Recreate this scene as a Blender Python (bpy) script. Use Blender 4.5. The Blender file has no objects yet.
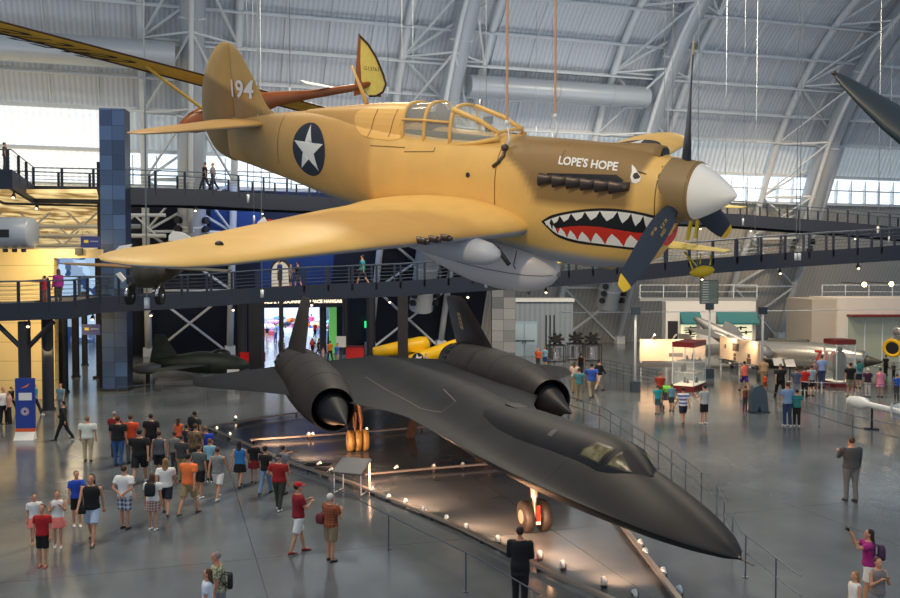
import bpy, bmesh, math, random
from math import sin, cos, pi, sqrt, atan2, tan, radians as rad
from mathutils import Vector, Matrix, Euler
from mathutils.bvhtree import BVHTree
from mathutils.geometry import tessellate_polygon
random.seed(7)
C = bpy.context.scene.collection
FPX, PITCH, HC = 892.6, .033, 6.8
# ---------- survey helpers: a direction of sight in the hall turned into points
def ray(px, py):
    X = (px-450)/FPX; u = -(py-299)/FPX
    c, s = cos(PITCH), sin(PITCH)
    return Vector((X, c+u*s, -s+u*c))
def G(px, py, z=0.0):
    d = ray(px, py); t = (z-HC)/d.z
    return Vector((d.x*t, d.y*t, z))
def D(px, py, Y):
    d = ray(px, py); t = Y/d.y
    return Vector((d.x*t, Y, HC+d.z*t))
TH = atan2(.30, .954)
def HL(t, s, z=0.0):                       # hall axes -> world
    return Vector((t*cos(TH)-s*sin(TH), t*sin(TH)+s*cos(TH), z))
def TS(px, s):
    k = (px-450)/FPX
    return s*(sin(TH)+cos(TH)*k)/(cos(TH)-sin(TH)*k)
# ---------- materials
MATS = {}
def lin(c):
    return tuple(((v/255)/12.92 if v/255 <= .04045 else ((v/255+.055)/1.055)**2.4) for v in c)
def mat(name, col, rough=.6, metal=0.0, emit=0.0, noise=.0, nscale=6.0, bump=0.0, vcol=False, trans=0.0, coat=0.0, alpha=1.0, spec=.5):
    if name in MATS: return MATS[name]
    m = bpy.data.materials.new(name); m.use_nodes = True
    nt = m.node_tree; b = nt.nodes['Principled BSDF']
    c = lin(col)+(1,)
    b.inputs['Roughness'].default_value = rough; b.inputs['Metallic'].default_value = metal
    b.inputs['Base Color'].default_value = c; b.inputs['Specular IOR Level'].default_value = spec
    src = None
    if vcol:
        a = nt.nodes.new('ShaderNodeAttribute'); a.attribute_name = 'Col'; src = a.outputs['Color']
        nt.links.new(src, b.inputs['Base Color'])
    if noise > 0:
        tc = nt.nodes.new('ShaderNodeTexCoord'); n = nt.nodes.new('ShaderNodeTexNoise')
        n.inputs['Scale'].default_value = nscale; n.inputs['Detail'].default_value = 5
        nt.links.new(tc.outputs['Object'], n.inputs['Vector'])
        mr = nt.nodes.new('ShaderNodeMapRange'); mr.inputs['From Min'].default_value = .3; mr.inputs['From Max'].default_value = .7
        mr.inputs['To Min'].default_value = 1-noise; mr.inputs['To Max'].default_value = 1+noise
        nt.links.new(n.outputs['Fac'], mr.inputs['Value'])
        mx = nt.nodes.new('ShaderNodeMix'); mx.data_type = 'RGBA'; mx.blend_type = 'MULTIPLY'; mx.inputs['Factor'].default_value = 1
        if src: nt.links.new(src, mx.inputs[6])
        else: mx.inputs[6].default_value = c
        cb = nt.nodes.new('ShaderNodeCombineColor')
        for k in range(3): nt.links.new(mr.outputs[0], cb.inputs[k])
        nt.links.new(cb.outputs[0], mx.inputs[7]); nt.links.new(mx.outputs[2], b.inputs['Base Color'])
        if bump:
            bp = nt.nodes.new('ShaderNodeBump'); bp.inputs['Strength'].default_value = bump
            nt.links.new(n.outputs['Fac'], bp.inputs['Height']); nt.links.new(bp.outputs['Normal'], b.inputs['Normal'])
    if emit > 0:
        b.inputs['Emission Color'].default_value = c; b.inputs['Emission Strength'].default_value = emit
    if trans > 0:
        b.inputs['Transmission Weight'].default_value = trans; b.inputs['IOR'].default_value = 1.1
    if coat: b.inputs['Coat Weight'].default_value = coat
    if alpha < 1: b.inputs['Alpha'].default_value = alpha
    MATS[name] = m
    return m
def nodes_of(m): return m.node_tree, m.node_tree.nodes, m.node_tree.links
# ---------- mesh collector
class MB:
    def __init__(s): s.v = []; s.f = []; s.c = []; s.fm = []
    def add(s, vs, fs, mi=0):
        o = len(s.v); s.v += [tuple(v) for v in vs]; s.f += [tuple(i+o for i in f) for f in fs]; s.fm += [mi]*len(fs); return s
    def box(s, c, d, R=None, mi=0):
        vs = [Vector((x*d[0]/2, y*d[1]/2, z*d[2]/2)) for x in (-1, 1) for y in (-1, 1) for z in (-1, 1)]
        if R is not None: vs = [R @ v for v in vs]
        vs = [v+Vector(c) for v in vs]
        return s.add(vs, [(0,1,3,2),(4,6,7,5),(0,4,5,1),(2,3,7,6),(0,2,6,4),(1,5,7,3)], mi)
    def bbox(s, a, b, mi=0):
        return s.box([(a[i]+b[i])/2 for i in range(3)], [abs(b[i]-a[i]) for i in range(3)], None, mi)
    def tube(s, pts, r, n=8, cap=True, mi=0, up=None):
        pts = [Vector(p) for p in pts]; N = len(pts)
        rs = r if isinstance(r, (list, tuple)) else [r]*N
        rings = []; pu = None
        for i, p in enumerate(pts):
            d = (pts[min(i+1, N-1)]-pts[max(i-1, 0)]).normalized()
            if pu is None:
                pu = Vector((0, 0, 1)) if abs(d.z) < .9 else Vector((1, 0, 0))
            u = (pu - d*pu.dot(d)).normalized(); w = d.cross(u); pu = u
            rings.append([p+(u*cos(2*pi*k/n)+w*sin(2*pi*k/n))*rs[i] for k in range(n)])
        return s.loft(rings, cap, mi)
    def loft(s, rings, cap=True, mi=0, closed=True):
        n = len(rings[0]); vs = [v for r in rings for v in r]; fs = []
        for i in range(len(rings)-1):
            for k in range(n if closed else n-1):
                a = i*n+k; b = i*n+(k+1) % n
                fs.append((a, b, b+n, a+n))
        if cap and closed:
            fs.append(tuple(range(n))[::-1]); fs.append(tuple((len(rings)-1)*n+k for k in range(n)))
        return s.add(vs, fs, mi)
    def bar(s, a, b, w, h=None, mi=0):
        a = Vector(a); b = Vector(b); h = h or w; d = b-a
        q = d.to_track_quat('X', 'Z').to_matrix()
        return s.box((a+b)/2, (d.length, w, h), q, mi)
    def ball(s, c, r, n=10, m=6, mi=0):
        rr = (r, r, r) if not isinstance(r, (tuple, list)) else r
        rings = []
        for i in range(1, m):
            a = pi*i/m
            rings.append([Vector((c[0]+rr[0]*sin(a)*cos(2*pi*k/n), c[1]+rr[1]*sin(a)*sin(2*pi*k/n), c[2]+rr[2]*cos(a))) for k in range(n)])
        o = len(s.v); s.loft(rings, False, mi)
        t = len(s.v); s.v += [(c[0], c[1], c[2]+rr[2]), (c[0], c[1], c[2]-rr[2])]
        for k in range(n):
            s.f.append((t, o+k, o+(k+1) % n)[::-1]); s.f.append((t+1, o+(m-2)*n+k, o+(m-2)*n+(k+1) % n)); s.fm += [mi, mi]
        return s
    def cyl(s, a, b, r, n=16, mi=0): return s.tube([a, b], r, n, True, mi)
    def poly(s, pts, y0, y1, ax=1, mi=0):
        """outline pts (2D) extruded along axis ax"""
        def mk(p, h):
            l = [0, 0, 0]; o = [i for i in range(3) if i != ax]; l[o[0]] = p[0]; l[o[1]] = p[1]; l[ax] = h; return Vector(l)
        n = len(pts); vs = [mk(p, y0) for p in pts]+[mk(p, y1) for p in pts]
        tri = tessellate_polygon([[Vector((p[0], p[1], 0)) for p in pts]])
        fs = [tuple(t) for t in tri]+[tuple(i+n for i in t[::-1]) for t in tri]
        fs += [(i, (i+1) % n, (i+1) % n+n, i+n) for i in range(n)]
        return s.add(vs, fs, mi)
    def build(s, name, m, parent=None, smooth=False, col=None, fix=True, auto=None):
        me = bpy.data.meshes.new(name); me.from_pydata([tuple(v) for v in s.v], [], s.f)
        for x in (m if isinstance(m, (list, tuple)) else [m]): me.materials.append(x)
        if fix:
            b = bmesh.new(); b.from_mesh(me)
            ml = b.faces.layers.int.new('mi') if False else None
            for f, k in zip(b.faces, s.fm): f.material_index = k
            bmesh.ops.recalc_face_normals(b, faces=b.faces); b.to_mesh(me); b.free()
        else:
            for p, k in zip(me.polygons, s.fm): p.material_index = k
        if smooth or auto:
            for p in me.polygons: p.use_smooth = True
        if auto:
            try: me.set_sharp_from_angle(angle=rad(auto))
            except Exception: pass
        if col:
            at = me.color_attributes.new('Col', 'FLOAT_COLOR', 'POINT')
            for i, v in enumerate(me.vertices):
                c = col(v.co, v.normal); at.data[i].color = (*lin(c), 1)
        o = bpy.data.objects.new(name, me); C.objects.link(o)
        if parent: o.parent = parent
        return o
def tag(o, label=None, cat=None, group=None, kind=None):
    if label: o['label'] = label
    if cat: o['category'] = cat
    if group: o['group'] = group
    if kind: o['kind'] = kind
    return o
def thing(name, label, cat, loc=(0,0,0), rot=(0,0,0), group=None):
    o = bpy.data.objects.new(name, None); C.objects.link(o); o.empty_display_size = .2
    o.location = loc; o.rotation_euler = rot
    return tag(o, label, cat, group)
def struct(o): o['kind'] = 'structure'; return o
def copy_tree(o, parent=None):
    c = o.copy(); C.objects.link(c); c.parent = parent
    for ch in [x for x in bpy.data.objects if x.parent == o]: copy_tree(ch, c)
    return c
def interp(tab, x):
    """tab rows sorted by descending first value"""
    if x >= tab[0][0]: return list(tab[0][1:])
    for a, b in zip(tab, tab[1:]):
        if x >= b[0]:
            f = (a[0]-x)/(a[0]-b[0]); f2 = f
            return [p+(q-p)*f2 for p, q in zip(a[1:], b[1:])]
    return list(tab[-1][1:])
def smooth_tab(tab, x, h=.12):
    A = [interp(tab, x+d) for d in (-h, 0, h)]
    return [sum(c)/3 for c in zip(*A)]
def text_mesh(s, size, shear=0, bold=.0, spacing=1.0, align='CENTER'):
    cu = bpy.data.curves.new('lettering', 'FONT'); cu.body = s; cu.size = size; cu.shear = shear; cu.offset = bold
    cu.align_x = align; cu.align_y = 'CENTER'; cu.space_character = spacing; cu.resolution_u = 3
    o = bpy.data.objects.new('lettering', cu); C.objects.link(o)
    dg = bpy.context.evaluated_depsgraph_get(); dg.update()
    me = bpy.data.meshes.new_from_object(o.evaluated_get(dg)); bpy.data.objects.remove(o)
    return me
def lettering(s, size, m, M4, parent=None, name='lettering', shear=0, bold=0, spacing=1.0, thick=.004):
    """flat lettering standing on the plane of M4"""
    me = text_mesh(s, size, shear, bold, spacing)
    me.transform(M4); me.materials.clear(); me.materials.append(m)
    o = bpy.data.objects.new(name, me); C.objects.link(o)
    if parent: o.parent = parent
    return o
def frame(o, x, y):
    x = Vector(x).normalized(); y = Vector(y); y = (y-x*y.dot(x)).normalized(); z = x.cross(y)
    M4 = Matrix((x, y, z)).transposed().to_4x4(); M4.translation = Vector(o); return M4
# ---------- camera
cam = bpy.data.cameras.new('camera'); co = bpy.data.objects.new('camera', cam); C.objects.link(co)
co.location = (0, 0, HC); co.rotation_euler = (pi/2-PITCH, 0, 0)
cam.sensor_width = 36; cam.sensor_fit = 'HORIZONTAL'; cam.lens = 36*FPX/900; cam.clip_end = 600
sc = bpy.context.scene; sc.camera = co
sc.view_settings.view_transform = 'Standard'; sc.view_settings.look = 'None'; sc.view_settings.gamma = 1
sc.view_settings.use_curve_mapping = False; sc.view_settings.exposure = 0.0
# ---------- light: overcast day coming in, hall lamps, added roof fill
w = bpy.data.worlds.new('world'); sc.world = w; w.use_nodes = True
bg = w.node_tree.nodes['Background']; bg.inputs['Color'].default_value = (*lin((196, 210, 226)), 1); bg.inputs['Strength'].default_value = .85
def area(name, loc, size, power, col, aim=None, sy=None):
    l = bpy.data.lights.new(name, 'AREA'); l.energy = power; l.color = lin(col); l.size = size
    if sy: l.shape = 'RECTANGLE'; l.size_y = sy
    o = bpy.data.objects.new(name, l); C.objects.link(o); o.location = loc
    d = (Vector(aim)-Vector(loc)) if aim else Vector((0, 0, -1)); o.rotation_euler = d.to_track_quat('-Z', 'Y').to_euler()
    return o
def spot(name, loc, aim, power, col, ang=40, blend=.6, r=.08):
    l = bpy.data.lights.new(name, 'SPOT'); l.energy = power; l.color = lin(col); l.spot_size = rad(ang); l.spot_blend = blend; l.shadow_soft_size = r
    o = bpy.data.objects.new(name, l); C.objects.link(o); o.location = loc
    o.rotation_euler = (Vector(aim)-Vector(loc)).to_track_quat('-Z', 'Y').to_euler(); return o
def point(name, loc, power, col, r=.3):
    l = bpy.data.lights.new(name, 'POINT'); l.energy = power; l.color = lin(col); l.shadow_soft_size = r
    o = bpy.data.objects.new(name, l); C.objects.link(o); o.location = loc; return o
area('hall_lamp', HL(10, 40, 24), 5, 5200, (255, 236, 205))
area('hall_lamp', HL(34, 44, 24), 5, 5200, (255, 236, 205))
area('hall_lamp', HL(-6, 22, 27), 5, 3200, (255, 236, 205))
area('roof_fill', HL(24, 52, 12.5), 34, 1250, (238, 238, 240), HL(24, 58, 30), 4); area('roof_fill', HL(-14, 50, 14), 14, 420, (238, 238, 240), HL(-14, 56, 30), 4)  # added upward-facing fill that brightens the roof, not a hall fixture
spot('aircraft_spotlight', (-6, -2, 17), (2.4, 12, 7.2), 4600, (255, 228, 178), 40, .7, .35)
spot('aircraft_spotlight', (7, 0, 4), (4, 10, 7.0), 700, (255, 225, 180), 60, .8, .3)

# ---------- the hall shell
PROF = [(0, 74.5), (4, 72.8), (8, 70.8), (12.6, 68.4), (15, 67.4), (18, 66), (21, 64), (24, 61.5), (27, 58), (29.5, 53), (32, 44), (33.5, 32), (34, 16)]
def sprof(z):
    for a, b in zip(PROF, PROF[1:]):
        if z <= b[0]: return a[1]+(b[1]-a[1])*(z-a[0])/(b[0]-a[0])
    return PROF[-1][1]
def corr(name, col, period, rough=.5, emit=0, ecol=None, depth=.5):
    m = mat(name, col, rough); nt, N, L = nodes_of(m); b = N['Principled BSDF']
    tc = N.new('ShaderNodeTexCoord'); sx = N.new('ShaderNodeSeparateXYZ'); L.new(tc.outputs['Object'], sx.inputs[0])
    mm = N.new('ShaderNodeMath'); mm.operation = 'MULTIPLY'; mm.inputs[1].default_value = 2*pi/period; L.new(sx.outputs['X'], mm.inputs[0])
    sn = N.new('ShaderNodeMath'); sn.operation = 'SINE'; L.new(mm.outputs[0], sn.inputs[0])
    bp = N.new('ShaderNodeBump'); bp.inputs['Strength'].default_value = depth; bp.inputs['Distance'].default_value = period*.35
    L.new(sn.outputs[0], bp.inputs['Height']); L.new(bp.outputs[0], b.inputs['Normal'])
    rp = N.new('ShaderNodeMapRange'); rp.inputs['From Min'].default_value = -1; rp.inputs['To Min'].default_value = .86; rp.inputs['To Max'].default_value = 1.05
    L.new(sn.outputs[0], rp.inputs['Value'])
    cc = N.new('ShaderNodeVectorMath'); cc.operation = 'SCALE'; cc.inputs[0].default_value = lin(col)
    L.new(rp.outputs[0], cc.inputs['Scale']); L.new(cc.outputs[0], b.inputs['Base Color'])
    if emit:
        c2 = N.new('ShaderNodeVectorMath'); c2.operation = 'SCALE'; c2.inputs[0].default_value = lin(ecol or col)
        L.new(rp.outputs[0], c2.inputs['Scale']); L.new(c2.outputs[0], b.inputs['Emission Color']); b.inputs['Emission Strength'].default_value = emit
    return m
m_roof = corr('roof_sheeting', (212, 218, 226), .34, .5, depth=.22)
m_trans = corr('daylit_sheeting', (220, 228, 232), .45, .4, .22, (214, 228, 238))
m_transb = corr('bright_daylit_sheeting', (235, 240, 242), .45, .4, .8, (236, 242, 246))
m_glow = mat('window_daylight', (225, 238, 250), .4, emit=1.3)
m_white = mat('white_steel', (216, 222, 226), .45)
m_duct = mat('duct_metal', (178, 187, 196), .38, .15)
m_navy = mat('navy_wall', (34, 40, 58), .6, noise=.12, nscale=.8)
m_lowwall = corr('lower_wall_sheeting', (198, 196, 190), .42, .75, depth=.05)
def band(name, t0, t1, z0, z1, m, ds=0, n=6, th=.3):
    b = MB(); zs = [z0+(z1-z0)*i/n for i in range(n+1)]
    rings = []
    for t in (t0, t1):
        rings.append([Vector((t, sprof(z)+ds, z)) for z in zs]+[Vector((t, sprof(z)+ds+th, z)) for z in reversed(zs)])
    b.loft(rings, True)
    o = b.build(name, m); o.rotation_euler = (0, 0, TH); return struct(o)
TL, TR = -38, 110
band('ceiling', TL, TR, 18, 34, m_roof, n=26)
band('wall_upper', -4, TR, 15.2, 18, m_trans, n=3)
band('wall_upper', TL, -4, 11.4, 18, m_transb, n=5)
tO0, tO1 = TS(264, 68), TS(341, 68)
for a, b_, m in ((-4.4, tO0, m_navy), (tO1, TS(505, 68), m_navy), (TS(505, 68), TR, m_lowwall)):
    band('wall_far', a, b_, 0, 12.8, m, n=4)
band('wall_far', tO0, tO1, 10.6, 12.8, m_navy, n=2)
band('window_1', -4, TR, 12.9, 15.1, m_glow, ds=.15, n=2, th=.1)
b = MB()
for t in [x*1.6-4 for x in range(72)]: b.bbox((t-.05, sprof(14)-.25, 12.9), (t+.05, sprof(14)+.1, 15.1))
b.bbox((-4, 66.9, 13.9), (TR, 67.2, 14.0))
o = b.build('window_1_mullions', m_white); o.rotation_euler = (0, 0, TH); struct(o); o.name = 'trim_1'
b = MB()
for z in (12.8, 15.15): b.bbox((TL, sprof(z)-.45, z-.12), (TR, sprof(z)+.1, z+.12))
o = b.build('trim_2', m_white); o.rotation_euler = (0, 0, TH); struct(o)
# purlins and little secondary ribs
b = MB()
for z in (18.0, 20.0, 22.0, 24.0, 26.0, 28.0, 29.8):
    s = sprof(z)
    b.bar((TL, s-.25, z-.1), (TR, s-.25, z-.1), .16, .16)
    b.bar((TL, s-.9, z-.35), (TR, s-.9, z-.35), .12, .12)
    t = TL
    while t < TR: b.bar((t, s-.25, z-.1), (t+1, s-.9, z-.35), .06); b.bar((t+1, s-.9, z-.35), (t+2, s-.25, z-.1), .06); t += 2
o = b.build('trim_3', m_white); o.rotation_euler = (0, 0, TH); struct(o)
b = MB(); t = TL
while t < TR:
    zs = [18+i*1.0 for i in range(14)]
    for z0, z1 in zip(zs, zs[1:]): b.bar((t, sprof(z0)-.12, z0), (t, sprof(z1)-.12, z1), .1, .16)
    t += 3.05
o = b.build('trim_4', m_white); o.rotation_euler = (0, 0, TH); struct(o)
# the big arched trusses, each with its duct
PR = [0, 2.6, 5.2, 7.4, 9.6, 11.6, 13.2, 15.4, 17.6, 19.8, 22, 24, 26, 28, 29.6, 31.2, 32.4]
def arch(tc, low=0.0, hw=3.1, label=''):
    root = thing('roof_truss', label, 'truss', HL(tc, 66, 0), (0, 0, TH))
    def P(dt, z, off): return Vector((dt, sprof(z)-66-off, z))
    for sg in (-1, 1):
        b = MB(); b.tube([P(sg*hw, z, .7) for z in PR if z >= low], .27, 10)
        b.build('chord', m_white, root, True)
    b = MB(); b.tube([P(0, z, 3.2) for z in PR if z >= max(low, 9)], .17, 10); b.build('inner_chord', m_white, root, True)
    b = MB(); zz = [z for z in PR if z >= low][::2]
    for i, (z0, z1) in enumerate(zip(zz, zz[1:])):
        b.bar(P(-hw, z1, .7), P(hw, z1, .7), .15)
        b.bar(P(-hw if i % 2 else hw, z0, .7), P(hw if i % 2 else -hw, z1, .7), .17)
        if z0 < 12: b.bar(P(hw if i % 2 else -hw, z0, .7), P(-hw if i % 2 else hw, z1, .7), .17)
        if z0 >= 9:
            for sg in (-1, 1): b.bar(P(sg*hw, z0, .7), P(0, z1, 3.2), .13); b.bar(P(0, z0, 3.2), P(sg*hw, z0, .7), .13)
    b.build('bracing', m_white, root)
    for sg in (-1, 1): b = MB(); b.box(P(sg*hw, low+.35, .7), (.8, .8, .7)); b.build('footing', m_white, root)
    return root
def air_duct(tc, zb, label, n=3):
    root = thing('ventilation_duct', label, 'duct', HL(tc, 66, 0), (0, 0, TH))
    def P(dt, z, off): return Vector((dt, sprof(z)-66-off, z))
    zz = [zb, zb+2, zb+4, 12, 15, 17.2, 17.7, 19, 21, 23, 25, 27, 28.5, 30, 31.4]; zz = sorted(set(z for z in zz if z >= zb))
    b = MB(); b.tube([P(0, z, 2.0) for z in zz], [(1.0 if z < 17.5 else .78) for z in zz], 18); b.build('duct_pipe', m_duct, root, auto=40)
    b = MB()
    for z in (zb+1.5, zb+3.4, 17.4, 23.0): b = MB(); p = P(0, z, 2.0); b.tube([p-Vector((0, -.02, .06)), p+Vector((0, -.02, .06))], 1.04 if z < 17.5 else .84, 18); b.build('duct_joint', m_white, root, auto=40)
    dk = mat('nozzle_black', (14, 15, 18), .5)
    for k in range(n):
        for sg in (-1, 1):
            b = MB(); p = P(sg*.78, zb+.5+k*.62, 2.6); b.tube([p, p+Vector((sg*.28, -.36, 0))], .25, 12); b.build('nozzle', dk, root, auto=40)
    return root
arch(1.5, 0, 3.1, 'white roof truss standing behind the fighter tail number')
air_duct(1.6, 8.6, 'large vertical air duct of the leftmost white truss')
arch(19.2, 0, 3.1, 'white roof truss rising behind the cockpit of the desert fighter')
air_duct(19.8, 3.6, 'large leaning air duct that rises behind the fighter canopy')
arch(36.2, 0, 3.3, 'white roof truss leaning up behind the raised propeller blade of the fighter')
air_duct(36.8, 3.6, 'large leaning air duct behind the raised propeller blade')
arch(53.6, 0, 3.4, 'white roof truss leaning up beside the dark propeller blade at the right')
air_duct(54.6, 7.6, 'large leaning air duct beyond the white spinner at the right')
arch(-17, 0, 3.1, 'white roof truss at the far left edge of the hall'); 
def hduct(t0, t1, z, off, r, label):
    root = thing('horizontal_duct', label, 'duct', HL(0, sprof(z)-off, z), (0, 0, TH))
    b = MB(); b.tube([(t0, 0, 0), (t1, 0, 0)], r, 20); b.build('duct_pipe', m_duct, root, auto=40)
    t = t0+2.5
    while t < t1: b = MB(); b.tube([(t-.05, 0, 0), (t+.05, 0, 0)], r+.04, 20); t += 4.5; b.build('duct_joint', m_duct, root, auto=40)
hduct(TL, .5, 20.6, 3.2, .95, 'thick horizontal air duct at the upper left below the roof')
hduct(21.0, 35.6, 20.2, 2.4, .80, 'horizontal air duct running behind the two suspension straps')
# floor
m = mat('floor_concrete', (122, 128, 132), .22); nt, N, L = nodes_of(m); bs = N['Principled BSDF']
tc = N.new('ShaderNodeTexCoord')
n1 = N.new('ShaderNodeTexNoise'); n1.inputs['Scale'].default_value = .35; n1.inputs['Detail'].default_value = 6; L.new(tc.outputs['Object'], n1.inputs['Vector'])
r1 = N.new('ShaderNodeValToRGB'); r1.color_ramp.elements[0].position = .3; r1.color_ramp.elements[1].position = .72
r1.color_ramp.elements[0].color = (*lin((84, 91, 98)), 1); r1.color_ramp.elements[1].color = (*lin((110, 117, 122)), 1)
L.new(n1.outputs['Fac'], r1.inputs['Fac'])
bk = N.new('ShaderNodeTexBrick'); bk.offset = 0; bk.inputs['Scale'].default_value = 1
bk.inputs['Brick Width'].default_value = 7.6; bk.inputs['Row Height'].default_value = 7.6; bk.inputs['Mortar Size'].default_value = .014
bk.inputs['Color1'].default_value = bk.inputs['Color2'].default_value = (1, 1, 1, 1); bk.inputs['Mortar'].default_value = (.5, .5, .5, 1)
mp = N.new('ShaderNodeMapping'); mp.inputs['Location'].default_value = (-1.88+76, -21.2+76, 0); L.new(tc.outputs['Object'], mp.inputs['Vector']); L.new(mp.outputs[0], bk.inputs['Vector'])
mx = N.new('ShaderNodeMix'); mx.data_type = 'RGBA'; mx.blend_type = 'MULTIPLY'; mx.inputs['Factor'].default_value = 1
L.new(r1.outputs[0], mx.inputs[6]); L.new(bk.outputs['Color'], mx.inputs[7]); L.new(mx.outputs[2], bs.inputs['Base Color'])
n2 = N.new('ShaderNodeTexNoise'); n2.inputs['Scale'].default_value = 1.3; n2.inputs['Detail'].default_value = 4; L.new(tc.outputs['Object'], n2.inputs['Vector'])
r2 = N.new('ShaderNodeMapRange'); r2.inputs['To Min'].default_value = .08; r2.inputs['To Max'].default_value = .24; L.new(n2.outputs['Fac'], r2.inputs['Value']); L.new(r2.outputs[0], bs.inputs['Roughness'])
b = MB(); b.bbox((-90, -12, -.3), (150, 200, 0)); o = b.build('floor', m); o.rotation_euler = (0, 0, TH); struct(o)
# ================= the desert fighter =================
RP = Matrix.Rotation(-.6684, 3, 'Z') @ Matrix.Rotation(.1666, 3, 'Y') @ Matrix.Rotation(.2199, 3, 'X')
TP = Vector((3.1975, 10.147, 7.6373))
def PL(px, py, ax=1, val=0.0):
    o = RP.transposed() @ (Vector((0, 0, HC))-TP); d = RP.transposed() @ ray(px, py)
    t = (val-o[ax])/d[ax]; return o+d*t
p40 = thing('fighter_plane', 'desert tan single-engine fighter with a painted shark mouth, hanging from straps', 'airplane', TP, (.2199, .1666, -.6684))
TAN = (228, 184, 104); TAN2 = (204, 157, 86); BRN = (142, 112, 66); GRY = (150, 156, 168)
m_camo = mat('camouflage_paint', TAN, .48, vcol=True, noise=.05, nscale=3)
m_wht = mat('white_paint', (236, 234, 228), .35); m_blk = mat('black_paint', (22, 22, 24), .5); m_red = mat('red_paint', (206, 48, 30), .45)
m_bluebk = mat('insignia_blue', (26, 32, 46), .5); m_steel = mat('exhaust_steel', (84, 74, 70), .4, .7); m_dark = mat('dark_rubber', (24, 22, 21), .7)
m_glass = mat('canopy_glass', (225, 235, 235), .04, trans=.0, alpha=.30)
def mixc(a, b, f): f = max(0, min(1, f)); return tuple(p+(q-p)*f for p, q in zip(a, b))
def sst(e0, e1, x): t = max(0, min(1, (x-e0)/(e1-e0))); return t*t*(3-2*t)
def xline(z, pts):
    """x of a boundary at height z"""
    pts = sorted(pts)
    if z <= pts[0][0]: return pts[0][1]
    for a, b in zip(pts, pts[1:]):
        if z <= b[0]: return a[1]+(b[1]-a[1])*(z-a[0])/(b[0]-a[0])
    return pts[-1][1]
def bnd(pl): return [(PL(*q, 1, -.47).z, PL(*q, 1, -.47).x) for q in pl]
B1 = bnd([(497, 132), (503, 157), (520, 171), (531, 188), (538, 206), (545, 213)])
B2 = bnd([(646, 146), (639, 170), (629, 184), (627, 205)])
B3 = bnd([(667, 153), (656, 170), (655, 205)])
def camo(co, n):
    x, y, z = co; c = TAN
    f1 = sst(-.08, .08, x-xline(z, B1)); f2 = sst(-.05, .05, x-xline(z, B2)); f3 = sst(-.05, .05, x-xline(z, B3))
    low = sst(-.32, -.22, z)*1.0
    if x > -.95: f3 *= 1
    brown = max(f1*(1-f2)*low, f3*sst(-.42, -.34, z) if x > -1 else 0)
    c = mixc(TAN, BRN, brown)
    # rear body in the duller sand tone
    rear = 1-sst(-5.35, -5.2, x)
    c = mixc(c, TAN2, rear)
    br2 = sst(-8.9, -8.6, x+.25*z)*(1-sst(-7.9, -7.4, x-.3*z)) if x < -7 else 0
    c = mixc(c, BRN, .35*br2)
    if n.z < -.1 or z < -.55:
        g = sst(-.84, -.98, z) if x > -2.9 else sst(-.5, -.9, n.z)*sst(-.5, -.7, z)
        g = max(g, 0)
        c = mixc(c, GRY, g)
    return c
#        x     top    bot    hw    zc    exp
FUS = [(-.40, .335, -.335, .335, 0, 2.0), (-.50, .35, -.35, .35, 0, 2.0), (-.62, .355, -.38, .36, -.01, 2.0), (-.72, .36, -.50, .365, -.04, 2.05), (-.78, .37, -.74, .385, -.10, 2.2),
       (-.86, .39, -.88, .40, -.14, 2.3), (-1.1, .43, -1.0, .44, -.18, 2.4), (-1.5, .46, -1.10, .46, -.2, 2.45), (-2.1, .465, -1.14, .48, -.22, 2.45),
       (-2.9, .455, -1.05, .50, -.22, 2.4), (-3.4, .47, -.98, .51, -.22, 2.35), (-4.0, .46, -.94, .52, -.24, 2.3), (-4.7, .50, -.92, .50, -.22, 2.25), (-5.3, .56, -.9, .47, -.18, 2.15),
       (-6.0, .60, -.84, .41, -.12, 2.1), (-6.8, .57, -.74, .34, -.07, 2.05), (-7.5, .50, -.62, .275, -.05, 2.0), (-8.1, .43, -.53, .21, -.04, 2.0),
       (-8.6, .37, -.46, .14, -.04, 2.0), (-8.95, .33, -.42, .09, -.04, 2.0), (-9.1, .32, -.40, .05, -.04, 2.0)]
def fring(x, n=72, tab=FUS):
    zt, zb, hw, zc, e = smooth_tab(tab, x, .1 if x < -1.2 else .03); R = []
    for k in range(n):
        a = 2*pi*k/n; c, s = cos(a), sin(a)
        y = hw*math.copysign(abs(c)**(2/e), c); z = zc+(zt-zc if s > 0 else zc-zb)*math.copysign(abs(s)**(2/e), s)
        R.append(Vector((x, y, z)))
    return R
b = MB(); xs = [-.4-.02*i for i in range(30)]+[-1.0-.06*i for i in range(136)]
b.loft([fring(x) for x in xs if x > -9.12], True)
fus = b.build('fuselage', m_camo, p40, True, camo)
bvh = BVHTree.FromPolygons([v.co for v in fus.data.vertices], [p.vertices[:] for p in fus.data.polygons])
def project(me_v, faces, ax, sgn, tree, off, name, m, parent, keep=None, grid=.05):
    """lay a flat outline (two coords + missing axis) onto a surface"""
    bm = bmesh.new(); vs = [bm.verts.new(v) for v in me_v]
    for f in faces:
        try: bm.faces.new([vs[i] for i in f])
        except Exception: pass
    for it in range(6):
        es = [e for e in bm.edges if e.calc_length() > grid]
        if not es: break
        bmesh.ops.subdivide_edges(bm, edges=es, cuts=1); bmesh.ops.triangulate(bm, faces=bm.faces)
    bad = []
    for v in bm.verts:
        o = Vector(v.co); o[ax] = 3*sgn; d = Vector((0, 0, 0)); d[ax] = -sgn
        h = tree.ray_cast(o, d)
        if h[0] is None: bad.append(v); continue
        v.co = h[0]+h[1]*off*(1 if h[1].dot(d) < 0 else -1)
    bmesh.ops.delete(bm, geom=bad, context='VERTS')
    me = bpy.data.meshes.new(name); bm.to_mesh(me); bm.free(); me.materials.append(m)
    for p in me.polygons: p.use_smooth = True
    o = bpy.data.objects.new(name, me); C.objects.link(o); o.parent = parent; return o
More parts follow.
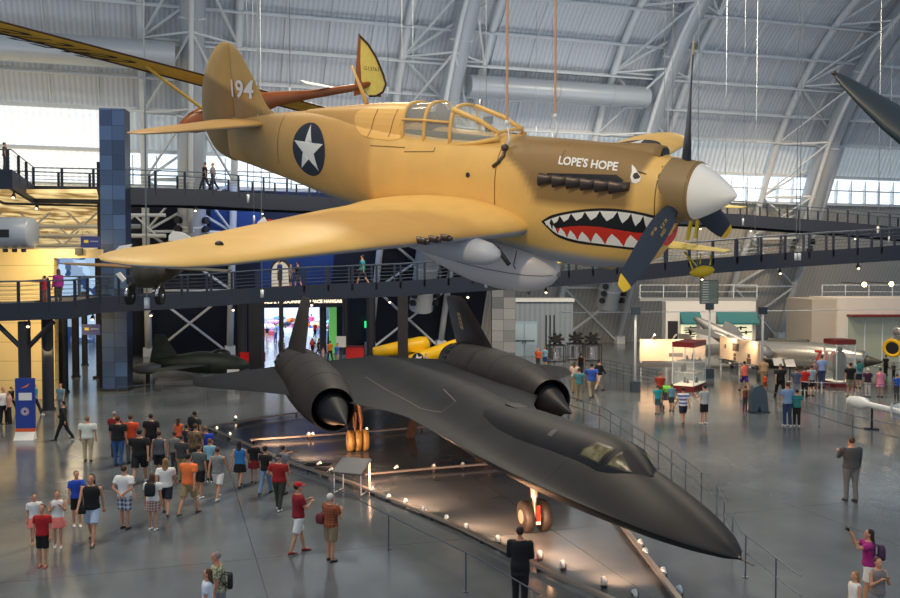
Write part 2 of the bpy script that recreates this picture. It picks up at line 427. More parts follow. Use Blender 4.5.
def decal(poly, ax, sgn, tree, off, name, m, parent, grid=.05):
    """poly: list of (a,b) on the two other axes"""
    oa = [i for i in range(3) if i != ax]; vs = []
    for p in poly:
        v = [0, 0, 0]; v[oa[0]] = p[0]; v[oa[1]] = p[1]; vs.append(v)
    tri = tessellate_polygon([[Vector((p[0], p[1], 0)) for p in poly]])
    return project(vs, [tuple(t) for t in tri], ax, sgn, tree, off, name, m, parent, grid=grid)
def cr(x, y, ox=520, oy=100, s=2.846): q = PL(ox+x/s, oy+y/s, 1, -.46); return (q.x, q.z)
def chain(pts, n=40):
    """smooth polyline resample"""
    P = [Vector((*p, 0)) for p in pts]; out = []
    for i in range(len(P)-1):
        p0, p1, p2, p3 = P[max(i-1, 0)], P[i], P[i+1], P[min(i+2, len(P)-1)]
        for k in range(8):
            t = k/8; q = .5*((2*p1)+(p2-p0)*t+(2*p0-5*p1+4*p2-p3)*t*t+(3*p1-p0-3*p2+p3)*t**3); out.append((q.x, q.y))
    out.append((P[-1].x, P[-1].y)); return out
# shark mouth
up = chain([cr(*p) for p in [(62, 345), (90, 328), (130, 318), (180, 311), (235, 308), (290, 312), (335, 321), (375, 334), (400, 352), (425, 380)]])
lo = chain([cr(*p) for p in [(62, 345), (80, 366), (105, 390), (150, 407), (205, 416), (270, 425), (335, 436), (380, 438), (410, 420), (425, 380)]])
for sgn, nm in ((-1, 'shark_mouth'), (1, 'shark_mouth')):
    decal(up+lo[-2:0:-1], 1, sgn, bvh, .005, nm, m_blk, p40)
    ui = chain([cr(*p) for p in [(70, 346), (95, 335), (130, 325), (180, 318), (235, 315), (290, 319), (335, 328), (372, 341), (395, 357)]])
    li = chain([cr(*p) for p in [(76, 352), (92, 370), (113, 385), (155, 399), (205, 408), (270, 417), (335, 427), (380, 428), (404, 410)]])
    tg = [cr(*p) for p in [(96, 366), (130, 361), (170, 358), (220, 361), (270, 369), (320, 379), (370, 384), (418, 390)]]
    tg = chain(tg)
    decal(tg+li[::-1][:-8], 1, sgn, bvh, .009, 'tongue', m_red, p40)
    def teeth(line, a0, a1, n, hgt, dirn, s0, s1, name='teeth'):
        for i in range(n):
            f0 = a0+(a1-a0)*i/n; f1 = a0+(a1-a0)*(i+1)/n
            p0 = line[int(f0*(len(line)-1))]; p1 = line[int(f1*(len(line)-1))]
            h = hgt*(s0+(s1-s0)*i/max(n-1, 1)); mx_ = (p0[0]+p1[0])/2; my = (p0[1]+p1[1])/2
            lean = -.02
            q = [(p0[0], p0[1]), (p0[0]*.6+mx_*.4+lean*.3, my+dirn*h*.55), (mx_+lean, my+dirn*h), (p1[0]*.6+mx_*.4+lean*.3, my+dirn*h*.55), (p1[0], p1[1])]
            decal(q, 1, sgn, bvh, .013, 'tooth', m_wht, p40, grid=.08)
    teeth(ui, .03, .97, 10, .15, -1, .5, 1.1)
    teeth(li, .05, .93, 10, .15, 1, .55, 1.2)
    # eye
    decal([cr(*p) for p in [(302, 188), (312, 196), (322, 208), (334, 222), (333, 234), (322, 240), (312, 236), (306, 222), (307, 206)]], 1, sgn, bvh, .006, 'eye', m_wht, p40)
    decal([cr(*p) for p in [(314, 212), (322, 210), (332, 222), (328, 226), (318, 228), (312, 220)]], 1, sgn, bvh, .010, 'pupil', m_blk, p40)
    decal([cr(*p) for p in [(318, 206), (330, 208), (345, 214), (346, 217), (330, 212)]], 1, sgn, bvh, .010, 'eyebrow', m_blk, p40)
def text_on(s, a, bpt, size, tree, m, sgn=-1, shear=.0, bold=.0, nm='lettering', ax_y=-.46, grid=.06, off=.009):
    me = text_mesh(s, size, shear, bold)
    o = Vector((a.x, 0, a.z)); e = Vector((bpt.x, 0, bpt.z)); mid = (o+e)/2; dx = (e-o); L_ = dx.length; dx.normalize()
    xs_ = [v.co.x for v in me.vertices]; wd = max(xs_)-min(xs_); k = L_/wd; cx_ = (max(xs_)+min(xs_))/2
    uz = Vector((-dx.z, 0, dx.x))
    vs = [mid+dx*((v.co.x-cx_)*k)+uz*(v.co.y) for v in me.vertices]
    return project(vs, [p.vertices[:] for p in me.polygons], 1, sgn, tree, off, nm, m, p40, grid=grid)
text_on("LOPE'S HOPE", PL(557, 161, 1, -.42), PL(616, 168, 1, -.42), .125, bvh, m_wht, shear=-.14, bold=.004, nm='name_lettering')
# insignia
def ngon(cx_, cz, r, n=40, rz=None): return [(cx_+r*cos(2*pi*k/n), cz+(rz or r)*sin(2*pi*k/n)) for k in range(n)]
def starp(cx_, cz, r, rot=pi/2, sx=1): return [(cx_+sx*(r if k % 2 == 0 else r*.382)*cos(rot+pi*k/5), cz+(r if k % 2 == 0 else r*.382)*sin(rot+pi*k/5)) for k in range(10)]
sc_ = PL(308, 150, 1, -.36)
for sgn in (-1, 1):
    decal(ngon(sc_.x, sc_.z, .41), 1, sgn, bvh, .005, 'insignia', m_bluebk, p40)
    decal(starp(sc_.x, sc_.z, .38), 1, sgn, bvh, .010, 'star', m_wht, p40)
# panel lines
m_line = mat('panel_line', (110, 78, 40), .6)
for pts in ([(496, 132), (496, 205)], [(368, 146), (403, 148)], [(558, 137), (557, 158)], [(654, 152), (650, 218)], [(268, 114), (268, 165)], [(403, 152), (432, 152), (432, 148)]):
    for p, q in zip(pts, pts[1:]):
        A = PL(*p, 1, -.47); B = PL(*q, 1, -.47); d = Vector((B.x-A.x, 0, B.z-A.z)); n_ = Vector((-d.z, 0, d.x)).normalized()*.006
        decal([(A.x-n_.x, A.z-n_.z), (B.x-n_.x, B.z-n_.z), (B.x+n_.x, B.z+n_.z), (A.x+n_.x, A.z+n_.z)], 1, -1, bvh, .003, 'panel_seam', m_line, p40, grid=.1)
# port on the flank
A = PL(468, 175, 1, -.5); decal(ngon(A.x, A.z, .035, 12), 1, -1, bvh, .006, 'filler_cap', m_bluebk, p40)
# cowl intake under the spinner
b = MB(); R_ = []
for x, r in ((-.70, .29), (-.755, .30), (-.80, .27)):
    R_.append([Vector((x+.10*sin(a)*0, r*1.02*cos(a), -.52+r*.62*sin(a))) for a in [2*pi*k/28 for k in range(28)]])

b = MB(); b.loft([[Vector((-.735, .22*cos(a), -.54+.15*sin(a))) for a in [2*pi*k/28 for k in range(28)]], [Vector((-.74, .25*cos(a), -.52+.15*sin(a))) for a in [2*pi*k/28 for k in range(28)]]], True)
b.build('intake_mouth', m_red, p40)
# carburettor scoop
b = MB(); R_ = []
for x, w_, h in ((-.86, .13, .13), (-1.0, .14, .15), (-1.5, .14, .12), (-2.2, .11, .07), (-2.6, .05, .02)):
    R_.append([Vector((x-(.06 if a > pi else 0), w_*cos(a), .36+(h if sin(a) > 0 else .1)*sin(a))) for a in [2*pi*k/20 for k in range(20)]])
b.loft(R_, True); b.build('air_scoop', m_camo, p40, True, lambda c, n: BRN if c.x > -1.9 else mixc(BRN, TAN, .2))
b = MB(); b.loft([[Vector((x, .10*cos(a), .40+(.07)*sin(a))) for a in [2*pi*k/16 for k in range(16)]] for x in (-.845, -.87)], True); b.build('scoop_opening', m_blk, p40)
# spinner and propeller
b = MB(); b.loft([[Vector((-x, r*cos(2*pi*k/40), r*sin(2*pi*k/40))) for k in range(40)] for x, r in ((-.06, .008), (-.045, .03), (.0, .075), (.08, .14), (.18, .208), (.28, .268), (.37, .315), (.435, .340), (.445, .30))], True)
b.build('spinner', m_wht, p40, auto=50)
b = MB(); b.loft([[Vector((-x, r*cos(2*pi*k/40), r*sin(2*pi*k/40))) for k in range(40)] for x, r in ((.43, .350), (.60, .362), (.76, .366), (.765, .33))], True)
b.build('spinner_ring', mat('spinner_brown', (140, 116, 78), .45), p40, auto=50)
m_blade = mat('blade_paint', (34, 42, 58), .38); m_tip = mat('tip_yellow', (240, 196, 40), .45); m_bladet = mat('blade_mark', (190, 160, 70), .5)
th0 = -.0199
for k in range(3):
    t = th0-k*2*pi/3; rad_ = Vector((0, sin(t), cos(t))); tau = Vector((0, -cos(t), sin(t)))
    def sect(r, n=14):
        f = (r-.2)/1.475
        ch = interp([(9, 0), (1.70, .06), (1.66, .13), (1.60, .19), (1.45, .245), (1.1, .285), (.75, .28), (.5, .23), (.36, .16), (.25, .13)], r)[0] if r < 1.7 else .04
        tk = interp([(1.7, .008), (1.2, .022), (.7, .04), (.45, .07), (.3, .11), (.2, .12)], r)[0]
        be = rad(interp([(1.7, 20), (1.2, 25), (.7, 36), (.4, 50), (.2, 58)], r)[0])
        cd = Vector((1, 0, 0))*sin(be)+tau*cos(be); nn = Vector((1, 0, 0))*cos(be)-tau*sin(be)
        return [Vector((-.58, 0, 0))+rad_*r+cd*(ch/2*cos(2*pi*j/n))+nn*(tk/2*sin(2*pi*j/n)) for j in range(n)]
    b = MB(); b.loft([sect(r) for r in (.2, .28, .36, .45, .55, .7, .85, 1.0, 1.15, 1.3, 1.42, 1.54)], True); bl_ = b.build('propeller_blade', m_blade, p40, auto=60)
    b = MB(); b.loft([sect(r) for r in (1.54, 1.60, 1.64, 1.66, 1.675)], True); b.build('blade_tip', m_tip, bl_, auto=60)
    t2 = rad(40); cd = Vector((1, 0, 0))*sin(t2)+tau*cos(t2); nn = Vector((1, 0, 0))*cos(t2)-tau*sin(t2)
    for q, (r0, s_) in enumerate(((.72, '54321'), (.62, '8 76 54'), (.80, 'No 89'))):
        if k == 1:
            M4 = frame(Vector((-.58, 0, 0))+rad_*r0+cd*(.05-.05*q)+nn*.033, -rad_, cd)
            lettering(s_, .05, m_bladet, M4, bl_, 'blade_stencil')
# exhaust stacks
for sgn in (-1, 1):
    b = MB(); A = PL(612, 178, 1, -.47); Bq = PL(543, 176, 1, -.47)
    slot = [(A.x+.1, A.z-.07), (A.x+.12, A.z-.02), (A.x+.02, A.z+.03), (Bq.x+.05, Bq.z+.04), (Bq.x+.05, Bq.z-.05)]
    decal(slot, 1, sgn, bvh, .006, 'exhaust_slot', m_blk, p40)
    for i in range(6):
        f = i/5; q0 = PL(621-72*f, 188-8*f, 1, -.50); x0 = q0.x+.02; z0 = q0.z+.03
        b = MB(); R_ = []
        for dx, dy, rx_, rz_ in ((.05, -.02, .03, .05), (0, .05, .038, .055), (-.07, .085, .04, .062), (-.16, .105, .045, .085), (-.162, .105, .03, .065)):
            R_.append([Vector((x0+dx, sgn*(.435+dy*.75+rx_*cos(a)), z0-.02+dx*.1+rz_*sin(a))) for a in [2*pi*j/14 for j in range(14)]])
        b.loft(R_, True); b.build('exhaust_stack', m_steel, p40, auto=60)
# canopy
def cring(x, hw, zt, zb, n=16, inset=0):
    R_ = []
    for k in range(n+1):
        a = pi*k/n; c = cos(a); s_ = sin(a)
        R_.append(Vector((x, (hw-inset)*math.copysign(abs(c)**.62, c), zb+(zt-inset-zb)*abs(s_)**.75)))
    return R_
CAN = [(-3.08, .30, .50, .44), (-3.4, .315, .66, .36), (-3.86, .33, .80, .30), (-4.32, .335, .815, .27), (-4.72, .335, .79, .27), (-4.74, .33, .785, .27)]
b = MB(); R_ = [cring(*c) for c in CAN]; b.loft(R_, False, closed=False); b.build('canopy_glass', m_glass, p40, True, fix=False)
def hoop(x, hw, zt, zb, r=.018, x1=None):
    pts = cring(x, hw+.006, zt+.006, zb)
    return pts
m_tan = mat('sand_paint', TAN, .48)
b = MB()
for c in ((-3.86, .33, .80, .30), (-4.32, .335, .815, .27), (-4.72, .335, .79, .27)): b.tube(cring(c[0], c[1]+.006, c[2]+.006, c[3]), .026, 6)
b.tube(cring(-3.10, .306, .515, .44), .022, 6)
for sg in (-1, 1):
    b.tube([(-3.08, sg*.26, .50), (-3.4, sg*.27, .645), (-3.86, sg*.26, .765)], .034, 6)
    b.tube([(-3.86, sg*.335, .60), (-4.32, sg*.34, .60), (-4.72, sg*.34, .585)], .016, 6)
    b.tube([(-3.06, sg*.31, .44), (-3.4, sg*.33, .36), (-3.86, sg*.345, .29), (-4.32, sg*.35, .265), (-4.72, sg*.35, .26)], .03, 6)
b.build('canopy_frame', m_tan, p40, True)
b = MB(); b.bbox((-4.7, -.30, .20), (-3.2, .30, .44)); b.build('cockpit_interior', mat('cockpit_green', (70, 74, 44), .7), p40)
b = MB(); b.box((-4.35, 0, .45), (.12, .42, .5)); b.ball((-4.28, 0, .70), (.06, .12, .1)); b.build('pilot_seat', mat('seat_brown', (92, 58, 40), .7), p40, auto=40)
b = MB(); b.bbox((-3.5, -.02, .4), (-3.42, .02, .62)); b.box((-3.46, 0, .62), (.05, .16, .1)); b.build('gun_sight', m_blk, p40)
# rear deck behind the canopy with its paler quarter windows
b = MB(); R_ = []
for x, hw, zt, zb in ((-4.74, .33, .785, .2), (-5.1, .33, .775, .2), (-5.5, .31, .745, .22), (-5.9, .27, .70, .25), (-6.4, .2, .645, .3), (-7.0, .12, .57, .35)):
    R_.append(cring(x, hw, zt, zb))
b.loft(R_, False, closed=False); dk_ = b.build('rear_deck', m_camo, p40, True, lambda c, n: TAN if c.x > -5.3 else TAN2)
bvd = BVHTree.FromPolygons([v.co for v in dk_.data.vertices]+[v.co for v in fus.data.vertices], [p.vertices[:] for p in dk_.data.polygons]+[tuple(i+len(dk_.data.vertices) for i in p.vertices) for p in fus.data.polygons])
q = [PL(*p, 1, -.36) for p in [(402, 110), (401, 138), (368, 137), (354, 128), (350, 117), (356, 110), (375, 108)]]
decal(chain([(v.x, v.z) for v in q]+[(q[0].x, q[0].z)]), 1, -1, bvd, .006, 'quarter_window_panel', mat('pale_sand', (238, 188, 104), .45), p40)
for x0 in (392, 372):
    A = PL(x0, 110, 1, -.36); Bq = PL(x0-4, 137, 1, -.36)
    decal([(A.x, A.z), (A.x+.012, A.z), (Bq.x+.012, Bq.z), (Bq.x, Bq.z)], 1, -1, bvd, .009, 'panel_seam', m_line, p40)
b = MB(); b.tube([(-5.73, 0, .72), (-6.02, 0, 1.27)], [.035, .015], 8); b.build('antenna_mast', m_tan, p40, True)
# fin and rudder
def finslab(name, out, thick, colf, zref=.3):
    """outline in x,z ; thickness tapers with height"""
    bm = bmesh.new(); tri = tessellate_polygon([[Vector((p[0], p[1], 0)) for p in out]])
    vs = [bm.verts.new((p[0], 0, p[1])) for p in out]
    for t in tri: bm.faces.new([vs[i] for i in t])
    for it in range(5):
        es = [e for e in bm.edges if e.calc_length() > .1]
        if not es: break
        bmesh.ops.subdivide_edges(bm, edges=es, cuts=1); bmesh.ops.triangulate(bm, faces=bm.faces)
    be = [e for e in bm.edges if e.is_boundary]; bv = [v.co.copy() for e in be for v in e.verts]
    segs = [(e.verts[0].co.copy(), e.verts[1].co.copy()) for e in be]
    def dist(p):
        d = 9
        for a, c in segs:
            ab = c-a; t = max(0, min(1, (p-a).dot(ab)/max(ab.length_squared, 1e-9))); d = min(d, (a+ab*t-p).length)
        return d
    base = [(v.co.copy(), dist(v.co)) for v in bm.verts]; faces = [[v.index for v in f.verts] for f in bm.faces]
    bm.verts.index_update(); faces = [[v.index for v in f.verts] for f in bm.faces]; bm.free()
    b = MB()
    V = []; 
    for sg in (-1, 1):
        for p, d in base: V.append((p.x, sg*(thick*min(1, sqrt(d/.28))+.006), p.z))
    n = len(base); F = [tuple(f) for f in faces]+[tuple(i+n for i in f[::-1]) for f in faces]
    b.add(V, F)
    # rim
    bme = {}
    for f in faces:
        for i in range(len(f)):
            e = (f[i], f[(i+1) % len(f)])
            if (e[1], e[0]) in bme: del bme[(e[1], e[0])]
            else: bme[e] = 1
    b.add([], []); 
    for e in bme: b.f.append((e[0], e[1], e[1]+n, e[0]+n)); b.fm.append(0)
    return b.build(name, m_camo, p40, auto=50, col=colf)
FINO = [(-7.6, .40), (-8.0, .52), (-8.22, .80), (-8.44, 1.12), (-8.68, 1.42), (-8.84, 1.53), (-8.92, 1.56), (-8.92, -.3), (-8.2, -.1)]
def finc(co, n):
    d = (co.z-.75)-1.0*(co.x+8.75); f = sst(.1, -.1, -co.x-8.9+(.95-co.z)*.9 if False else (co.z-1.05)+.9*(co.x+9.3))
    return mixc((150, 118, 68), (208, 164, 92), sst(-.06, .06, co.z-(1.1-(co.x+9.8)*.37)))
    return mixc(BRN, TAN2, .2+.8*sst(-.1, .12, co.z-.95-.75*(-8.9-co.x)*-1)) 
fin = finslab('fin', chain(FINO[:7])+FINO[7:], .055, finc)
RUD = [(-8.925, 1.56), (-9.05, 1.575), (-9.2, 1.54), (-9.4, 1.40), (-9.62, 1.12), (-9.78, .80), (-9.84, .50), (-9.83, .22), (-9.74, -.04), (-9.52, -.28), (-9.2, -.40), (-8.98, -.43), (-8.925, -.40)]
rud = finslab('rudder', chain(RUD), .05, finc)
fb = BVHTree.FromPolygons([v.co for v in fin.data.vertices]+[v.co for v in rud.data.vertices], [p.vertices[:] for p in fin.data.polygons]+[tuple(i+len(fin.data.vertices) for i in p.vertices) for p in rud.data.polygons])
text_on('194', PL(231, 89, 1, -.05), PL(253.5, 91, 1, -.05), .40, fb, m_wht, bold=.008, nm='tail_number', off=.022)
A = PL(226, 46); Bq = PL(236, 115)
# wings
def foil(xl, xt, y, z, tk, n=18, camber=.02):
    ch = xl-xt; U = []; Lw = []
    for i in range(n+1):
        u = (1-cos(pi*i/n))/2
        t = tk/.2*(.2969*sqrt(u)-.126*u-.3516*u*u+.2843*u**3-.1015*u**4)*ch; cm = camber*4*u*(1-u)*ch
        U.append(Vector((xl-u*ch, y, z+cm+t))); Lw.append(Vector((xl-u*ch, y, z+cm-t)))
    return U[::-1]+Lw[1:-1]
def wingcol(co, n):
    x, y, z = co; s = abs(y)
    if n.z < -.25 or (n.z < .0 and x < -3.0) : return GRY
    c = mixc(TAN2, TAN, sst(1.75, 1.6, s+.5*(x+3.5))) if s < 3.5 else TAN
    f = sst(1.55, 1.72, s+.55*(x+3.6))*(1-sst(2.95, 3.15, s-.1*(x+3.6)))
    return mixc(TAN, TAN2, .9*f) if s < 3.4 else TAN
LE = [(0, -2.42), (.4, -2.46), (.9, -2.60), (1.5, -2.66), (4.9, -2.86), (5.2, -2.94), (5.45, -3.1), (5.6, -3.3), (5.68, -3.55)]
TE = [(0, -5.42), (.5, -5.40), (.9, -5.34), (1.5, -5.18), (4.7, -4.08), (5.2, -4.03), (5.45, -3.93), (5.6, -3.8), (5.68, -3.62)]
def itp(tab, v):
    for a, c in zip(tab, tab[1:]):
        if v <= c[0]: return a[1]+(c[1]-a[1])*(v-a[0])/(c[0]-a[0])
    return tab[-1][1]
WZ = -.70
wings = []
for sg in (-1, 1):
    b = MB(); ys = [.1, .3, .5, .7, .9, 1.1, 1.3, 1.55, 1.8, 2.1, 2.5, 2.9, 3.3, 3.7, 4.1, 4.5, 4.8, 5.05, 5.25, 5.4, 5.52, 5.6, 5.65, 5.675]
    R_ = [foil(itp(LE, y), itp(TE, y), sg*y, WZ+max(y-.3, 0)*.105+(.05*(1-sst(.3, 1.0, y))), .15-.05*y/5.7+(.02*(1-sst(.3, 1.1, y))), 20) for y in ys]
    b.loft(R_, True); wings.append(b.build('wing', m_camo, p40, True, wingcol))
# far wing marking: star on blue disc
wb = BVHTree.FromPolygons([v.co for v in wings[1].data.vertices], [p.vertices[:] for p in wings[1].data.polygons])
decal(ngon(-3.55, 4.2, .52), 2, 1, wb, .006, 'insignia', m_bluebk, p40); decal(starp(-3.55, 4.2, .5), 2, 1, wb, .012, 'star', m_wht, p40)
# aileron lamp and hinge on near wing
b = MB(); b.ball((-3.3, -4.6, WZ+4.3*.105+.10), (.05, .04, .03)); b.build('navigation_lamp', m_blk, p40, True)
# guns
for sg in (-1, 1):
    for y in (1.9, 2.1, 2.3):
        b = MB(); z = WZ+(y-.3)*.105+.015; b.tube([(-2.8, sg*y, z), (-2.60, sg*y, z)], .042, 10); b.tube([(-2.60, sg*y, z), (-2.56, sg*y, z)], .028, 10); b.build('gun_barrel', m_steel, p40, auto=50)
# undercarriage fairings
m_under = mat('underside_grey', (176, 180, 188), .45); m_gear = mat('gear_bay', (40, 42, 46), .7)
for sg in (-1, 1):
    b = MB(); R_ = []
    for x, r in ((-2.28, .01), (-2.33, .09), (-2.45, .15), (-2.65, .185), (-2.95, .19), (-3.5, .15), (-4.0, .08), (-4.4, .02)):
        R_.append([Vector((x, sg*1.32+r*cos(a), -.78+r*.9*sin(a)-.02)) for a in [2*pi*k/18 for k in range(18)]])
    b.loft(R_, True); b.build('gear_fairing', m_under, p40, True)
    b = MB(); b.tube([(-2.6, sg*.95, -.82), (-2.42, sg*.93, -1.02)], .03, 8); b.build('gear_strut', m_gear, p40, True)
# drop tank
b = MB(); R_ = []
for x, r in ((-2.28, .01), (-2.31, .08), (-2.40, .17), (-2.6, .27), (-2.85, .315), (-3.2, .33), (-3.6, .31), (-4.0, .25), (-4.4, .16), (-4.7, .07), (-4.8, .01)):
    R_.append([Vector((x, r*1.12*cos(a), -1.31+r*1.14*sin(a))) for a in [2*pi*k/28 for k in range(28)]])
b.loft(R_, True); dt = b.build('drop_tank', mat('tank_grey', (200, 198, 202), .35), p40, True)
b = MB(); b.tube([(-2.26, 0, -1.33), (-2.3, 0, -1.33)], .03, 8)
for sg in (-1, 1): b.tube([(-2.31, sg*.092, -1.33), (-2.40, sg*.193, -1.33), (-2.6, sg*.305, -1.33), (-2.85, sg*.356, -1.33), (-3.2, sg*.373, -1.33), (-3.6, sg*.351, -1.33), (-4.0, sg*.283, -1.33)], .006, 4)
b.build('tank_seam', mat('seam_grey', (120, 118, 124), .5), dt)
b = MB()
for x in (-2.75, -3.6):
    b.tube([(x, -.30, -1.02), (x, -.37, -1.2), (x, 0, -1.7), (x, .37, -1.2), (x, .30, -1.02)], .008, 4)
b.bar((-3.0, 0, -1.0), (-3.4, 0, -1.0), .1, .2); b.tube([(-2.9, -.1, -1.0), (-2.9, -.16, -1.15)], .02, 6); b.build('tank_rack', m_gear, p40)
# tailplane
for sg in (-1, 1):
    b = MB(); R_ = []
    for y, xl, xt in ((.05, -7.95, -9.35), (.4, -8.05, -9.28), (.9, -8.18, -9.24), (1.5, -8.34, -9.18), (1.85, -8.48, -9.1), (2.04, -8.62, -9.0), (2.1, -8.76, -8.9)):
        R_.append(foil(xl, xt, sg*y, .27, .085, 10, 0))
    b.loft(R_, True); b.build('tailplane', m_camo, p40, True, lambda c, n: TAN2 if n.z > -.2 else GRY)
# suspension gear
def P2W(v): return RP @ Vector(v)+TP
for (A_, top, lab, r, c) in ((( -2.9, -.34, .36), 40, 'brown suspension strap in front of the fighter windscreen', .016, (196, 150, 120)), ((-2.62, .36, .40), 40, 'brown suspension strap behind the fighter nose', .016, (196, 150, 120)),
                       ((-8.15, -.16, -.1), 40, 'pale cable holding up the fighter tail', .014, (190, 192, 190))):
    A_ = P2W(A_); m_ = mat('strap_%d' % c[0], c, .7)
    t = thing('suspension_cable', lab, 'cable', A_)
    b = MB(); b.tube([(0, 0, .30), (0, 0, 18)], r, 6); b.build('cable', m_, t)
    b = MB(); b.tube([(0, 0, .0), (.03, 0, .1), (0, 0, .3), (-.03, 0, .1), (0, 0, 0)], .014, 6); b.ball((0, 0, .3), .035); b.build('shackle', m_white, t, True)
b = MB(); A_ = Vector((-2.92, -.36, .34)); b.tube([A_, A_+Vector((.02, -.06, -.1)), A_+Vector((-.03, -.1, -.18)), A_+Vector((-.1, -.12, -.24))], .025, 8); b.ball(A_+Vector((0, 0, 0)), .05); b.build('lifting_eye', m_steel, p40, True)
# ================= the black reconnaissance jet =================
RS = Matrix.Rotation(-1.2873, 3, 'Z'); TSR = Vector((4.7047, 14.3186, 0))
sr = thing('reconnaissance_jet', 'long black twin-engine jet with chined nose, standing inside the low barriers', 'airplane', TSR, (0, 0, -1.2873))
m_sr = mat('black_skin', (25, 28, 35), .55, noise=.3, nscale=.9, spec=.22); m_sr2 = mat('worn_black_skin', (40, 38, 40), .5, noise=.35, nscale=1.3, spec=.28)
m_srl = mat('skin_seam', (24, 24, 26), .6)
#       x      w     wb    zc    top   bot    a   wing thickness
SRF = [(0, .015, .015, 2.12, 2.13, 2.10, .8, 0), (-.3, .24, .24, 2.13, 2.25, 2.02, .8, 0), (-.9, .52, .52, 2.15, 2.42, 1.93, .85, 0), (-1.7, .80, .8, 2.17, 2.60, 1.84, .95, 0), (-2.7, 1.03, 1.03, 2.19, 2.78, 1.76, 1.15, 0),
       (-3.6, 1.2, 1.2, 2.2, 2.92, 1.70, 1.35, 0), (-4.7, 1.42, 1.42, 2.22, 3.06, 1.64, 1.6, 0), (-6, 1.6, 1.6, 2.23, 3.10, 1.6, 1.9, 0), (-8, 1.78, 1.75, 2.24, 3.08, 1.56, 2.3, 0), (-11.5, 1.98, 1.85, 2.25, 3.06, 1.55, 3, .02),
       (-14.2, 2.15, 1.95, 2.27, 3.10, 1.6, 3.4, .05), (-15.4, 2.5, 2.0, 2.28, 3.10, 1.6, 3.6, .08), (-16.6, 3.1, 2.0, 2.29, 3.1, 1.62, 3.6, .12), (-17.8, 3.65, 2.05, 2.3, 3.09, 1.64, 3.6, .14), (-18.8, 4.0, 2.1, 2.3, 3.08, 1.66, 3.6, .15),
       (-25, 4.0, 2.0, 2.33, 2.92, 1.85, 3.8, .15), (-29.2, 4.0, 1.8, 2.38, 2.72, 2.1, 3, .06), (-30.2, 2.6, 1.3, 2.4, 2.62, 2.2, 2.4, .03), (-31.6, .25, .25, 2.42, 2.5, 2.36, 2, 0)]
def srring(x, n=64):
    w_, wb, zc, zt, zb, a, tk = smooth_tab(SRF, x, .25 if x < -1 else .05); R_ = []
    def dome(u, p): v = abs(u*w_)/wb; return max(0, 1-v*v)**p
    for k in range(n+1):
        u = -cos(pi*k/n); R_.append(Vector((x, u*w_, zc+(zt-zc-tk)*dome(u, a)+tk*sqrt(max(0, 1-u*u)))))
    for k in range(1, n):
        u = cos(pi*k/n); R_.append(Vector((x, u*w_, zc-(zc-zb-tk)*dome(u, .75 if tk < .04 else 1.2)-tk*sqrt(max(0, 1-u*u)))))
    return R_
b = MB(); xs = [0, -.04, -.1, -.2, -.3, -.45, -.6, -.9]+[-1.2-.35*i for i in range(87)]
b.loft([srring(x) for x in xs if x > -31.65], True)
sf = b.build('fuselage', m_sr, sr, auto=55)
sfb = BVHTree.FromPolygons([v.co for v in sf.data.vertices], [p.vertices[:] for p in sf.data.polygons])
# canopy hump
b = MB(); R_ = []
for x, w_, zt, zb in ((-2.9, .12, 2.83, 2.6), (-3.3, .42, 2.98, 2.5), (-3.7, .60, 3.14, 2.45), (-4.0, .68, 3.24, 2.42), (-4.6, .74, 3.28, 2.4), (-5.5, .82, 3.27, 2.4), (-6.5, .88, 3.23, 2.4), (-8, .94, 3.18, 2.4), (-9.5, .93, 3.125, 2.4), (-11, .85, 3.06, 2.4), (-12.5, .7, 2.96, 2.4), (-13.5, .5, 2.8, 2.4)):
    R_.append([Vector((x, w_*cos(a), zb+(zt-zb)*abs(sin(a))**.95)) for a in [pi*k/24 for k in range(25)]])
b.loft(R_, False, closed=False); can = b.build('canopy', m_sr, sr, auto=55)
cb_ = BVHTree.FromPolygons([v.co for v in can.data.vertices], [p.vertices[:] for p in can.data.polygons])
m_cw = mat('cockpit_window', (118, 112, 82), .12, noise=.5, nscale=5); m_cf = mat('window_frame_black', (20, 20, 22), .4)
# windows as panes set in raised frames
def dec2(poly, ax, sgn, tree, off, nm, m, par): return decal(poly, ax, sgn, tree, off, nm, m, par, grid=.08)
for sg in (-1, 1):
    dec2([(-3.95, 2.85), (-3.92, 3.17), (-4.56, 3.18), (-4.86, 3.02), (-4.84, 2.86)], 1, sg, cb_, .006, 'window_frame', m_cf, sr)
    dec2([(-4.02, 2.88), (-3.98, 3.14), (-4.52, 3.15), (-4.78, 3.0), (-4.76, 2.90)], 1, sg, cb_, .012, 'side_window', m_cw, sr)
    dec2([(-3.2, 2.83), (-3.76, 3.13), (-3.84, 2.84)], 1, sg, cb_, .006, 'window_frame', m_cf, sr)
    dec2([(-3.30, 2.86), (-3.72, 3.08), (-3.78, 2.88)], 1, sg, cb_, .012, 'windscreen', m_cw, sr)
    dec2([(-6.35, 2.98), (-6.38, 3.12), (-6.62, 3.12), (-6.62, 2.98)], 1, sg, cb_, .010, 'rear_window', mat('rear_pane', (96, 92, 90), .15), sr)
b = MB(); b.box((-10.3, 0, 3.09), (.8, .4, .03)); b.build('spine_fairing', m_srl, sr)
dec2([(-9.7, -.3), (-9.7, .3), (-10.7, .3), (-10.7, -.3)], 2, 1, BVHTree.FromPolygons([v.co for v in can.data.vertices], [p.vertices[:] for p in can.data.polygons]), .01, 'star_tracker_window', m_cf, sr)
# pitot
b = MB(); b.tube([(.02, 0, 2.12), (-.2, 0, 2.12)], .03, 8); b.tube([(.35, 0, 2.12), (0, 0, 2.12)], .012, 8); b.build('pitot_probe', m_steel, sr)
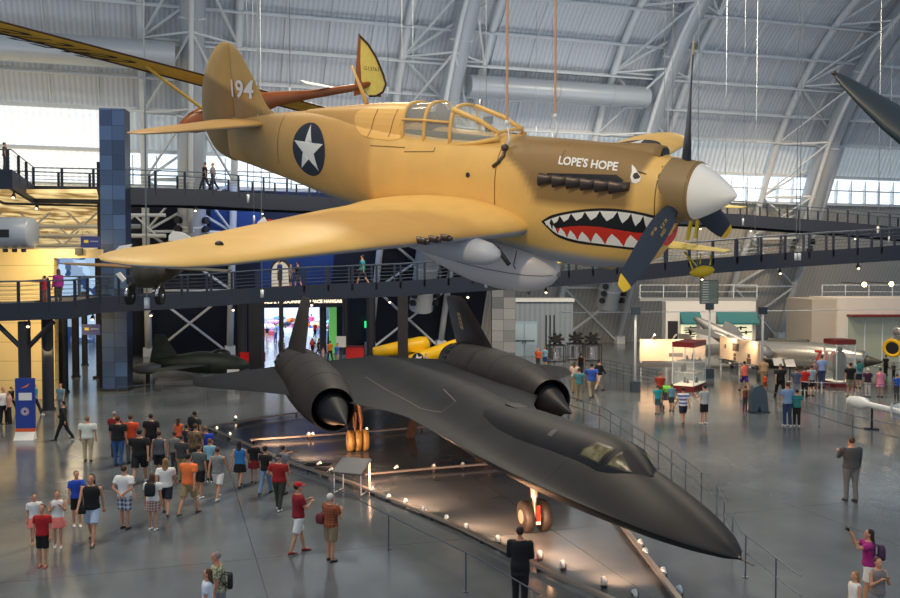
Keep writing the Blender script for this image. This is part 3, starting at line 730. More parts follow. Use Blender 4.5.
# nacelles
NY = 3.95
def NZ(x): return interp([(-15, 1.93), (-17.5, 2.12), (-20, 2.22), (-24, 2.32), (-29.5, 2.36)], x)[0]
NR = [(-17.3, .73), (-17.5, .77), (-18.2, .86), (-19.5, .98), (-21, 1.05), (-23, 1.08), (-26, 1.07), (-27.6, 1.0), (-28.2, .92), (-29.6, .82)]
m_hole = mat('inlet_dark', (26, 20, 18), .5)
for sg in (-1, 1):
    b = MB(); R_ = []
    xs = [-17.3, -17.4, -17.55, -17.8, -18.2, -18.8, -19.5, -20.3, -21, -22, -23, -24.5, -26, -27, -27.6, -28.0, -28.2, -28.9, -29.6]
    for x in xs:
        r = interp(NR, x)[0]; R_.append([Vector((x, sg*NY+r*cos(a)-sg*0, NZ(x)+r*sin(a))) for a in [2*pi*k/48 for k in range(48)]])
    b.loft(R_, False); 
    nac = b.build('engine_nacelle', m_sr2, sr, auto=60)
    b = MB(); R_ = []
    for x, r in ((-17.3, .73), (-17.32, .705), (-17.8, .71), (-18.8, .71), (-20.5, .75)): R_.append([Vector((x, sg*NY+r*cos(a), NZ(x)+r*sin(a))) for a in [2*pi*k/48 for k in range(48)]])
    b.loft(R_, False); b.build('inlet_duct', m_hole, nac, auto=60)
    b = MB(); R_ = []
    for x, r in ((-15.25, .006), (-15.4, .05), (-15.9, .165), (-16.5, .30), (-17.1, .46), (-17.6, .56), (-18.1, .61), (-18.8, .59), (-20, .3)):
        c_ = Vector((x, sg*(NY-.10*max(0, (x+17.6))/2.3), NZ(x)-.02)); R_.append([c_+Vector((0, r*cos(a), r*sin(a))) for a in [2*pi*k/40 for k in range(40)]])
    b.loft(R_, True); b.build('inlet_spike', m_sr, nac, auto=50)
    for x in (-19.2, -21.6, -24.2): b = MB(); b.tube([Vector((x-.012, sg*NY, NZ(x))), Vector((x+.012, sg*NY, NZ(x)))], interp(NR, x)[0]+.006, 40); b.build('nacelle_band', m_srl, nac, auto=50)
    b = MB()
    for k in range(20):
        a = 2*pi*k/20; b.box((-28.15, sg*NY+.98*cos(a), NZ(-28)+.98*sin(a)), (.6, .03, .14), Matrix.Rotation(a-pi/2, 3, 'X') if False else Matrix.Rotation(a, 3, 'X'))
    b.build('nozzle_flaps', m_sr, nac)
    # wing: inner panel and outer panel
    def wpan(name, rows, droop):
        """rows: (y, xle, xte, tk)"""
        b = MB(); R_ = []
        for y, xl, xt, tk, z in rows:
            n = 22; U = []; Lw = []
            for i in range(n+1):
                u = (1-cos(pi*i/n))/2; t = tk*(1-(2*u-1)**2)**.7; zz = z-droop*(1-u)**3
                U.append(Vector((xl+(xt-xl)*u, sg*y, zz+t/2))); Lw.append(Vector((xl+(xt-xl)*u, sg*y, zz-t/2)))
            R_.append(U+Lw[-2:0:-1])
        b.loft(R_, True); return b.build(name, m_sr, sr, auto=50)
    wpan('outer_wing', [(4.4, -19.6, -29.4, .36, 2.33), (4.9, -20.3, -29.1, .34, 2.33), (5.3, -21.1, -28.8, .28, 2.32), (6.0, -22.0, -28.3, .22, 2.31), (7.0, -23.2, -27.7, .14, 2.28), (7.8, -24.3, -27.2, .08, 2.24), (8.25, -25.1, -26.9, .05, 2.2), (8.45, -25.8, -26.6, .03, 2.18)], .16)
    # fin, canted inwards
    b = MB(); R_ = []
    for z, xl, xt, y, tk in ((3.0, -23.6, -29.6, 4.12, .52), (3.4, -24.1, -29.8, 4.05, .48), (4.2, -25.0, -29.8, 3.84, .38), (5.0, -26.0, -29.7, 3.64, .28), (5.4, -26.5, -29.6, 3.54, .2), (5.55, -26.9, -29.3, 3.50, .07)):
        n = 14; U = []; Lw = []
        for i in range(n+1):
            u = (1-cos(pi*i/n))/2; t = tk*(1-(2*u-1)**2)**.8
            U.append(Vector((xl+(xt-xl)*u, sg*y+t/2, z))); Lw.append(Vector((xl+(xt-xl)*u, sg*y-t/2, z)))
        R_.append(U+Lw[-2:0:-1])
    b.loft(R_, True); fn = b.build('tail_fin', m_sr2, sr, auto=50)
    fbv = BVHTree.FromPolygons([v.co for v in fn.data.vertices], [p.vertices[:] for p in fn.data.polygons])
    dec2([(-27.2, 4.0), (-27.35, 4.75), (-27.75, 4.8), (-27.7, 4.05)], 1, -1, fbv, .008, 'fin_marking', mat('pale_marking', (190, 165, 110), .5), fn)
    for q in range(3): dec2([(-27.35, 4.15+q*.2), (-27.4, 4.25+q*.2), (-27.65, 4.28+q*.2), (-27.6, 4.18+q*.2)], 1, -1, fbv, .013, 'fin_marking_bar', m_sr2, fn)
# panel seams on the back
m_seam2 = mat('chine_line', (88, 84, 82), .6)
def sline(pts, w_, par=sr, m=m_seam2):
    for p, q in zip(pts, pts[1:]):
        d = Vector((q[0]-p[0], q[1]-p[1])); n_ = Vector((-d.y, d.x)).normalized()*w_/2
        decal([(p[0]-n_.x, p[1]-n_.y), (q[0]-n_.x, q[1]-n_.y), (q[0]+n_.x, q[1]+n_.y), (p[0]+n_.x, p[1]+n_.y)], 2, 1, sfb, .012, 'skin_seam', m, par, grid=.3)
for sg in (-1, 1):
    sline([(-15, sg*1.5), (-13.6, sg*1.2), (-13.6, sg*.75), (-15.5, sg*.6)], .035)
    sline([(-15, sg*1.5), (-19, sg*1.75), (-23, sg*1.75)], .035)
for x in (-5.2, -8.3, -11.8): sline([(x, -interp(SRF, x)[0]*.9), (x, -.5)], .02, m=m_srl)
# undercarriage
m_tyre = mat('tyre', (38, 31, 26), .6, noise=.2); m_tyrey = mat('silvered_tyre', (176, 142, 84), .5, .2); m_strut = mat('strut_metal', (214, 196, 172), .3, .6); m_gold = mat('gold_gear', (120, 88, 62), .45, .4)
def wheel(x, y, r, w_, m, par, nm='wheel', axle=True):
    b = MB(); R_ = []
    for dy, rr in ((-.5, .55), (-.5, .8), (-.42, .93), (-.25, 1), (.25, 1), (.42, .93), (.5, .8), (.5, .55)):
        R_.append([Vector((x+rr*r*cos(a), y+dy*w_, r+rr*r*sin(a))) for a in [2*pi*k/32 for k in range(32)]])
    b.loft(R_, True); o = b.build(nm, m, par, auto=50)
    b = MB(); b.tube([(x, y-w_*.53, r), (x, y+w_*.53, r)], r*.42, 16); b.build('hub', m_strut, o, auto=50)
    for sg in (-1, 1): pass
    return o
for sg in (-1, 1):
    g = bpy.data.objects.new('main_landing_gear', None); C.objects.link(g); g.parent = sr
    for k in (-1, 0, 1): wheel(-20.5, sg*2.54+k*.28, .40, .23, m_tyrey, g)
    b = MB(); b.tube([(-20.5, sg*2.54-.35, .35), (-20.5, sg*2.54+.35, .35)], .07, 10); b.tube([(-20.5, sg*2.54+.13, .35), (-20.5, sg*2.54+.13, 1.2)], .07, 10); b.tube([(-20.5, sg*2.54+.13, 1.1), (-20.5, sg*2.6, 2.3)], .1, 12)
    b.tube([(-20.5, sg*2.54-.1, .4), (-20.3, sg*2.54-.1, 1.5)], .05, 8); b.tube([(-20.5, sg*2.6, 1.2), (-21.3, sg*2.4, 2.2)], .045, 8)
    b.tube([(-20.4, sg*2.7, .9), (-20.4, sg*2.75, 1.9)], .03, 8); b.build('strut', m_gold, g, auto=50)
    b = MB(); b.bbox((-21.2, sg*3.02-.02, .9), (-19.9, sg*3.02+.02, 2.1)); b.build('gear_door', m_sr, g)
g = bpy.data.objects.new('nose_landing_gear', None); C.objects.link(g); g.parent = sr
for k in (-1, 1): wheel(-9.0, k*.24, .42, .26, m_tyre, g)
b = MB(); b.tube([(-9, -.3, .42), (-9, .3, .42)], .06, 10); b.tube([(-9, 0, .42), (-9, 0, 1.0)], .06, 10); b.tube([(-9, 0, .9), (-9.15, 0, 1.75)], .09, 12); b.tube([(-9.0, 0, 1.0), (-8.3, 0, 1.7)], .045, 8)
b.ball((-8.85, .1, 1.25), .07); b.ball((-8.85, -.12, 1.25), .07); b.tube([(-8.95, -.2, 1.3), (-8.95, .2, 1.3)], .05, 8); b.build('strut', m_strut, g, auto=50)
b = MB(); b.bbox((-8.74, -.04, .35), (-8.70, .04, .75)); b.build('red_tow_tag', m_red, g)
b = MB(); b.box((-8.72, 0, .3), (.02, .12, .08)); b.build('data_plate', m_wht, g)
b = MB(); b.bbox((-8.9, .42, 1.1), (-7.6, .45, 1.65)); b.build('gear_door', m_sr, g)
# ================= walkways, columns, side rooms =================
m_beam = mat('beam_blue_grey', (30, 39, 56), .5); m_dk = mat('column_dark', (36, 38, 46), .5); m_deck = mat('deck', (70, 76, 84), .6)
m_rail = mat('rail_steel', (92, 104, 118), .35, .5); m_lampw = mat('lamp_glow', (255, 226, 180), .4, emit=6); m_pane = mat('rail_glass', (150, 170, 190), .1, alpha=.18)
def resample(pts, step):
    out = []; acc = 0
    for a, b_ in zip(pts, pts[1:]):
        L_ = (b_-a).length; d = acc
        while d < L_: out.append(a+(b_-a)*(d/L_)); d += step
        acc = d-L_
    return out
def walkway(name, label, edge, width, depth, step, pane=False, lamps=()):
    """edge: near-edge points of the deck"""
    root = thing(name, label, 'walkway', edge[0])
    o = edge[0]; E_ = [p-o for p in edge]
    def off(d):
        R_ = []
        for i, p in enumerate(E_):
            t = (E_[min(i+1, len(E_)-1)]-E_[max(i-1, 0)]); t.z = 0; t.normalize(); R_.append(p+Vector((-t.y, t.x, 0))*d)
        return R_
    def strip(lo, hi, d0, d1, nm, m):
        A = off(d0); B = off(d1); b = MB()
        b.loft([[a+Vector((0, 0, lo)), a+Vector((0, 0, hi)), c+Vector((0, 0, hi)), c+Vector((0, 0, lo))] for a, c in zip(A, B)], True); return b.build(nm, m, root)
    strip(-.12, 0, .1, width-.1, 'deck', m_deck)
    for d in (0, width-.12): strip(-depth, .08, d, d+.12, 'edge_beam', m_beam); 
    for d in (0, width-.3): strip(-depth-.03, -depth, d, d+.3, 'beam_flange', m_beam)
    b = MB(); A = off(0.1); B = off(width-.1)
    for a, c in zip(resample(A, 1.9), resample(B, 1.9)): b.bar(a+Vector((0, 0, -.35)), c+Vector((0, 0, -.35)), .12, .3)
    b.build('cross_beams', m_dk, root); 
    npost = 0
    for d in (.05, width-.05):
        A = off(d); b = MB()
        b.tube([a+Vector((0, 0, 1.08)) for a in A], .035, 6); b.build('handrail', m_rail, root)
        b = MB()
        for h in (.25, .45, .65, .85): b.tube([a+Vector((0, 0, h)) for a in A], .010, 4)
        b.build('rail_wires', m_rail, root)
        pts = resample(A, step); src = None
        for p in pts:
            if src is None:
                b = MB(); b.bbox((-.06, -.05, -.3), (.06, .05, 1.06)); src = b.build('railing_post', m_beam, root); src.location = p
            else:
                c = src.copy(); C.objects.link(c); c.location = p
    for k, d in enumerate(lamps):
        pass
    A = off(.25); n_ = 0; lp = None; inner_mesh = None
    for p in resample(A, 4.4)[1:]:
        if lp is None:
            b = MB(); b.tube([(0, 0, 0), (0, 0, -.16)], .05, 8); b.tube([(0, 0, -.14), (0, -.08, -.3)], [.09, .11], 10); lp = b.build('downlight', m_dk, root); lp.location = p+Vector((0, 0, -depth-.03))
            b = MB(); b.ball((0, -.09, -.31), (.07, .07, .05)); gl = b.build('bulb', m_lampw, lp, True)
        else:
            c = lp.copy(); C.objects.link(c); c.location = p+Vector((0, 0, -depth-.03)); g2 = gl.copy(); C.objects.link(g2); g2.parent = c
    return root
LOW = [(-70, 306, 41.5), (0, 305, 41.5), (72, 303, 42), (100, 298, 45), (150, 296.5, 48.5), (200, 294, 49.5), (250, 290, 50), (300, 287, 50), (400, 283, 50), (460, 279, 50), (560, 273, 50), (640, 267, 50), (700, 261, 50), (790, 254, 50), (900, 247, 50), (980, 241, 50)]
walkway('elevated_walkway', 'lower blue-grey ramped walkway with railings, passing behind the fighter at mid height', [D(*p) for p in LOW], 3.0, .72, 1.35)
UPP = [(-60, 171, 45), (12, 171, 45), (35, 187, 50), (120, 188.5, 50.5), (200, 190.5, 53), (270, 195, 56), (345, 199, 60), (500, 206, 66), (740, 215, 71), (850, 223.5, 72), (900, 228, 72), (980, 234, 72)]
walkway('elevated_walkway', 'upper walkway with railings, above the lower one and behind the fighter tail', [D(*p) for p in UPP], 3.0, .85, 1.7)
# dark columns
def column(px, py, ztop, r, label, sq=False, m=None, branch=False):
    g = G(px, py); t = thing('steel_column', label, 'column', g)
    b = MB()
    if sq: b.bbox((-r, -r, 0), (r, r, ztop))
    else: b.tube([(0, 0, 0), (0, 0, ztop)], r, 20)
    b.build('shaft', m or m_dk, t, auto=40)
    b = MB(); b.box((0, 0, .06), (r*2.6, r*2.6, .12)) if sq else b.tube([(0, 0, 0), (0, 0, .1)], r*1.25, 20); b.build('base_plate', m or m_dk, t, auto=40)
    if branch:
        b = MB(); b.tube([(0, 0, ztop-1.4), (-1.4, 0, ztop)], .12, 8); b.tube([(0, 0, ztop-1.4), (1.4, 0, ztop)], .12, 8); b.build('branch_arms', m_dk, t)
    return t
column(25.5, 413, 4.35, .28, 'dark round column with branching arms directly behind the blue banner', branch=True)
column(48.5, 410, 4.4, .27, 'dark round column right beside the blue banner')
column(64, 392, 4.5, .24, 'dark round column third from the left edge, behind the man in the black suit')
column(76, 377, 5.2, .22, 'slim dark column between the third column and the square pier')
column(85, 365, 5.2, .2, 'slimmest far dark column left of the square pier')
column(108.5, 377, 7.5, .55, 'broad dark square pier left of the blue tiled pier', True)
column(242, 361, 4.6, .35, 'dark column left of the space hall entrance, further back of the pair')
column(257, 375, 4.75, .42, 'dark column in front of the space hall entrance beside the jet wing', True)
column(323, 352, 5.0, .28, 'dark column left of the green panel')
column(346, 354, 5.0, .26, 'dark column right of the green panel behind the white sign')
column(371, 356, 5.2, .36, 'dark column left of the middle white truss')
column(403, 363, 5.3, .36, 'dark column in front of the middle white truss beside the yellow airplane', True)
# blue tiled pier
g = G(118, 390); t = thing('tiled_pier', 'tall pier clad in mottled blue square panels at the left', 'pillar', g, (0, 0, .1))
m = mat('blue_tiles', (70, 96, 138), .4, .0); nt, N, L = nodes_of(m); bs = N['Principled BSDF']
tc = N.new('ShaderNodeTexCoord'); bk = N.new('ShaderNodeTexBrick'); bk.offset = 0; bk.inputs['Scale'].default_value = 1; bk.inputs['Brick Width'].default_value = .68; bk.inputs['Row Height'].default_value = .82; bk.inputs['Mortar Size'].default_value = .012
bk.inputs['Color1'].default_value = (*lin((34, 54, 88)), 1); bk.inputs['Color2'].default_value = (*lin((74, 104, 150)), 1); bk.inputs['Mortar'].default_value = (*lin((30, 40, 60)), 1)
mp = N.new('ShaderNodeMapping'); mp.inputs['Rotation'].default_value = (pi/2, 0, 0); mp.inputs['Location'].default_value = (0, 0, 0)
L.new(tc.outputs['Object'], mp.inputs['Vector']); L.new(mp.outputs[0], bk.inputs['Vector']); L.new(bk.outputs['Color'], bs.inputs['Base Color'])
b = MB(); b.bbox((-.68, -.6, 0), (.68, .6, 15.7)); b.build('shaft', m, t); b = MB(); b.bbox((-.72, -.64, 0), (.72, .64, .15)); b.build('plinth', m_dk, t)
# grey blocky pier behind the far jet fin
g = G(503, 363); t = thing('stone_pier', 'grey mottled block pier behind the far jet fin', 'pillar', g)
m = mat('grey_blocks', (128, 134, 140), .6); nt, N, L = nodes_of(m); bs = N['Principled BSDF']
tc = N.new('ShaderNodeTexCoord'); bk = N.new('ShaderNodeTexBrick'); bk.offset = 0; bk.inputs['Scale'].default_value = 1; bk.inputs['Brick Width'].default_value = .85; bk.inputs['Row Height'].default_value = .8; bk.inputs['Mortar Size'].default_value = .012
bk.inputs['Color1'].default_value = (*lin((84, 90, 98)), 1); bk.inputs['Color2'].default_value = (*lin((150, 154, 158)), 1); bk.inputs['Mortar'].default_value = (*lin((60, 64, 70)), 1)
mp = N.new('ShaderNodeMapping'); mp.inputs['Rotation'].default_value = (pi/2, 0, 0); L.new(tc.outputs['Object'], mp.inputs['Vector']); L.new(mp.outputs[0], bk.inputs['Vector']); L.new(bk.outputs['Color'], bs.inputs['Base Color'])
b = MB(); b.bbox((-.85, -.6, 0), (.85, .6, 5.4)); b.build('shaft', m, t); b = MB(); b.bbox((-.95, -.7, 0), (.95, .7, .2)); b.build('plinth', m_dk, t)
# left side room behind the yellow wall
m_yel = mat('yellow_wall', (226, 196, 132), .6); nt, N, L = nodes_of(m_yel)
tc = N.new('ShaderNodeTexCoord'); sx = N.new('ShaderNodeSeparateXYZ'); L.new(tc.outputs['Object'], sx.inputs[0])
m1 = N.new('ShaderNodeMath'); m1.operation = 'FRACT'; L.new(sx.outputs['Z'], m1.inputs[0])
m2 = N.new('ShaderNodeMath'); m2.operation = 'GREATER_THAN'; m2.inputs[1].default_value = .03; L.new(m1.outputs[0], m2.inputs[0])
m3 = N.new('ShaderNodeMix'); m3.data_type = 'RGBA'; m3.inputs[6].default_value = (*lin((172, 146, 100)), 1); m3.inputs[7].default_value = (*lin((226, 198, 138)), 1); L.new(m2.outputs[0], m3.inputs['Factor']); L.new(m3.outputs[2], N['Principled BSDF'].inputs['Base Color'])
m_railp = m_beam
xa, xb, xc = D(-60, 300, 46.5).x, D(54, 300, 46.5).x, D(101, 300, 46.5).x
b = MB(); b.bbox((xa, 46.5, 0), (xb, 46.9, 7.85)); struct(b.build('wall_left', m_yel))
b = MB(); b.bbox((xb, 46.5, 7.4), (xc, 46.9, 7.85)); struct(b.build('wall_left', m_yel))
b = MB(); xd = D(59, 300, 84).x; b.poly([(xb-.3, 46.9), (xb, 46.9), (xd, 84), (xd-.3, 84)], 0, 7.4, 2); struct(b.build('wall_left', m_yel))
m_bwin = mat('blue_glazing', (60, 110, 190), .3, emit=.9)
nt, N, L = nodes_of(m_bwin); tc = N.new('ShaderNodeTexCoord'); vo = N.new('ShaderNodeTexVoronoi'); vo.inputs['Scale'].default_value = .9; vo.distance = 'CHEBYCHEV'; L.new(tc.outputs['Object'], vo.inputs['Vector'])
cr_ = N.new('ShaderNodeValToRGB'); cr_.color_ramp.elements[0].color = (*lin((24, 44, 96)), 1); cr_.color_ramp.elements[1].color = (*lin((190, 220, 250)), 1); cr_.color_ramp.elements[0].position = .25; cr_.color_ramp.elements[1].position = .8
sx = N.new('ShaderNodeSeparateColor'); L.new(vo.outputs['Color'], sx.inputs[0]); L.new(sx.outputs[0], cr_.inputs['Fac']); L.new(cr_.outputs[0], N['Principled BSDF'].inputs['Emission Color'])
b = MB(); b.bbox((D(50, 300, 84).x, 84, 0), (D(112, 300, 84).x, 84.2, 9.5)); o = struct(b.build('window_2', m_bwin))
m_warmc = mat('warm_glow_ceiling', (255, 226, 160), .6, emit=.8); nt, N, L = nodes_of(m_warmc); tc = N.new('ShaderNodeTexCoord'); ns = N.new('ShaderNodeTexNoise'); ns.inputs['Scale'].default_value = .7; L.new(tc.outputs['Object'], ns.inputs['Vector'])  # ceiling light and its bright blotches put in as emission, no lamps
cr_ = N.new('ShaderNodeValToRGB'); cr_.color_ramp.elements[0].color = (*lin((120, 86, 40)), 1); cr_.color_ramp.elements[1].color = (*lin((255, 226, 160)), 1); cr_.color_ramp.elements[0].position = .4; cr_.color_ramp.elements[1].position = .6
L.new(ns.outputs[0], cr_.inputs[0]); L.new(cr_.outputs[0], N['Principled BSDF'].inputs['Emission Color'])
b = MB(); b.loft([[Vector((D(-60, 300, 48).x, 48, 10.9)), Vector((D(98, 300, 48).x, 48, 10.9)), Vector((D(98, 300, 48).x, 48, 11.1)), Vector((D(-60, 300, 48).x, 48, 11.1))], [Vector((D(-60, 300, 84).x, 84, 8.6)), Vector((D(112, 300, 84).x, 84, 8.6)), Vector((D(112, 300, 84).x, 84, 8.8)), Vector((D(-60, 300, 84).x, 84, 8.8))]]); struct(b.build('ceiling_left', m_warmc)).name = 'ceiling.001'
t = thing('ceiling_truss', 'white trusses under the warm glowing ceiling at the left', 'truss', (-24, 56, 9))
for k, (yy, z0) in enumerate(((0, 0), (5, -.4), (11, -.9))):
    b = MB(); x0 = -14; x1 = 4.6
    b.tube([(x0, yy, z0+1.9), (x1, yy, z0+1.9)], .12, 8); b.tube([(x0, yy, z0+.5), (x1, yy, z0+.5)], .14, 8)
    x = x0
    while x < x1-1: b.tube([(x, yy, z0+.5), (x+1.5, yy, z0+1.9)], .07, 6); b.tube([(x+1.5, yy, z0+1.9), (x+3, yy, z0+.5)], .07, 6); x += 3
    b.build('truss_bay', m_white, t)
struct(t); del t['label'], t['category']; t.name = 'trim_5'
# dark wall closing the gap between yellow room and the far wall
b = MB(); b.bbox((D(101, 300, 52).x, 51.6, 0), (D(107, 300, 52).x, 52, 13)); struct(b.build('wall_left', m_navy))
# blue lit upper wall over the space hall entrance
m_blue = mat('blue_wall', (52, 82, 146), .5, noise=.15, nscale=.5)
def hbox(name, t0, t1, s0, s1, z0, z1, m):
    b = MB(); b.bbox((t0, s0, z0), (t1, s1, z1)); o = b.build(name, m); o.rotation_euler = (0, 0, TH); return o
band('wall_far', tO0, tO1, 4.6, 10.7, m_blue, ds=.1)
band('wall_far', TS(212, 67.8), tO0, 7.5, 12.4, m_blue, ds=-.14)
struct(hbox('trim_6', tO0-.3, tO1+.8, 71.9, 72.4, 3.75, 4.65, m_dk))
M4 = Matrix.Rotation(TH, 4, 'Z') @ Matrix.Translation((0, 67.25, 0)) @ frame((0, 0, 0), (1, 0, 0), (0, 0, 1))
m_sign = mat('lit_letters', (255, 226, 190), .5, emit=2.2)
for s_, px, w_ in (('JAMES S. MCDONNELL', 283, .5), ('SPACE HANGAR', 326, .5)):
    M5 = Matrix.Rotation(TH, 4, 'Z') @ frame((TS(px, 71.85), 71.85, 4.22), (1, 0, 0), (0, 0, 1))
    o = lettering(s_, .36, m_sign, M5, name='sign_lettering', bold=.01); tag(o, 'lit lettering reading %s above the space hall entrance' % s_, 'sign')
# the space hall behind: side walls, glowing far wall and coloured exhibits
m_hall = mat('glowing_hall_wall', (206, 222, 246), .5, emit=1.5); m_hallb = mat('hall_side_wall', (90, 110, 160), .5)  # far wall emits by itself to stand in for the hall's brightness
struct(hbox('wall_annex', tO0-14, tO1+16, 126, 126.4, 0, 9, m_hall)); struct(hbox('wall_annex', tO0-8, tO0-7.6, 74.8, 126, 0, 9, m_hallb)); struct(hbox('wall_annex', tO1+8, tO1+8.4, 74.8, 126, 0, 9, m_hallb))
struct(hbox('ceiling_annex', tO0-8, tO1+8, 74.8, 126, 9, 9.2, mat('annex_ceiling', (40, 48, 70), .6)))
area('space_hall_lamp', HL(9, 95, 8.5), 12, 9000, (214, 230, 255)); area('space_hall_lamp', HL(5, 80, 8.5), 6, 2600, (214, 230, 255))
cols = [(200, 70, 80), (80, 110, 190), (226, 214, 130), (240, 240, 240), (190, 120, 150), (120, 180, 210), (40, 40, 50), (230, 120, 40), (200, 220, 235)]
for k in range(13):
    px = 268+5.8*k; Y = 92+((k*7) % 5)*4; p = D(px, 300, Y); p.z = 0
    lab = '%s exhibit stand inside the bright space hall, %s' % (['red', 'blue', 'yellow', 'white', 'crimson', 'teal', 'black', 'orange', 'pale'][k % 9], 'left of the jet fin' if k < 6 else 'right of the jet fin')
    t = thing('exhibit_stand', lab, 'exhibit', p, (0, 0, .3*k)); t.scale = (.7, .7, .8)
    b = MB(); b.bbox((-.9, -.5, 0), (.9, .5, .6)); b.build('plinth', mat('ex_%d' % (k % 9), cols[k % 9], .5), t)
    b = MB(); b.tube([(-1.1, 0, 1.1), (-.9, 0, 1.1), (.5, 0, 1.15), (1.1, 0, 1.2)], [.08, .3, .34, .04], 12); b.bar((-.1, -.9, 1.1), (-.1, .9, 1.1), .05, .05); b.bar((0, 0, .6), (0, 0, 1.0), .1); b.build('model', mat('ex_%d' % ((k+3) % 9), cols[(k+3) % 9], .5), t, auto=40)
area('blue_wash', HL(10, 66, 10.5), 5, 260, (130, 165, 235), HL(10, 72, 6)); area('blue_wash', HL(4.5, 66, 11), 4, 60, (130, 165, 235), HL(4.5, 70, 9))
# white arched capsule seen through the railing, green panel, doors
p = D(281, 287, 58); t = thing('arched_screen', 'white arched screen behind the lower walkway railing', 'screen', p)
b = MB(); b.poly([(-.55, -.3), (.55, -.3), (.55, .9)]+[(.55*cos(a), .9+.75*sin(a)) for a in [pi*k/12 for k in range(1, 12)]]+[(-.55, .9)], -.3, .3, 1); b.build('shell', m_wht, t)
b = MB(); b.poly([(.75*cos(a), .9+.95*sin(a)) for a in [pi*k/12 for k in range(13)]], -.05, .05, 1); b.build('rim', m_dk, t)
b = MB(); b.tube([(0, 0, -.3), (0, 0, -p.z)], .15, 10); b.build('post', m_dk, t)
o = hbox('green_panel', TS(329.5, 72), TS(336.5, 72), 72, 72.3, 0, 4.0, mat('green_panel', (110, 196, 96), .5, emit=.35)); tag(o, 'tall bright green panel right of the space hall entrance', 'panel')
# exit lamp
o = hbox('exit_sign', TS(364.5, 73), TS(367, 73), 72.95, 73.1, 1.95, 2.5, mat('exit_green', (30, 200, 110), .5, emit=1.6)); tag(o, 'small glowing green exit sign on the dark wall', 'sign')

m_sheetb = corr('blue_grey_sheeting', (132, 146, 160), .4, .6, depth=.08)
a = D(507, 300, 70.5); c = D(573, 300, 70.5); b = MB(); b.bbox((a.x, 70.5, 0), (c.x, 73, 4.3)); struct(b.build('wall_side', m_sheetb))
b = MB(); b.bbox((a.x-.1, 70.35, 4.25), (c.x+.1, 73, 4.5)); struct(b.build('trim_7', m_white))
# ================= other aircraft =================
def ring3(c, u, v, ru, rv, n=20): return [c+u*(ru*cos(2*pi*k/n))+v*(rv*sin(2*pi*k/n)) for k in range(n)]
def axes(d):
    d = d.normalized(); z = Vector((0, 0, 1)); s = d.cross(z).normalized(); return d, s, s.cross(d).normalized()
def slab(b, a0, a1, c0, c1, t):
    """a tapering thin wing: root chord a0-a1, tip chord c0-c1, thickness t"""
    up = (a1-a0).cross(c0-a0).normalized(); R_ = []
    for p, q, tt in ((a0, a1, t), ((a0+c0)/2, (a1+c1)/2, t*.8), (c0, c1, t*.4)):
        n = 8; U = []; Lw = []
        for i in range(n+1):
            u = i/n; h = tt*(.15+1.0*sqrt(max(0, u*(1-u)))); m_ = p+(q-p)*u; U.append(m_+up*h/2); Lw.append(m_-up*h/2)
        R_.append(U+Lw[::-1])
    b.loft(R_, True)
m_wood = mat('varnished_wood', (156, 84, 36), .35, noise=.15, nscale=2); m_yfab = mat('doped_yellow', (236, 206, 96), .5, noise=.06); m_yfab2 = mat('doped_amber', (214, 164, 58), .5, noise=.12, nscale=1.5); m_dbrown = mat('dark_brown_trim', (60, 32, 20), .5)
# --- wooden sailplane above the fighter tail
N0 = D(178, 130, 25.5); T0 = D(388, 80, 28.5)
sp = thing('sailplane', 'varnished wooden sailplane with amber wing and yellow rudder, hanging behind the fighter tail', 'airplane', N0)
T = T0-N0; d_, s_, u_ = axes(T); L_ = T.length
b = MB(); R_ = []
for f, r, dz in ((0, .02, .05), (.02, .16, .06), (.07, .30, .10), (.14, .38, .14), (.24, .40, .17), (.34, .34, .2), (.45, .22, .22), (.6, .14, .12), (.8, .11, .02), (.97, .08, 0)):
    R_.append(ring3(d_*(L_*f)+u_*dz, s_, u_, r*.8, r, 20))
b.loft(R_, True); b.build('fuselage', m_wood, sp, True)
def rel(px, py, Y, o=N0): return D(px, py, Y)-o
b = MB(); b.loft([[rel(*p)+s_*h for p in [(354, 96, 28.3), (366, 93, 28.3), (381, 97, 28.4), (372, 66, 28.3), (359, 34, 28.2)]] for h in (-.05, .05)], True); b.build('fin', m_wood, sp)
ro = [(361, 37), (368, 44), (376, 57), (383, 74), (386, 84), (383, 92), (376, 96), (369, 96), (364, 90), (365, 86), (362, 80), (361, 60)]
b = MB(); b.loft([[rel(x, y, 28.15)+s_*h for x, y in ro] for h in (-.06, .0)], True); rd = b.build('rudder', m_yfab, sp)
b = MB(); b.tube([rel(x, y, 28.1)+s_*.0 for x, y in [(359, 34)]+ro[:8]], .035, 6); b.build('rudder_edge', m_dbrown, rd, True)
M4 = frame(rel(371.5, 69, 27.95), (T.x, T.y, 0), (0, 0, 1)); lettering('G13763', .165, m_dbrown, M4, rd, 'registration')
b = MB(); slab(b, rel(338, 88, 28.2), rel(352, 91, 28.2), rel(300, 80, 26.8), rel(306, 84, 26.8), .06); slab(b, rel(352, 88, 28.4), rel(364, 90, 28.4), rel(372, 84, 30), rel(380, 86, 30), .06); b.build('tailplane', mat('pale_fabric', (190, 186, 176), .5), sp)
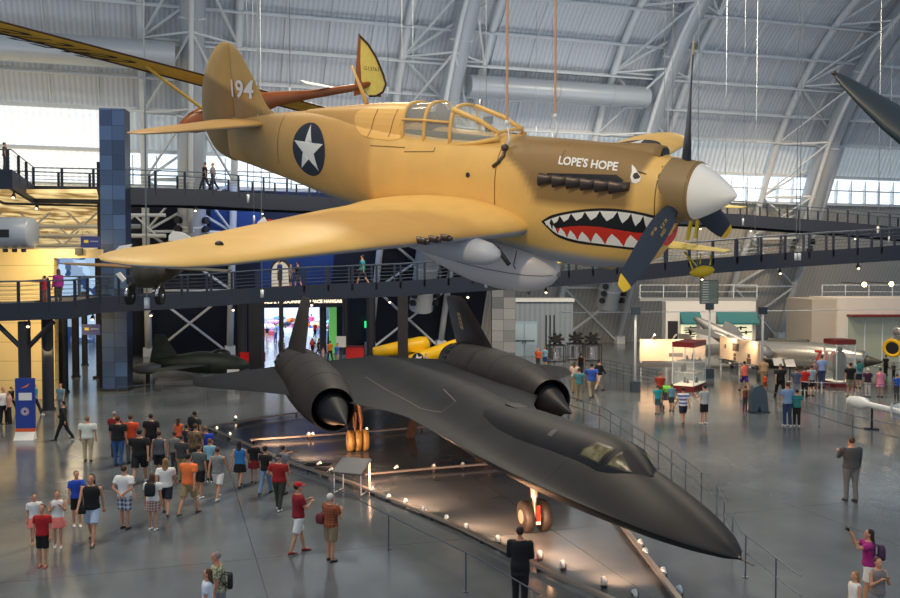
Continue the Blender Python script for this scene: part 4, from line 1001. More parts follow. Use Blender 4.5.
# wing: leading edge and trailing edge lines from the camera side to the far side
def wl(f): # f: -1 near tip .. 0 root .. 1 far tip
    c = rel(215, 85, 26.2); span = rel(-90, 5, 21.5)-c
    return c+span*(-f) if f < 0 else c-span*f
ch = Vector((T.x, T.y, 0)).normalized()
for sg, fs in ((-1, (0, -.3, -.7, -1.0)), (1, (0, .3, .7, .8))):
    b = MB(); R_ = []
    for f in fs:
        c = wl(f); cc = 1.9-.3*abs(f); n = 10; U = []; Lw = []
        for i in range(n+1):
            u = i/n; h = .12*sqrt(max(0, u*(1-u)))*2*(.75) ; m_ = c+ch*(cc*(u-.35)); U.append(m_+Vector((0, 0, h*.8+.0))); Lw.append(m_-Vector((0, 0, h*.35)))
        R_.append(U+Lw[::-1])
    b.loft(R_, True); wg = b.build('wing', m_yfab2, sp, auto=50)
    b = MB(); b.tube([wl(f)-ch*(.35*(1.9-.3*abs(f))) for f in fs], .035, 6); b.build('wing_edge', m_dbrown, wg)
    b = MB(); b.tube([wl(f)+ch*(.65*(1.9-.3*abs(f))) for f in fs], .025, 6); b.build('wing_edge', m_dbrown, wg)
    if sg < 0:
        dirw = (wl(-1)-wl(0)).normalized()
        M4 = Matrix((-dirw*.52, -ch, (-dirw).cross(-ch).normalized())).transposed().to_4x4(); M4.translation = wl(-.62)+ch*.29-Vector((0, 0, .10)); lettering('G13763', 2.1, mat('faded_lettering', (36, 28, 34), .6), M4, wg, 'registration')
b = MB()
for sg in (-.28, .28): b.tube([wl(sg)+ch*.1, d_*(L_*.16)+u_*.0+s_*(-.3 if sg < 0 else .3)*-1], .045, 8)
st = b.build('wing_strut', m_yfab2, sp)
b = MB(); b.tube([wl(0)+Vector((0, 0, .0)), d_*(L_*.2)+u_*.3], .1, 8); b.build('pylon', m_wood, sp)
# --- dark blade at upper right
A = D(834, 73, 11.0); B_ = D(985, 190, 10.2); t = thing('propeller_blade', 'big dark blue-green propeller blade reaching in from the upper right edge', 'propeller', A)
b = MB(); R_ = []; dd = (B_-A); dn = dd.normalized(); n1_ = dn.cross(Vector((0, 1, 0))).normalized(); n2_ = Vector((0, 1, 0))
for f, w_, tk in ((0, .012, .01), (.02, .04, .012), (.08, .075, .018), (.2, .12, .03), (.4, .18, .05), (.6, .2, .08), (.8, .17, .11), (1, .12, .12)): R_.append(ring3(dd*f, n1_, n2_, w_, tk, 14))
b.loft(R_, True); b.build('blade', mat('blade_dark_green', (34, 48, 56), .35), t, True)
b = MB(); b.ball((0, 0, 0), (.03, .03, .03)); b.build('tip_fitting', m_steel, t, True)
b = MB(); b.ball(dd, (.35, .4, .35), 14, 8); b.build('hub', m_dk, t, True)
# --- yellow biplane behind the fighter nose
m_by = mat('biplane_yellow', (196, 172, 44), .6, spec=.2)
o = D(650, 240, 38); bp_ = thing('yellow_biplane', 'yellow floatplane biplane hanging behind the fighter propeller', 'airplane', o)
def rb(px, py, Y): return D(px, py, Y)-o
b = MB(); slab(b, rb(640, 246, 37.2), rb(646, 237, 39), rb(726, 252, 37.2), rb(732, 250, 38.4), .22); b.build('lower_wing', m_by, bp_, auto=60)
b = MB(); slab(b, rb(640, 242, 38.2), rb(646, 236, 39.6), rb(556, 264, 38.2), rb(560, 259, 39.4), .22); b.build('lower_wing', m_by, bp_, auto=60)
b = MB(); slab(b, rb(640, 205, 37.2), rb(646, 196, 39), rb(742, 208, 37.2), rb(748, 207, 38.4), .2); b.build('upper_wing', m_by, bp_, auto=60)
b = MB(); slab(b, rb(640, 205, 38.2), rb(646, 196, 39.6), rb(566, 220, 38.2), rb(570, 214, 39.4), .2); b.build('upper_wing', m_by, bp_, auto=60)
b = MB(); R_ = []
for f, r in ((0, .3), (.08, .5), (.3, .55), (.6, .4), (1, .12)): R_.append(ring3(rb(648, 226, 36.5)+(rb(610, 218, 43)-rb(648, 226, 36.5))*f, Vector((1, 0, 0)), Vector((0, 0, 1)), r, r*1.1, 16))
b.loft(R_, True); b.build('fuselage', m_by, bp_, True)
for x0, x1, y0, y1 in ((693, 687, 205, 240), (699, 695, 205, 238), (590, 586, 212, 258), (595, 592, 212, 256)):
    b = MB(); b.tube([rb(x0, y0, 37.6), rb(x1, y1, 37.6)], .055, 6); b.tube([rb(x0+2, y0, 38.4), rb(x1+1, y1, 38.4)], .055, 6); b.build('wing_strut', m_by, bp_)
def flt(px, py, Y, L2, r):
    b = MB(); R_ = []; c = rb(px, py, Y); ax_ = Vector((.95, -.3, .13)).normalized()
    for f, rr in ((-1, .08), (-.8, .5), (-.4, .85), (0, 1), (.5, .85), (.85, .5), (1, .05)): R_.append(ring3(c+ax_*(L2*f), Vector((.3, .95, 0)), Vector((0, 0, 1)), r*rr, r*rr, 16))
    b.loft(R_, True); fl = b.build('wing_float', m_by, bp_, True)
    for x0, y0, x1, y1 in ((684, 252, 697, 266), (686, 252, 693, 270), (701, 254, 700, 264), (711, 254, 710, 265)): b = MB(); b.tube([rb(x0, y0, 37.8), rb(x1, y1, Y)], .03, 6); b.build('float_strut', m_by, fl)
flt(702, 271.5, 37.6, .52, .25)
b = MB(); R_ = []; c0 = rb(648, 262, 37)
for f, r in ((-2.2, .03), (-1.8, .18), (-.8, .3), (.6, .3), (1.6, .2), (2.4, .03)): R_.append(ring3(c0+Vector((-.45, -.9, .03)).normalized()*f*-.6+Vector((-1.6, 0, 0)), Vector((.9, -.45, 0)), Vector((0, 0, 1)), r, r, 14))
b.loft(R_, True); b.build('main_float', m_by, bp_, True)
# --- dark aerobatic airplane below the near wing
o = D(146, 268, 31); da = thing('dark_airplane', 'dark olive airplane with spatted chrome wheels hanging behind the fighter wing tip', 'airplane', o)
def rd_(px, py, Y): return D(px, py, Y)-o
m_ol = mat('dark_olive', (52, 48, 34), .45, noise=.2); m_chr = mat('chrome', (200, 202, 206), .15, .9)
b = MB(); R_ = []
for f, r in ((0, .2), (.04, .5), (.15, .58), (.4, .5), (.7, .3), (1, .08)): R_.append(ring3(rd_(142, 274, 29.5)+(rd_(196, 258, 35.5)-rd_(142, 274, 29.5))*f, Vector((1, 0, 0)), Vector((0, 0, 1)), r, r, 18))
b.loft(R_, True); b.build('fuselage', m_ol, da, True)
b = MB(); slab(b, rd_(140, 268, 29.8), rd_(150, 266, 31.4), rd_(62, 264, 29.8), rd_(68, 263, 30.8), .2); b.build('wing', mat('dark_tan_wing', (126, 94, 52), .5), da, auto=60)
b = MB(); slab(b, rd_(150, 268, 29.8), rd_(160, 266, 31.4), rd_(226, 272, 31.8), rd_(232, 270, 32.8), .2); b.build('wing', m_ol, da, auto=60)
for px in (130, 160):
    b = MB(); b.tube([rd_(px, 296, 30.2)-Vector((.09, 0, 0)), rd_(px, 296, 30.2)+Vector((.09, 0, 0))], .3, 24); wh = b.build('wheel', m_dark, da, auto=50)
    b = MB(); b.tube([rd_(px, 296, 30.2)+Vector((0, .36*cos(a), .36*sin(a))) for a in [pi*k/10 for k in range(11)]], .06, 8); b.ball(rd_(px, 296, 30.2), (.14, .12, .12)); b.build('wheel_spat', m_chr, wh, True)
    b = MB(); b.tube([rd_(px, 290, 30.2), rd_(px+(8 if px < 140 else -4), 276, 30.2)], .14, 10); b.build('gear_leg', m_ol, da, True)
b = MB(); b.loft([[rd_(x, y, 35)+Vector((0, h, 0)) for x, y in [(169, 241), (169, 236), (173, 231), (182, 232), (195, 240)]] for h in (-.05, .05)], True); b.build('tail_fin', m_wht, da)
# --- small white tail pieces of the airplane left of it
o = D(122, 258, 33); t = thing('white_tailed_airplane', 'white airplane tail parts showing left of the dark airplane', 'airplane', o)
def rt(px, py, Y): return D(px, py, Y)-o
b = MB(); b.loft([[rt(x, y, 33)+Vector((0, h, 0)) for x, y in [(114, 252), (120, 246), (132, 244), (130, 249), (124, 252)]] for h in (-.05, .05)], True); b.build('fin', m_wht, t)
b = MB(); b.loft([[rt(x, y, 33)+Vector((0, h, 0)) for x, y in [(116, 274), (120, 272), (126, 279), (123, 282)]] for h in (-.05, .05)], True); b.build('tailplane', m_wht, t)
b = MB(); b.tube([rt(116, 262, 33), rt(124, 258, 34), rt(140, 254, 36)], [.12, .4, .3], 12); b.build('fuselage', m_ol, t, True)
# --- red striped tail near the entrance
o = D(268, 224, 44); t = thing('striped_tail_airplane', 'small airplane with a red and white striped tail under the upper walkway', 'airplane', o)
b = MB(); b.loft([[(-.6, h, -.35), (-.5, h, .1), (-.2, h, .35), (.0, h, .1), (.1, h, -.3)] for h in (-.05, .05)], True); b.build('fin', m_wht, t)
b = MB(); b.loft([[(0, h, .25), (.55, h, .15), (.75, h, -.2), (0, h, -.3)] for h in (-.06, .06)], True); b.build('rudder', m_red, t)
b = MB(); b.box((.35, -.07, .0), (.5, .02, .08)); b.build('stripe', m_wht, t)
b = MB(); b.tube([(-.9, 0, -.4), (0, 0, -.5), (.6, 0, -.55)], [.3, .3, .2], 12); b.build('fuselage', m_dk, t, True)
# --- grey cabin fuselage at left edge
o = D(33, 233, 44); t = thing('grey_aircraft_cabin', 'pale grey aircraft cabin with a dark window band at the left edge', 'airplane', o)
b = MB(); R_ = []
for x, r in ((0, .70), (-.06, .76), (-1, .78), (-4.5, .78)): R_.append([Vector((x, r*1.0*cos(a), math.copysign(abs(sin(a))**.7, sin(a))*r)) for a in [2*pi*k/28 for k in range(28)]])
b.loft(R_, True); b.build('cabin', mat('pale_grey_skin', (176, 184, 194), .4, .2), t, auto=50)
b = MB(); b.box((-1.6, -.77, -.05), (1.6, .06, .38)); wn = b.build('window_band', m_blk, t)
for k in range(4):
    b = MB(); b.tube([(-.3-k*.45, -.35, -.78), (-.3-k*.45, -.35, -.95)], .12, 10); b.build('roller', m_dk, t, auto=50)
# --- dark green rocket plane on its low stand
o = G(200, 383); t = thing('rocket_plane', 'small dark green stubby airplane with a tall fin, behind the jet wing tip', 'airplane', o, (0, 0, .12))
m_dg = mat('dark_green_mottle', (44, 54, 46), .5, noise=.35, nscale=2.2)
b = MB(); R_ = []
for x, r, z in ((2.95, .04, 1.05), (2.8, .22, 1.05), (2.2, .5, 1.1), (1.2, .66, 1.2), (0, .68, 1.25), (-1.2, .5, 1.25), (-2.2, .28, 1.25), (-2.9, .1, 1.25)): R_.append([Vector((x, r*.9*cos(a), z+r*sin(a))) for a in [2*pi*k/20 for k in range(20)]])
b.loft(R_, True); b.build('fuselage', m_dg, t, True)
b = MB(); b.ball((1.2, 0, 1.75), (.6, .3, .3)); b.build('canopy', mat('canopy_dark', (40, 44, 44), .15), t, True)
b = MB(); b.poly([(-1.2, 1.5), (-2.0, 2.9), (-2.6, 2.95), (-2.9, 1.3)], -.06, .06, 1); b.build('fin', m_dg, t)
for sg in (-1, 1):
    b = MB(); slab(b, Vector((.9, sg*.5, 1.15)), Vector((-1.3, sg*.5, 1.15)), Vector((-1.2, sg*4.0, 1.2)), Vector((-2.2, sg*4.0, 1.2)), .22); b.build('wing', m_dg, t, auto=50)
b = MB(); b.bbox((-2.5, -.6, 0), (2.2, .6, .25)); b.bbox((-.2, -.15, .25), (.2, .15, .7)); b.build('stand', mat('stand_grey', (140, 142, 144), .5), t)
b = MB(); b.box((2.1, -1.2, .75), (.7, .05, .35)); b.tube([(2.1, -1.2, .6), (2.1, -1.2, 0)], .03, 6); b.build('small_placard', m_wht, t)
# --- grey disc plane left of it
o = G(148, 384); t = thing('parked_light_airplane', 'pale grey aircraft tail parked left of the small dark green airplane', 'airplane', o)
b = MB(); R_ = []
for x, r, z in ((.8, .25, 1.0), (.2, .5, .95), (-.6, .42, .9), (-1.0, .1, .9)): R_.append([Vector((x, r*cos(a), z+r*.7*sin(a))) for a in [2*pi*k/16 for k in range(16)]])
b.loft(R_, True); b.build('fuselage', mat('grey_skin', (120, 124, 126), .5), t, True); b = MB(); b.bbox((-.1, -.1, 0), (.1, .1, .6)); b.build('stand', m_dk, t)
# --- two yellow trainers
m_ty = mat('trainer_yellow', (246, 196, 20), .4)
for k, (p0, p1, Y, lab) in enumerate((((374, 352), (428, 344), 66, 'plain yellow airplane fuselage behind the dark column, left of the pair'), ((410, 360), (474, 343), 63, 'yellow trainer airplane with a star roundel, right of the dark column'))):
    a = D(*p0, Y); c = D(*p1, Y+2); t = thing('yellow_airplane', lab, 'airplane', a, group=None)
    v = c-a; d_2, s_2, u_2 = axes(v); L2 = v.length; b = MB(); R_ = []
    for f, r in ((-.02, .05), (0, .36), (.3, .48), (.6, .6), (.85, .66), (.97, .6), (1.0, .42)): R_.append(ring3(d_2*(L2*f), s_2, u_2, r*.85, r, 20))
    b.loft(R_, True); b.build('fuselage', m_ty, t, True)
    b = MB(); b.tube([d_2*L2*.98, d_2*L2*1.03], .36, 18); b.build('engine', m_dk, t, auto=50)
    for sg in (-1, 1):
        b = MB(); q = d_2*L2*.75-u_2*.3; slab(b, q+d_2*.7, q-d_2*.7, q+d_2*.4+s_2*sg*2.4, q-d_2*.4+s_2*sg*2.4, .2); b.build('wing', m_ty, t, auto=50)
    if k:
        c_ = d_2*L2*.08+s_2*(.44 if s_2.y < 0 else -.44)
        M4 = frame(c_, d_2, (0, 0, 1)); 
        for nm, pts, h, m_ in (('roundel', ngon(0, 0, .45, 24), .0, m_bluebk), ('star', starp(0, 0, .42), .02, m_wht)):
            b = MB(); b.poly(pts, h, h+.03, 2); o2 = b.build(nm, m_, t); o2.matrix_local = M4
    for f in (.3, .85):
        b = MB(); q = d_2*L2*f; b.tube([q-u_2*.4, Vector((q.x, q.y, -a.z))], .07, 8); b.build('support_post', m_dk, t)
    b = MB()
    for i in range(5):
        for j in range(3):
            if (i+j) % 2 == 0: b.box((-.15+i*.16, -.07, -.35+j*.16), (.16, .02, .16))
    if k: b.build('checker_patch', m_blk, t)
# --- silver jet with red numbers and the swept silver jet behind the panels
m_sil = mat('bare_metal', (200, 196, 188), .28, .85, noise=.06); m_rednum = mat('red_numerals', (206, 60, 50), .5)
a = D(866, 361, 58); c = D(700, 352, 66); t = thing('silver_jet', 'bare metal jet fighter with red numerals on its nose, lit behind the visitors at right', 'airplane', a)
v = c-a; d_2, s_2, u_2 = axes(v); L2 = v.length; b = MB(); R_ = []
for f, r in ((0, .45), (.01, .5), (.12, .72), (.3, .86), (.55, .84), (.8, .6), (1.0, .4)): R_.append(ring3(d_2*(L2*f)+u_2*r*.2, s_2, u_2, r, r*1.1, 28))
b.loft(R_, True); jf = b.build('fuselage', m_sil, t, True)
b = MB(); R_ = []
for f, r in ((-1.1, .02), (-.9, .1), (-.3, .3), (.1, .42)): R_.append(ring3(d_2*f, s_2, u_2, r, r, 20))
b.loft(R_, True); b.build('nose_cone', mat('cone_grey', (74, 70, 66), .45), t, True)
b = MB(); b.tube([d_2*-.5-u_2*.3, d_2*-4.2-u_2*.2+Vector((0, 0, -.35))], .05, 8); b.build('pitot_boom', m_sil, t)
side = s_2 if s_2.y < 0 else -s_2
q = d_2*2.0+side*.82+u_2*.2; M4 = frame(q, -d_2, u_2); lettering('7103', 1.05, m_rednum, M4, t, 'numerals', bold=.02)
b = MB(); q = d_2*L2*.42+u_2*.75; b.loft([[q+d_2*x+u_2*z+s_2*y for y, z in ((-.35, 0), (-.25, .35), (0, .5), (.25, .35), (.35, 0))] for x in (-1.2, -.6, .6, 1.6)], False, closed=False); b.build('canopy', mat('canopy_smoke', (84, 84, 80), .1), t, True)
for sg in (-1, 1):
    q = d_2*L2*.4-u_2*.05+s_2*sg*.7; b = MB(); slab(b, q, q+d_2*5.2, q+d_2*4.2+s_2*sg*3.4, q+d_2*5.2+s_2*sg*3.4, .18); b.build('wing', m_sil, t, auto=60)
q = d_2*L2*.98+u_2*.3; b = MB(); b.loft([[q+s_2*h, q+d_2*1.2+u_2*1.0+s_2*h, q+d_2*2.0+u_2*1.0+s_2*h, q+d_2*1.8+s_2*h] for h in (-.07, .07)], True); b.build('fin', m_sil, t)
for f in (.18, .62):
    q = d_2*L2*f; b = MB(); b.tube([q-u_2*.6, Vector((q.x, q.y, -a.z+.4))], .08, 8); b.build('gear_strut', m_sil, t)
    b = MB(); w0 = Vector((q.x, q.y, -a.z+.38)); b.tube([w0-s_2*.12, w0+s_2*.12], .38, 20); b.build('wheel', m_dark, t, auto=50)
a = D(772, 356, 61); c = D(694, 318, 64); t = thing('swept_wing_jet', 'dull silver jet raised behind the two lit display panels, sloping up to the left', 'airplane', a)
v = c-a; d_2, s_2, u_2 = axes(v); L2 = v.length; b = MB(); R_ = []
for f, r, dz in ((0, .3, 0), (.1, .5, -.05), (.4, .6, -.3), (.7, .45, -.2), (.95, .2, 0), (1, .1, 0)): R_.append(ring3(d_2*(L2*f)+u_2*dz, s_2, u_2, r, r*1.1, 24))
b.loft(R_, True); b.build('fuselage', mat('dull_metal', (148, 150, 152), .4, .6), t, True)
for sg in (-1, 1):
    b = MB(); q = d_2*L2*.45; slab(b, q-d_2*1.2, q+d_2*1.2, q+d_2*1.4+s_2*sg*4.5, q+d_2*2.3+s_2*sg*4.5, .2); b.build('wing', mat('dull_metal', (148, 150, 152), .4, .6), t, auto=50)
b = MB(); b.tube([d_2*L2*.5, Vector(((d_2*L2*.5).x, (d_2*L2*.5).y, -a.z))], .12, 8); b.build('support_post', m_dk, t)
# --- yellow-ringed nose at the right edge
a = D(892.5, 348, 52); t = thing('yellow_nosed_jet', 'silver aircraft with a yellow ringed dark nose intake at the right edge', 'airplane', a)
v = Vector((4.5, 5, .6)); d_2, s_2, u_2 = axes(v); b = MB(); R_ = []
for f, r in ((0, .46), (.02, .5), (.3, .62), (1, .66)): R_.append(ring3(v*f, s_2, u_2, r, r, 24))
b.loft(R_, True); b.build('fuselage', m_sil, t, True)
b = MB(); R_ = [ring3(-d_2*.02+d_2*x, s_2, u_2, r, r, 24) for x, r in ((.05, .56), (-.05, .54), (-.09, .46), (-.05, .36), (.05, .33))]
b.loft(R_, False); b.build('yellow_ring', mat('ring_yellow', (244, 196, 20), .35), t, True)
b = MB(); b.loft([ring3(d_2*-.05, s_2, u_2, .36, .36, 24), ring3(d_2*.05, s_2, u_2, .36, .36, 24)], True); b.build('intake', m_blk, t)
b = MB(); b.ball(v*.25+u_2*.75, (.5, .5, .35)); b.build('canopy', m_sil, t, True)
b = MB(); b.tube([v*.3-u_2*.5, Vector(((v*.3).x, (v*.3).y, -a.z))], .1, 8); b.build('nose_strut', m_dk, t)
# --- white missile on stands at lower right
a = G(850, 424); a.z = 1.05; c = G(905, 438); c.z = 1.0; t = thing('white_missile', 'slim pale missile resting on black stands at the right edge', 'missile', a)
v = c-a; d_2, s_2, u_2 = axes(v); L2 = v.length; b = MB()
b.loft([ring3(d_2*f, s_2, u_2, r, r, 18) for f, r in ((-.1, .05), (0, .2), (.5, .26), (.9, .26), (1.2, .13), (5, .13), (6, .12))], True); b.build('body', mat('missile_white', (206, 214, 218), .4), t, auto=50)
for f in (1.4, 3.6):
    q = d_2*f; b = MB(); b.tube([q, Vector((q.x, q.y, -a.z))], .05, 8); b.box((q.x, q.y, -a.z+.03), (.5, .3, .06)); b.build('stand', m_blk, t)
b = MB()
for k in range(4):
    an = pi/4+pi/2*k; b.bar(d_2*2.6+(s_2*cos(an)+u_2*sin(an))*.12, d_2*2.9+(s_2*cos(an)+u_2*sin(an))*.36, .02, .25)
b.build('fins', mat('missile_white', (206, 214, 218), .4), t)
# ================= exhibits, barriers, signs, rods =================
m_maroon = mat('maroon', (112, 24, 26), .45); m_lit = mat('lit_interior', (255, 244, 214), .5, emit=.55); m_cglass = mat('case_glass', (220, 235, 235), .05, alpha=.14)
def case(px, py, w_, dp, h, rot, label, inside):
    g = G(px, py); t = thing('display_case', label, 'display case', g, (0, 0, rot))
    b = MB(); b.bbox((-w_/2, -dp/2, 0), (w_/2, dp/2, .3)); b.build('base', m_maroon, t)
    b = MB(); b.bbox((-w_/2, -dp/2, h-.28), (w_/2, dp/2, h)); b.build('canopy_top', m_maroon, t)
    b = MB(); b.bbox((-w_/2+.06, -dp/2+.06, .3), (w_/2-.06, dp/2-.06, .36)); b.build('case_floor', m_lit, t)
    for x in (-1, 1):
        for y in (-1, 1):
            b = MB(); b.bbox((x*(w_/2-.03)-.025, y*(dp/2-.03)-.025, .3), (x*(w_/2-.03)+.025, y*(dp/2-.03)+.025, h-.28)); b.build('corner_post', m_white, t)
    for y in (-1, 1):
        b = MB(); b.bbox((-w_/2+.05, y*(dp/2-.03)-.008, .3), (w_/2-.05, y*(dp/2-.03)+.008, h-.28)); b.build('glass_pane', m_cglass, t)
    for x in (-1, 1):
        b = MB(); b.bbox((x*(w_/2-.03)-.008, -dp/2+.05, .3), (x*(w_/2-.03)+.008, dp/2-.05, h-.28)); b.build('glass_pane', m_cglass, t)
    inside(t); return t
def shelves(t):
    for z in (1.0, 1.6):
        b = MB(); b.bbox((-.6, -.8, z), (.6, .8, z+.03)); b.build('shelf', m_wht, t)
    for k in range(10):
        random.seed(k); b = MB(); x = random.uniform(-.5, .5); y = random.uniform(-.6, .6); z = (.36, 1.03, 1.63)[k % 3]; h = random.uniform(.2, .5)
        b.tube([(x, y, z), (x, y, z+h*.5), (x, y, z+h)], [.1, .07, .03], 8); b.build('specimen', mat('spec_%d' % (k % 4), ((70, 80, 70), (150, 60, 50), (220, 220, 200), (60, 90, 110))[k % 4], .5), t, auto=50)
def figure(t):
    b = MB(); b.tube([(0, 0, .36), (0, 0, 1.2), (0, 0, 1.75), (0, 0, 2.0)], [.32, .36, .36, .2], 14); b.ball((0, 0, 2.15), .15); b.build('flight_suit', mat('suit_dark', (44, 52, 56), .7), t, True)
case(689, 389, 1.25, 2.4, 2.75, -.55, 'glass display case with maroon top and base standing before the left lit panel', shelves)
case(839, 386, 1.25, 1.25, 2.75, .2, 'glass display case with maroon top holding a dark flight suit, amid the visitors at right', figure)
def lpanel(p0, p1, Y0, Y1, ztop, zbot, label, pics):
    a = D(p0, 300, Y0); c = D(p1, 300, Y1); a.z = c.z = 0; t = thing('information_wall', label, 'display board', a, (0, 0, atan2(c.y-a.y, c.x-a.x))); L_ = (c-a).length
    b = MB(); b.bbox((0, -.05, zbot), (L_, .05, ztop)); b.build('board', mat('panel_cream', (250, 226, 196), .6), t)
    b = MB(); b.bbox((0, -.09, .55), (L_, .0, zbot-.1)); b.build('lower_rail', mat('panel_grey', (104, 106, 110), .5), t)
    for x, z, w_, h in pics: b = MB(); b.bbox((x*L_-w_/2, -.07, z-h/2), (x*L_+w_/2, -.052, z+h/2)); b.build('picture', mat('picture_grey', (112, 96, 88), .6), t)
    for k in range(12): b = MB(); b.bbox((L_*(k+.2)/12, -.11, .7), (L_*(k+.75)/12, -.09, zbot-.25)); b.build('small_picture', m_dk if k % 3 else m_wht, t)
    for x in (.02, .5, .98): b = MB(); b.bbox((x*L_-.04, -.04, 0), (x*L_+.04, .04, zbot)); b.build('leg', m_white, t)
    for k in range(3):
        x = L_*(.18+.32*k); b = MB(); b.tube([(x, -.3, ztop+.15), (x, -.9, ztop+.35)], .05, 8); b.tube([(x, 0, ztop), (x, -.3, ztop+.15)], .02, 6); lh = b.build('picture_lamp', m_white, t)
    for k in range(2):
        x = L_*(.22+.5*k); q = a+(c-a).normalized()*x; spot('panel_lamp', (q.x-.35, q.y-1.3, ztop+.5), (q.x, q.y, (ztop+zbot)/2), 330, (255, 214, 170), 95, .8, .1)
    return t
lpanel(640, 706, 57, 57, 2.35, .95, 'wide lit cream display panel behind the glass case', [(.55, 1.35, .9, .22)])
lpanel(721, 761, 60, 55, 2.3, .85, 'lit cream display panel with small pictures, right of the glass case', [(.42, 1.75, .8, .5), (.15, 1.7, .15, .25), (.4, 1.25, .3, .2), (.4, 1.0, .3, .2), (.75, 1.35, .3, .25), (.75, 1.0, .5, .35)])
# poles of the lighting rig with ballast boxes
for px, py, pt, lab in ((635, 392, 308, 'slim rig pole with dark ballast box left of the lit panels'), (709, 378, 304, 'slim rig pole with dark ballast box between the two lit panels'), (762, 382, 308, 'slim rig pole with dark top box at the right end of the panels')):
    g = G(px, py); D0 = g.y; zt = HC-(pt-269.5)/892*D0; t = thing('rig_pole', lab, 'pole', g)
    b = MB(); b.tube([(0, 0, 0), (0, 0, zt)], .07, 10); b.build('pole', m_white, t, True)
    b = MB(); b.box((0, 0, .3), (.5, .5, .6)); b.build('ballast_box', mat('box_blue_grey', (58, 74, 88), .6), t)
    b = MB(); b.box((0, 0, zt-.15), (.42, .42, .42)); b.build('top_box', mat('box_blue_grey', (58, 74, 88), .6), t)
b = MB(); a = D(560, 312.5, 52); c = D(900, 309, 56); b.tube([a, (a+c)/2+Vector((0, 0, -.05)), c], .025, 6); tag(b.build('rig_cable', m_white), 'long thin pale cable strung between the rig poles at right', 'cable')
# white pavilion with teal awning
m_pav = mat('pavilion_white', (214, 214, 214), .6); m_teal = mat('teal_awning', (42, 108, 118), .5); m_case = mat('backlit_cream', (246, 240, 200), .5, emit=.75)
p = G(711, 362); p.z = 0; Y = p.y+4; a = D(666, 300, Y); c = D(756, 300, Y); W_ = c.x-a.x
t = thing('white_pavilion', 'white exhibit pavilion with teal awnings and lit airplane silhouettes behind the panels', 'building', (a.x, Y, 0))
zt = HC-(301.5-269.5)/892*Y
b = MB(); b.bbox((0, 0, 0), (W_, 1.2, zt)); b.build('wall', m_pav, t)
def pz(py): return HC-(py-269.5)/892*Y
def pxx(px): return D(px, 300, Y).x-a.x
for x0, x1 in ((680, 700), (716, 756)):
    b = MB(); b.poly([(0, pz(312)), (-.9, pz(322)), (-.9, pz(324)), (0, pz(324))], pxx(x0), pxx(x1), 0); b.build('awning', m_teal, t)
    b = MB(); b.bbox((pxx(x0)+.1, -.08, pz(340)), (pxx(x1)-.3, -.02, pz(323))); cs = b.build('lit_window', m_case, t)
    for k in range(5):
        x = pxx(x0)+.7+((pxx(x1)-pxx(x0))-1.4)*((k*2) % 5)/4.2; z = pz(339)+(pz(325)-pz(339))*(.15+.8*k/5)
        b = MB(); b.tube([(x-.45, -.1, z), (x+.45, -.1, z+.05)], .05, 6); b.box((x, -.1, z), (.12, .04, .3)); b.build('silhouette', m_blk, cs)
b = MB(); b.bbox((pxx(668), -.05, pz(345)), (pxx(678), 0, pz(321))); b.build('dark_doorway', m_dk, t)
# right building with glass front and red awning
Y = 66; a = D(812, 300, Y); c = D(940, 300, Y); W_ = c.x-a.x
t = thing('storefront_building', 'pale low building with a red awning over its glass front at the far right', 'building', (a.x, Y, 0))
def pxx(px): return D(px, 300, Y).x-a.x
b = MB(); b.bbox((0, 0, 0), (pxx(836), 5, pz(298)-.1)); b.build('side_wing', mat('beige_wall', (176, 168, 158), .6), t)
b = MB(); b.bbox((pxx(836), -.3, 0), (W_, 5, pz(298)*1.0)); b.build('wall', mat('pale_wall', (214, 208, 200), .6), t)
b = MB(); b.bbox((pxx(845), -1.3, pz(316)), (W_, -.3, pz(314))); b.build('awning', m_maroon, t)
b = MB(); b.bbox((pxx(845), -.4, 0), (W_, -.3, pz(317))); sf_ = b.build('glass_front', mat('shop_glass', (150, 156, 140), .15, emit=.12), t)
for k in range(9):
    x = pxx(845)+k*1.3
    b = MB(); b.bbox((x-.04, -.45, 0), (x+.04, -.38, pz(317))); b.build('mullion', m_white, sf_)
# gallery rail along the far wall
for x0, x1, lab in ((640, 757, 'low grey gallery ledge with thin rail on the far wall behind the pavilion'), (822, 930, 'low grey gallery ledge with thin rail above the storefront')):
    Y = 72.5; a = D(x0, 298, Y); c = D(x1, 298, Y); t = thing('gallery_ledge', lab, 'ledge', a); W_ = c.x-a.x
    b = MB(); b.bbox((0, 0, -.25), (W_, 1.4, 0)); b.build('ledge', mat('ledge_grey', (150, 156, 160), .6), t)
    b = MB(); b.tube([(0, 0, 1.05), (W_, 0, 1.05)], .03, 6); b.tube([(0, 0, .5), (W_, 0, .5)], .02, 6); b.build('handrail', m_white, t)
    s0 = None; k = 0
    while k*1.9 < W_:
        if not s0: b = MB(); b.bbox((-.03, -.03, 0), (.03, .03, 1.05)); s0 = b.build('post', m_white, t)
        else: q = s0.copy(); C.objects.link(q); q.location = (k*1.9, 0, 0)
        k += 1
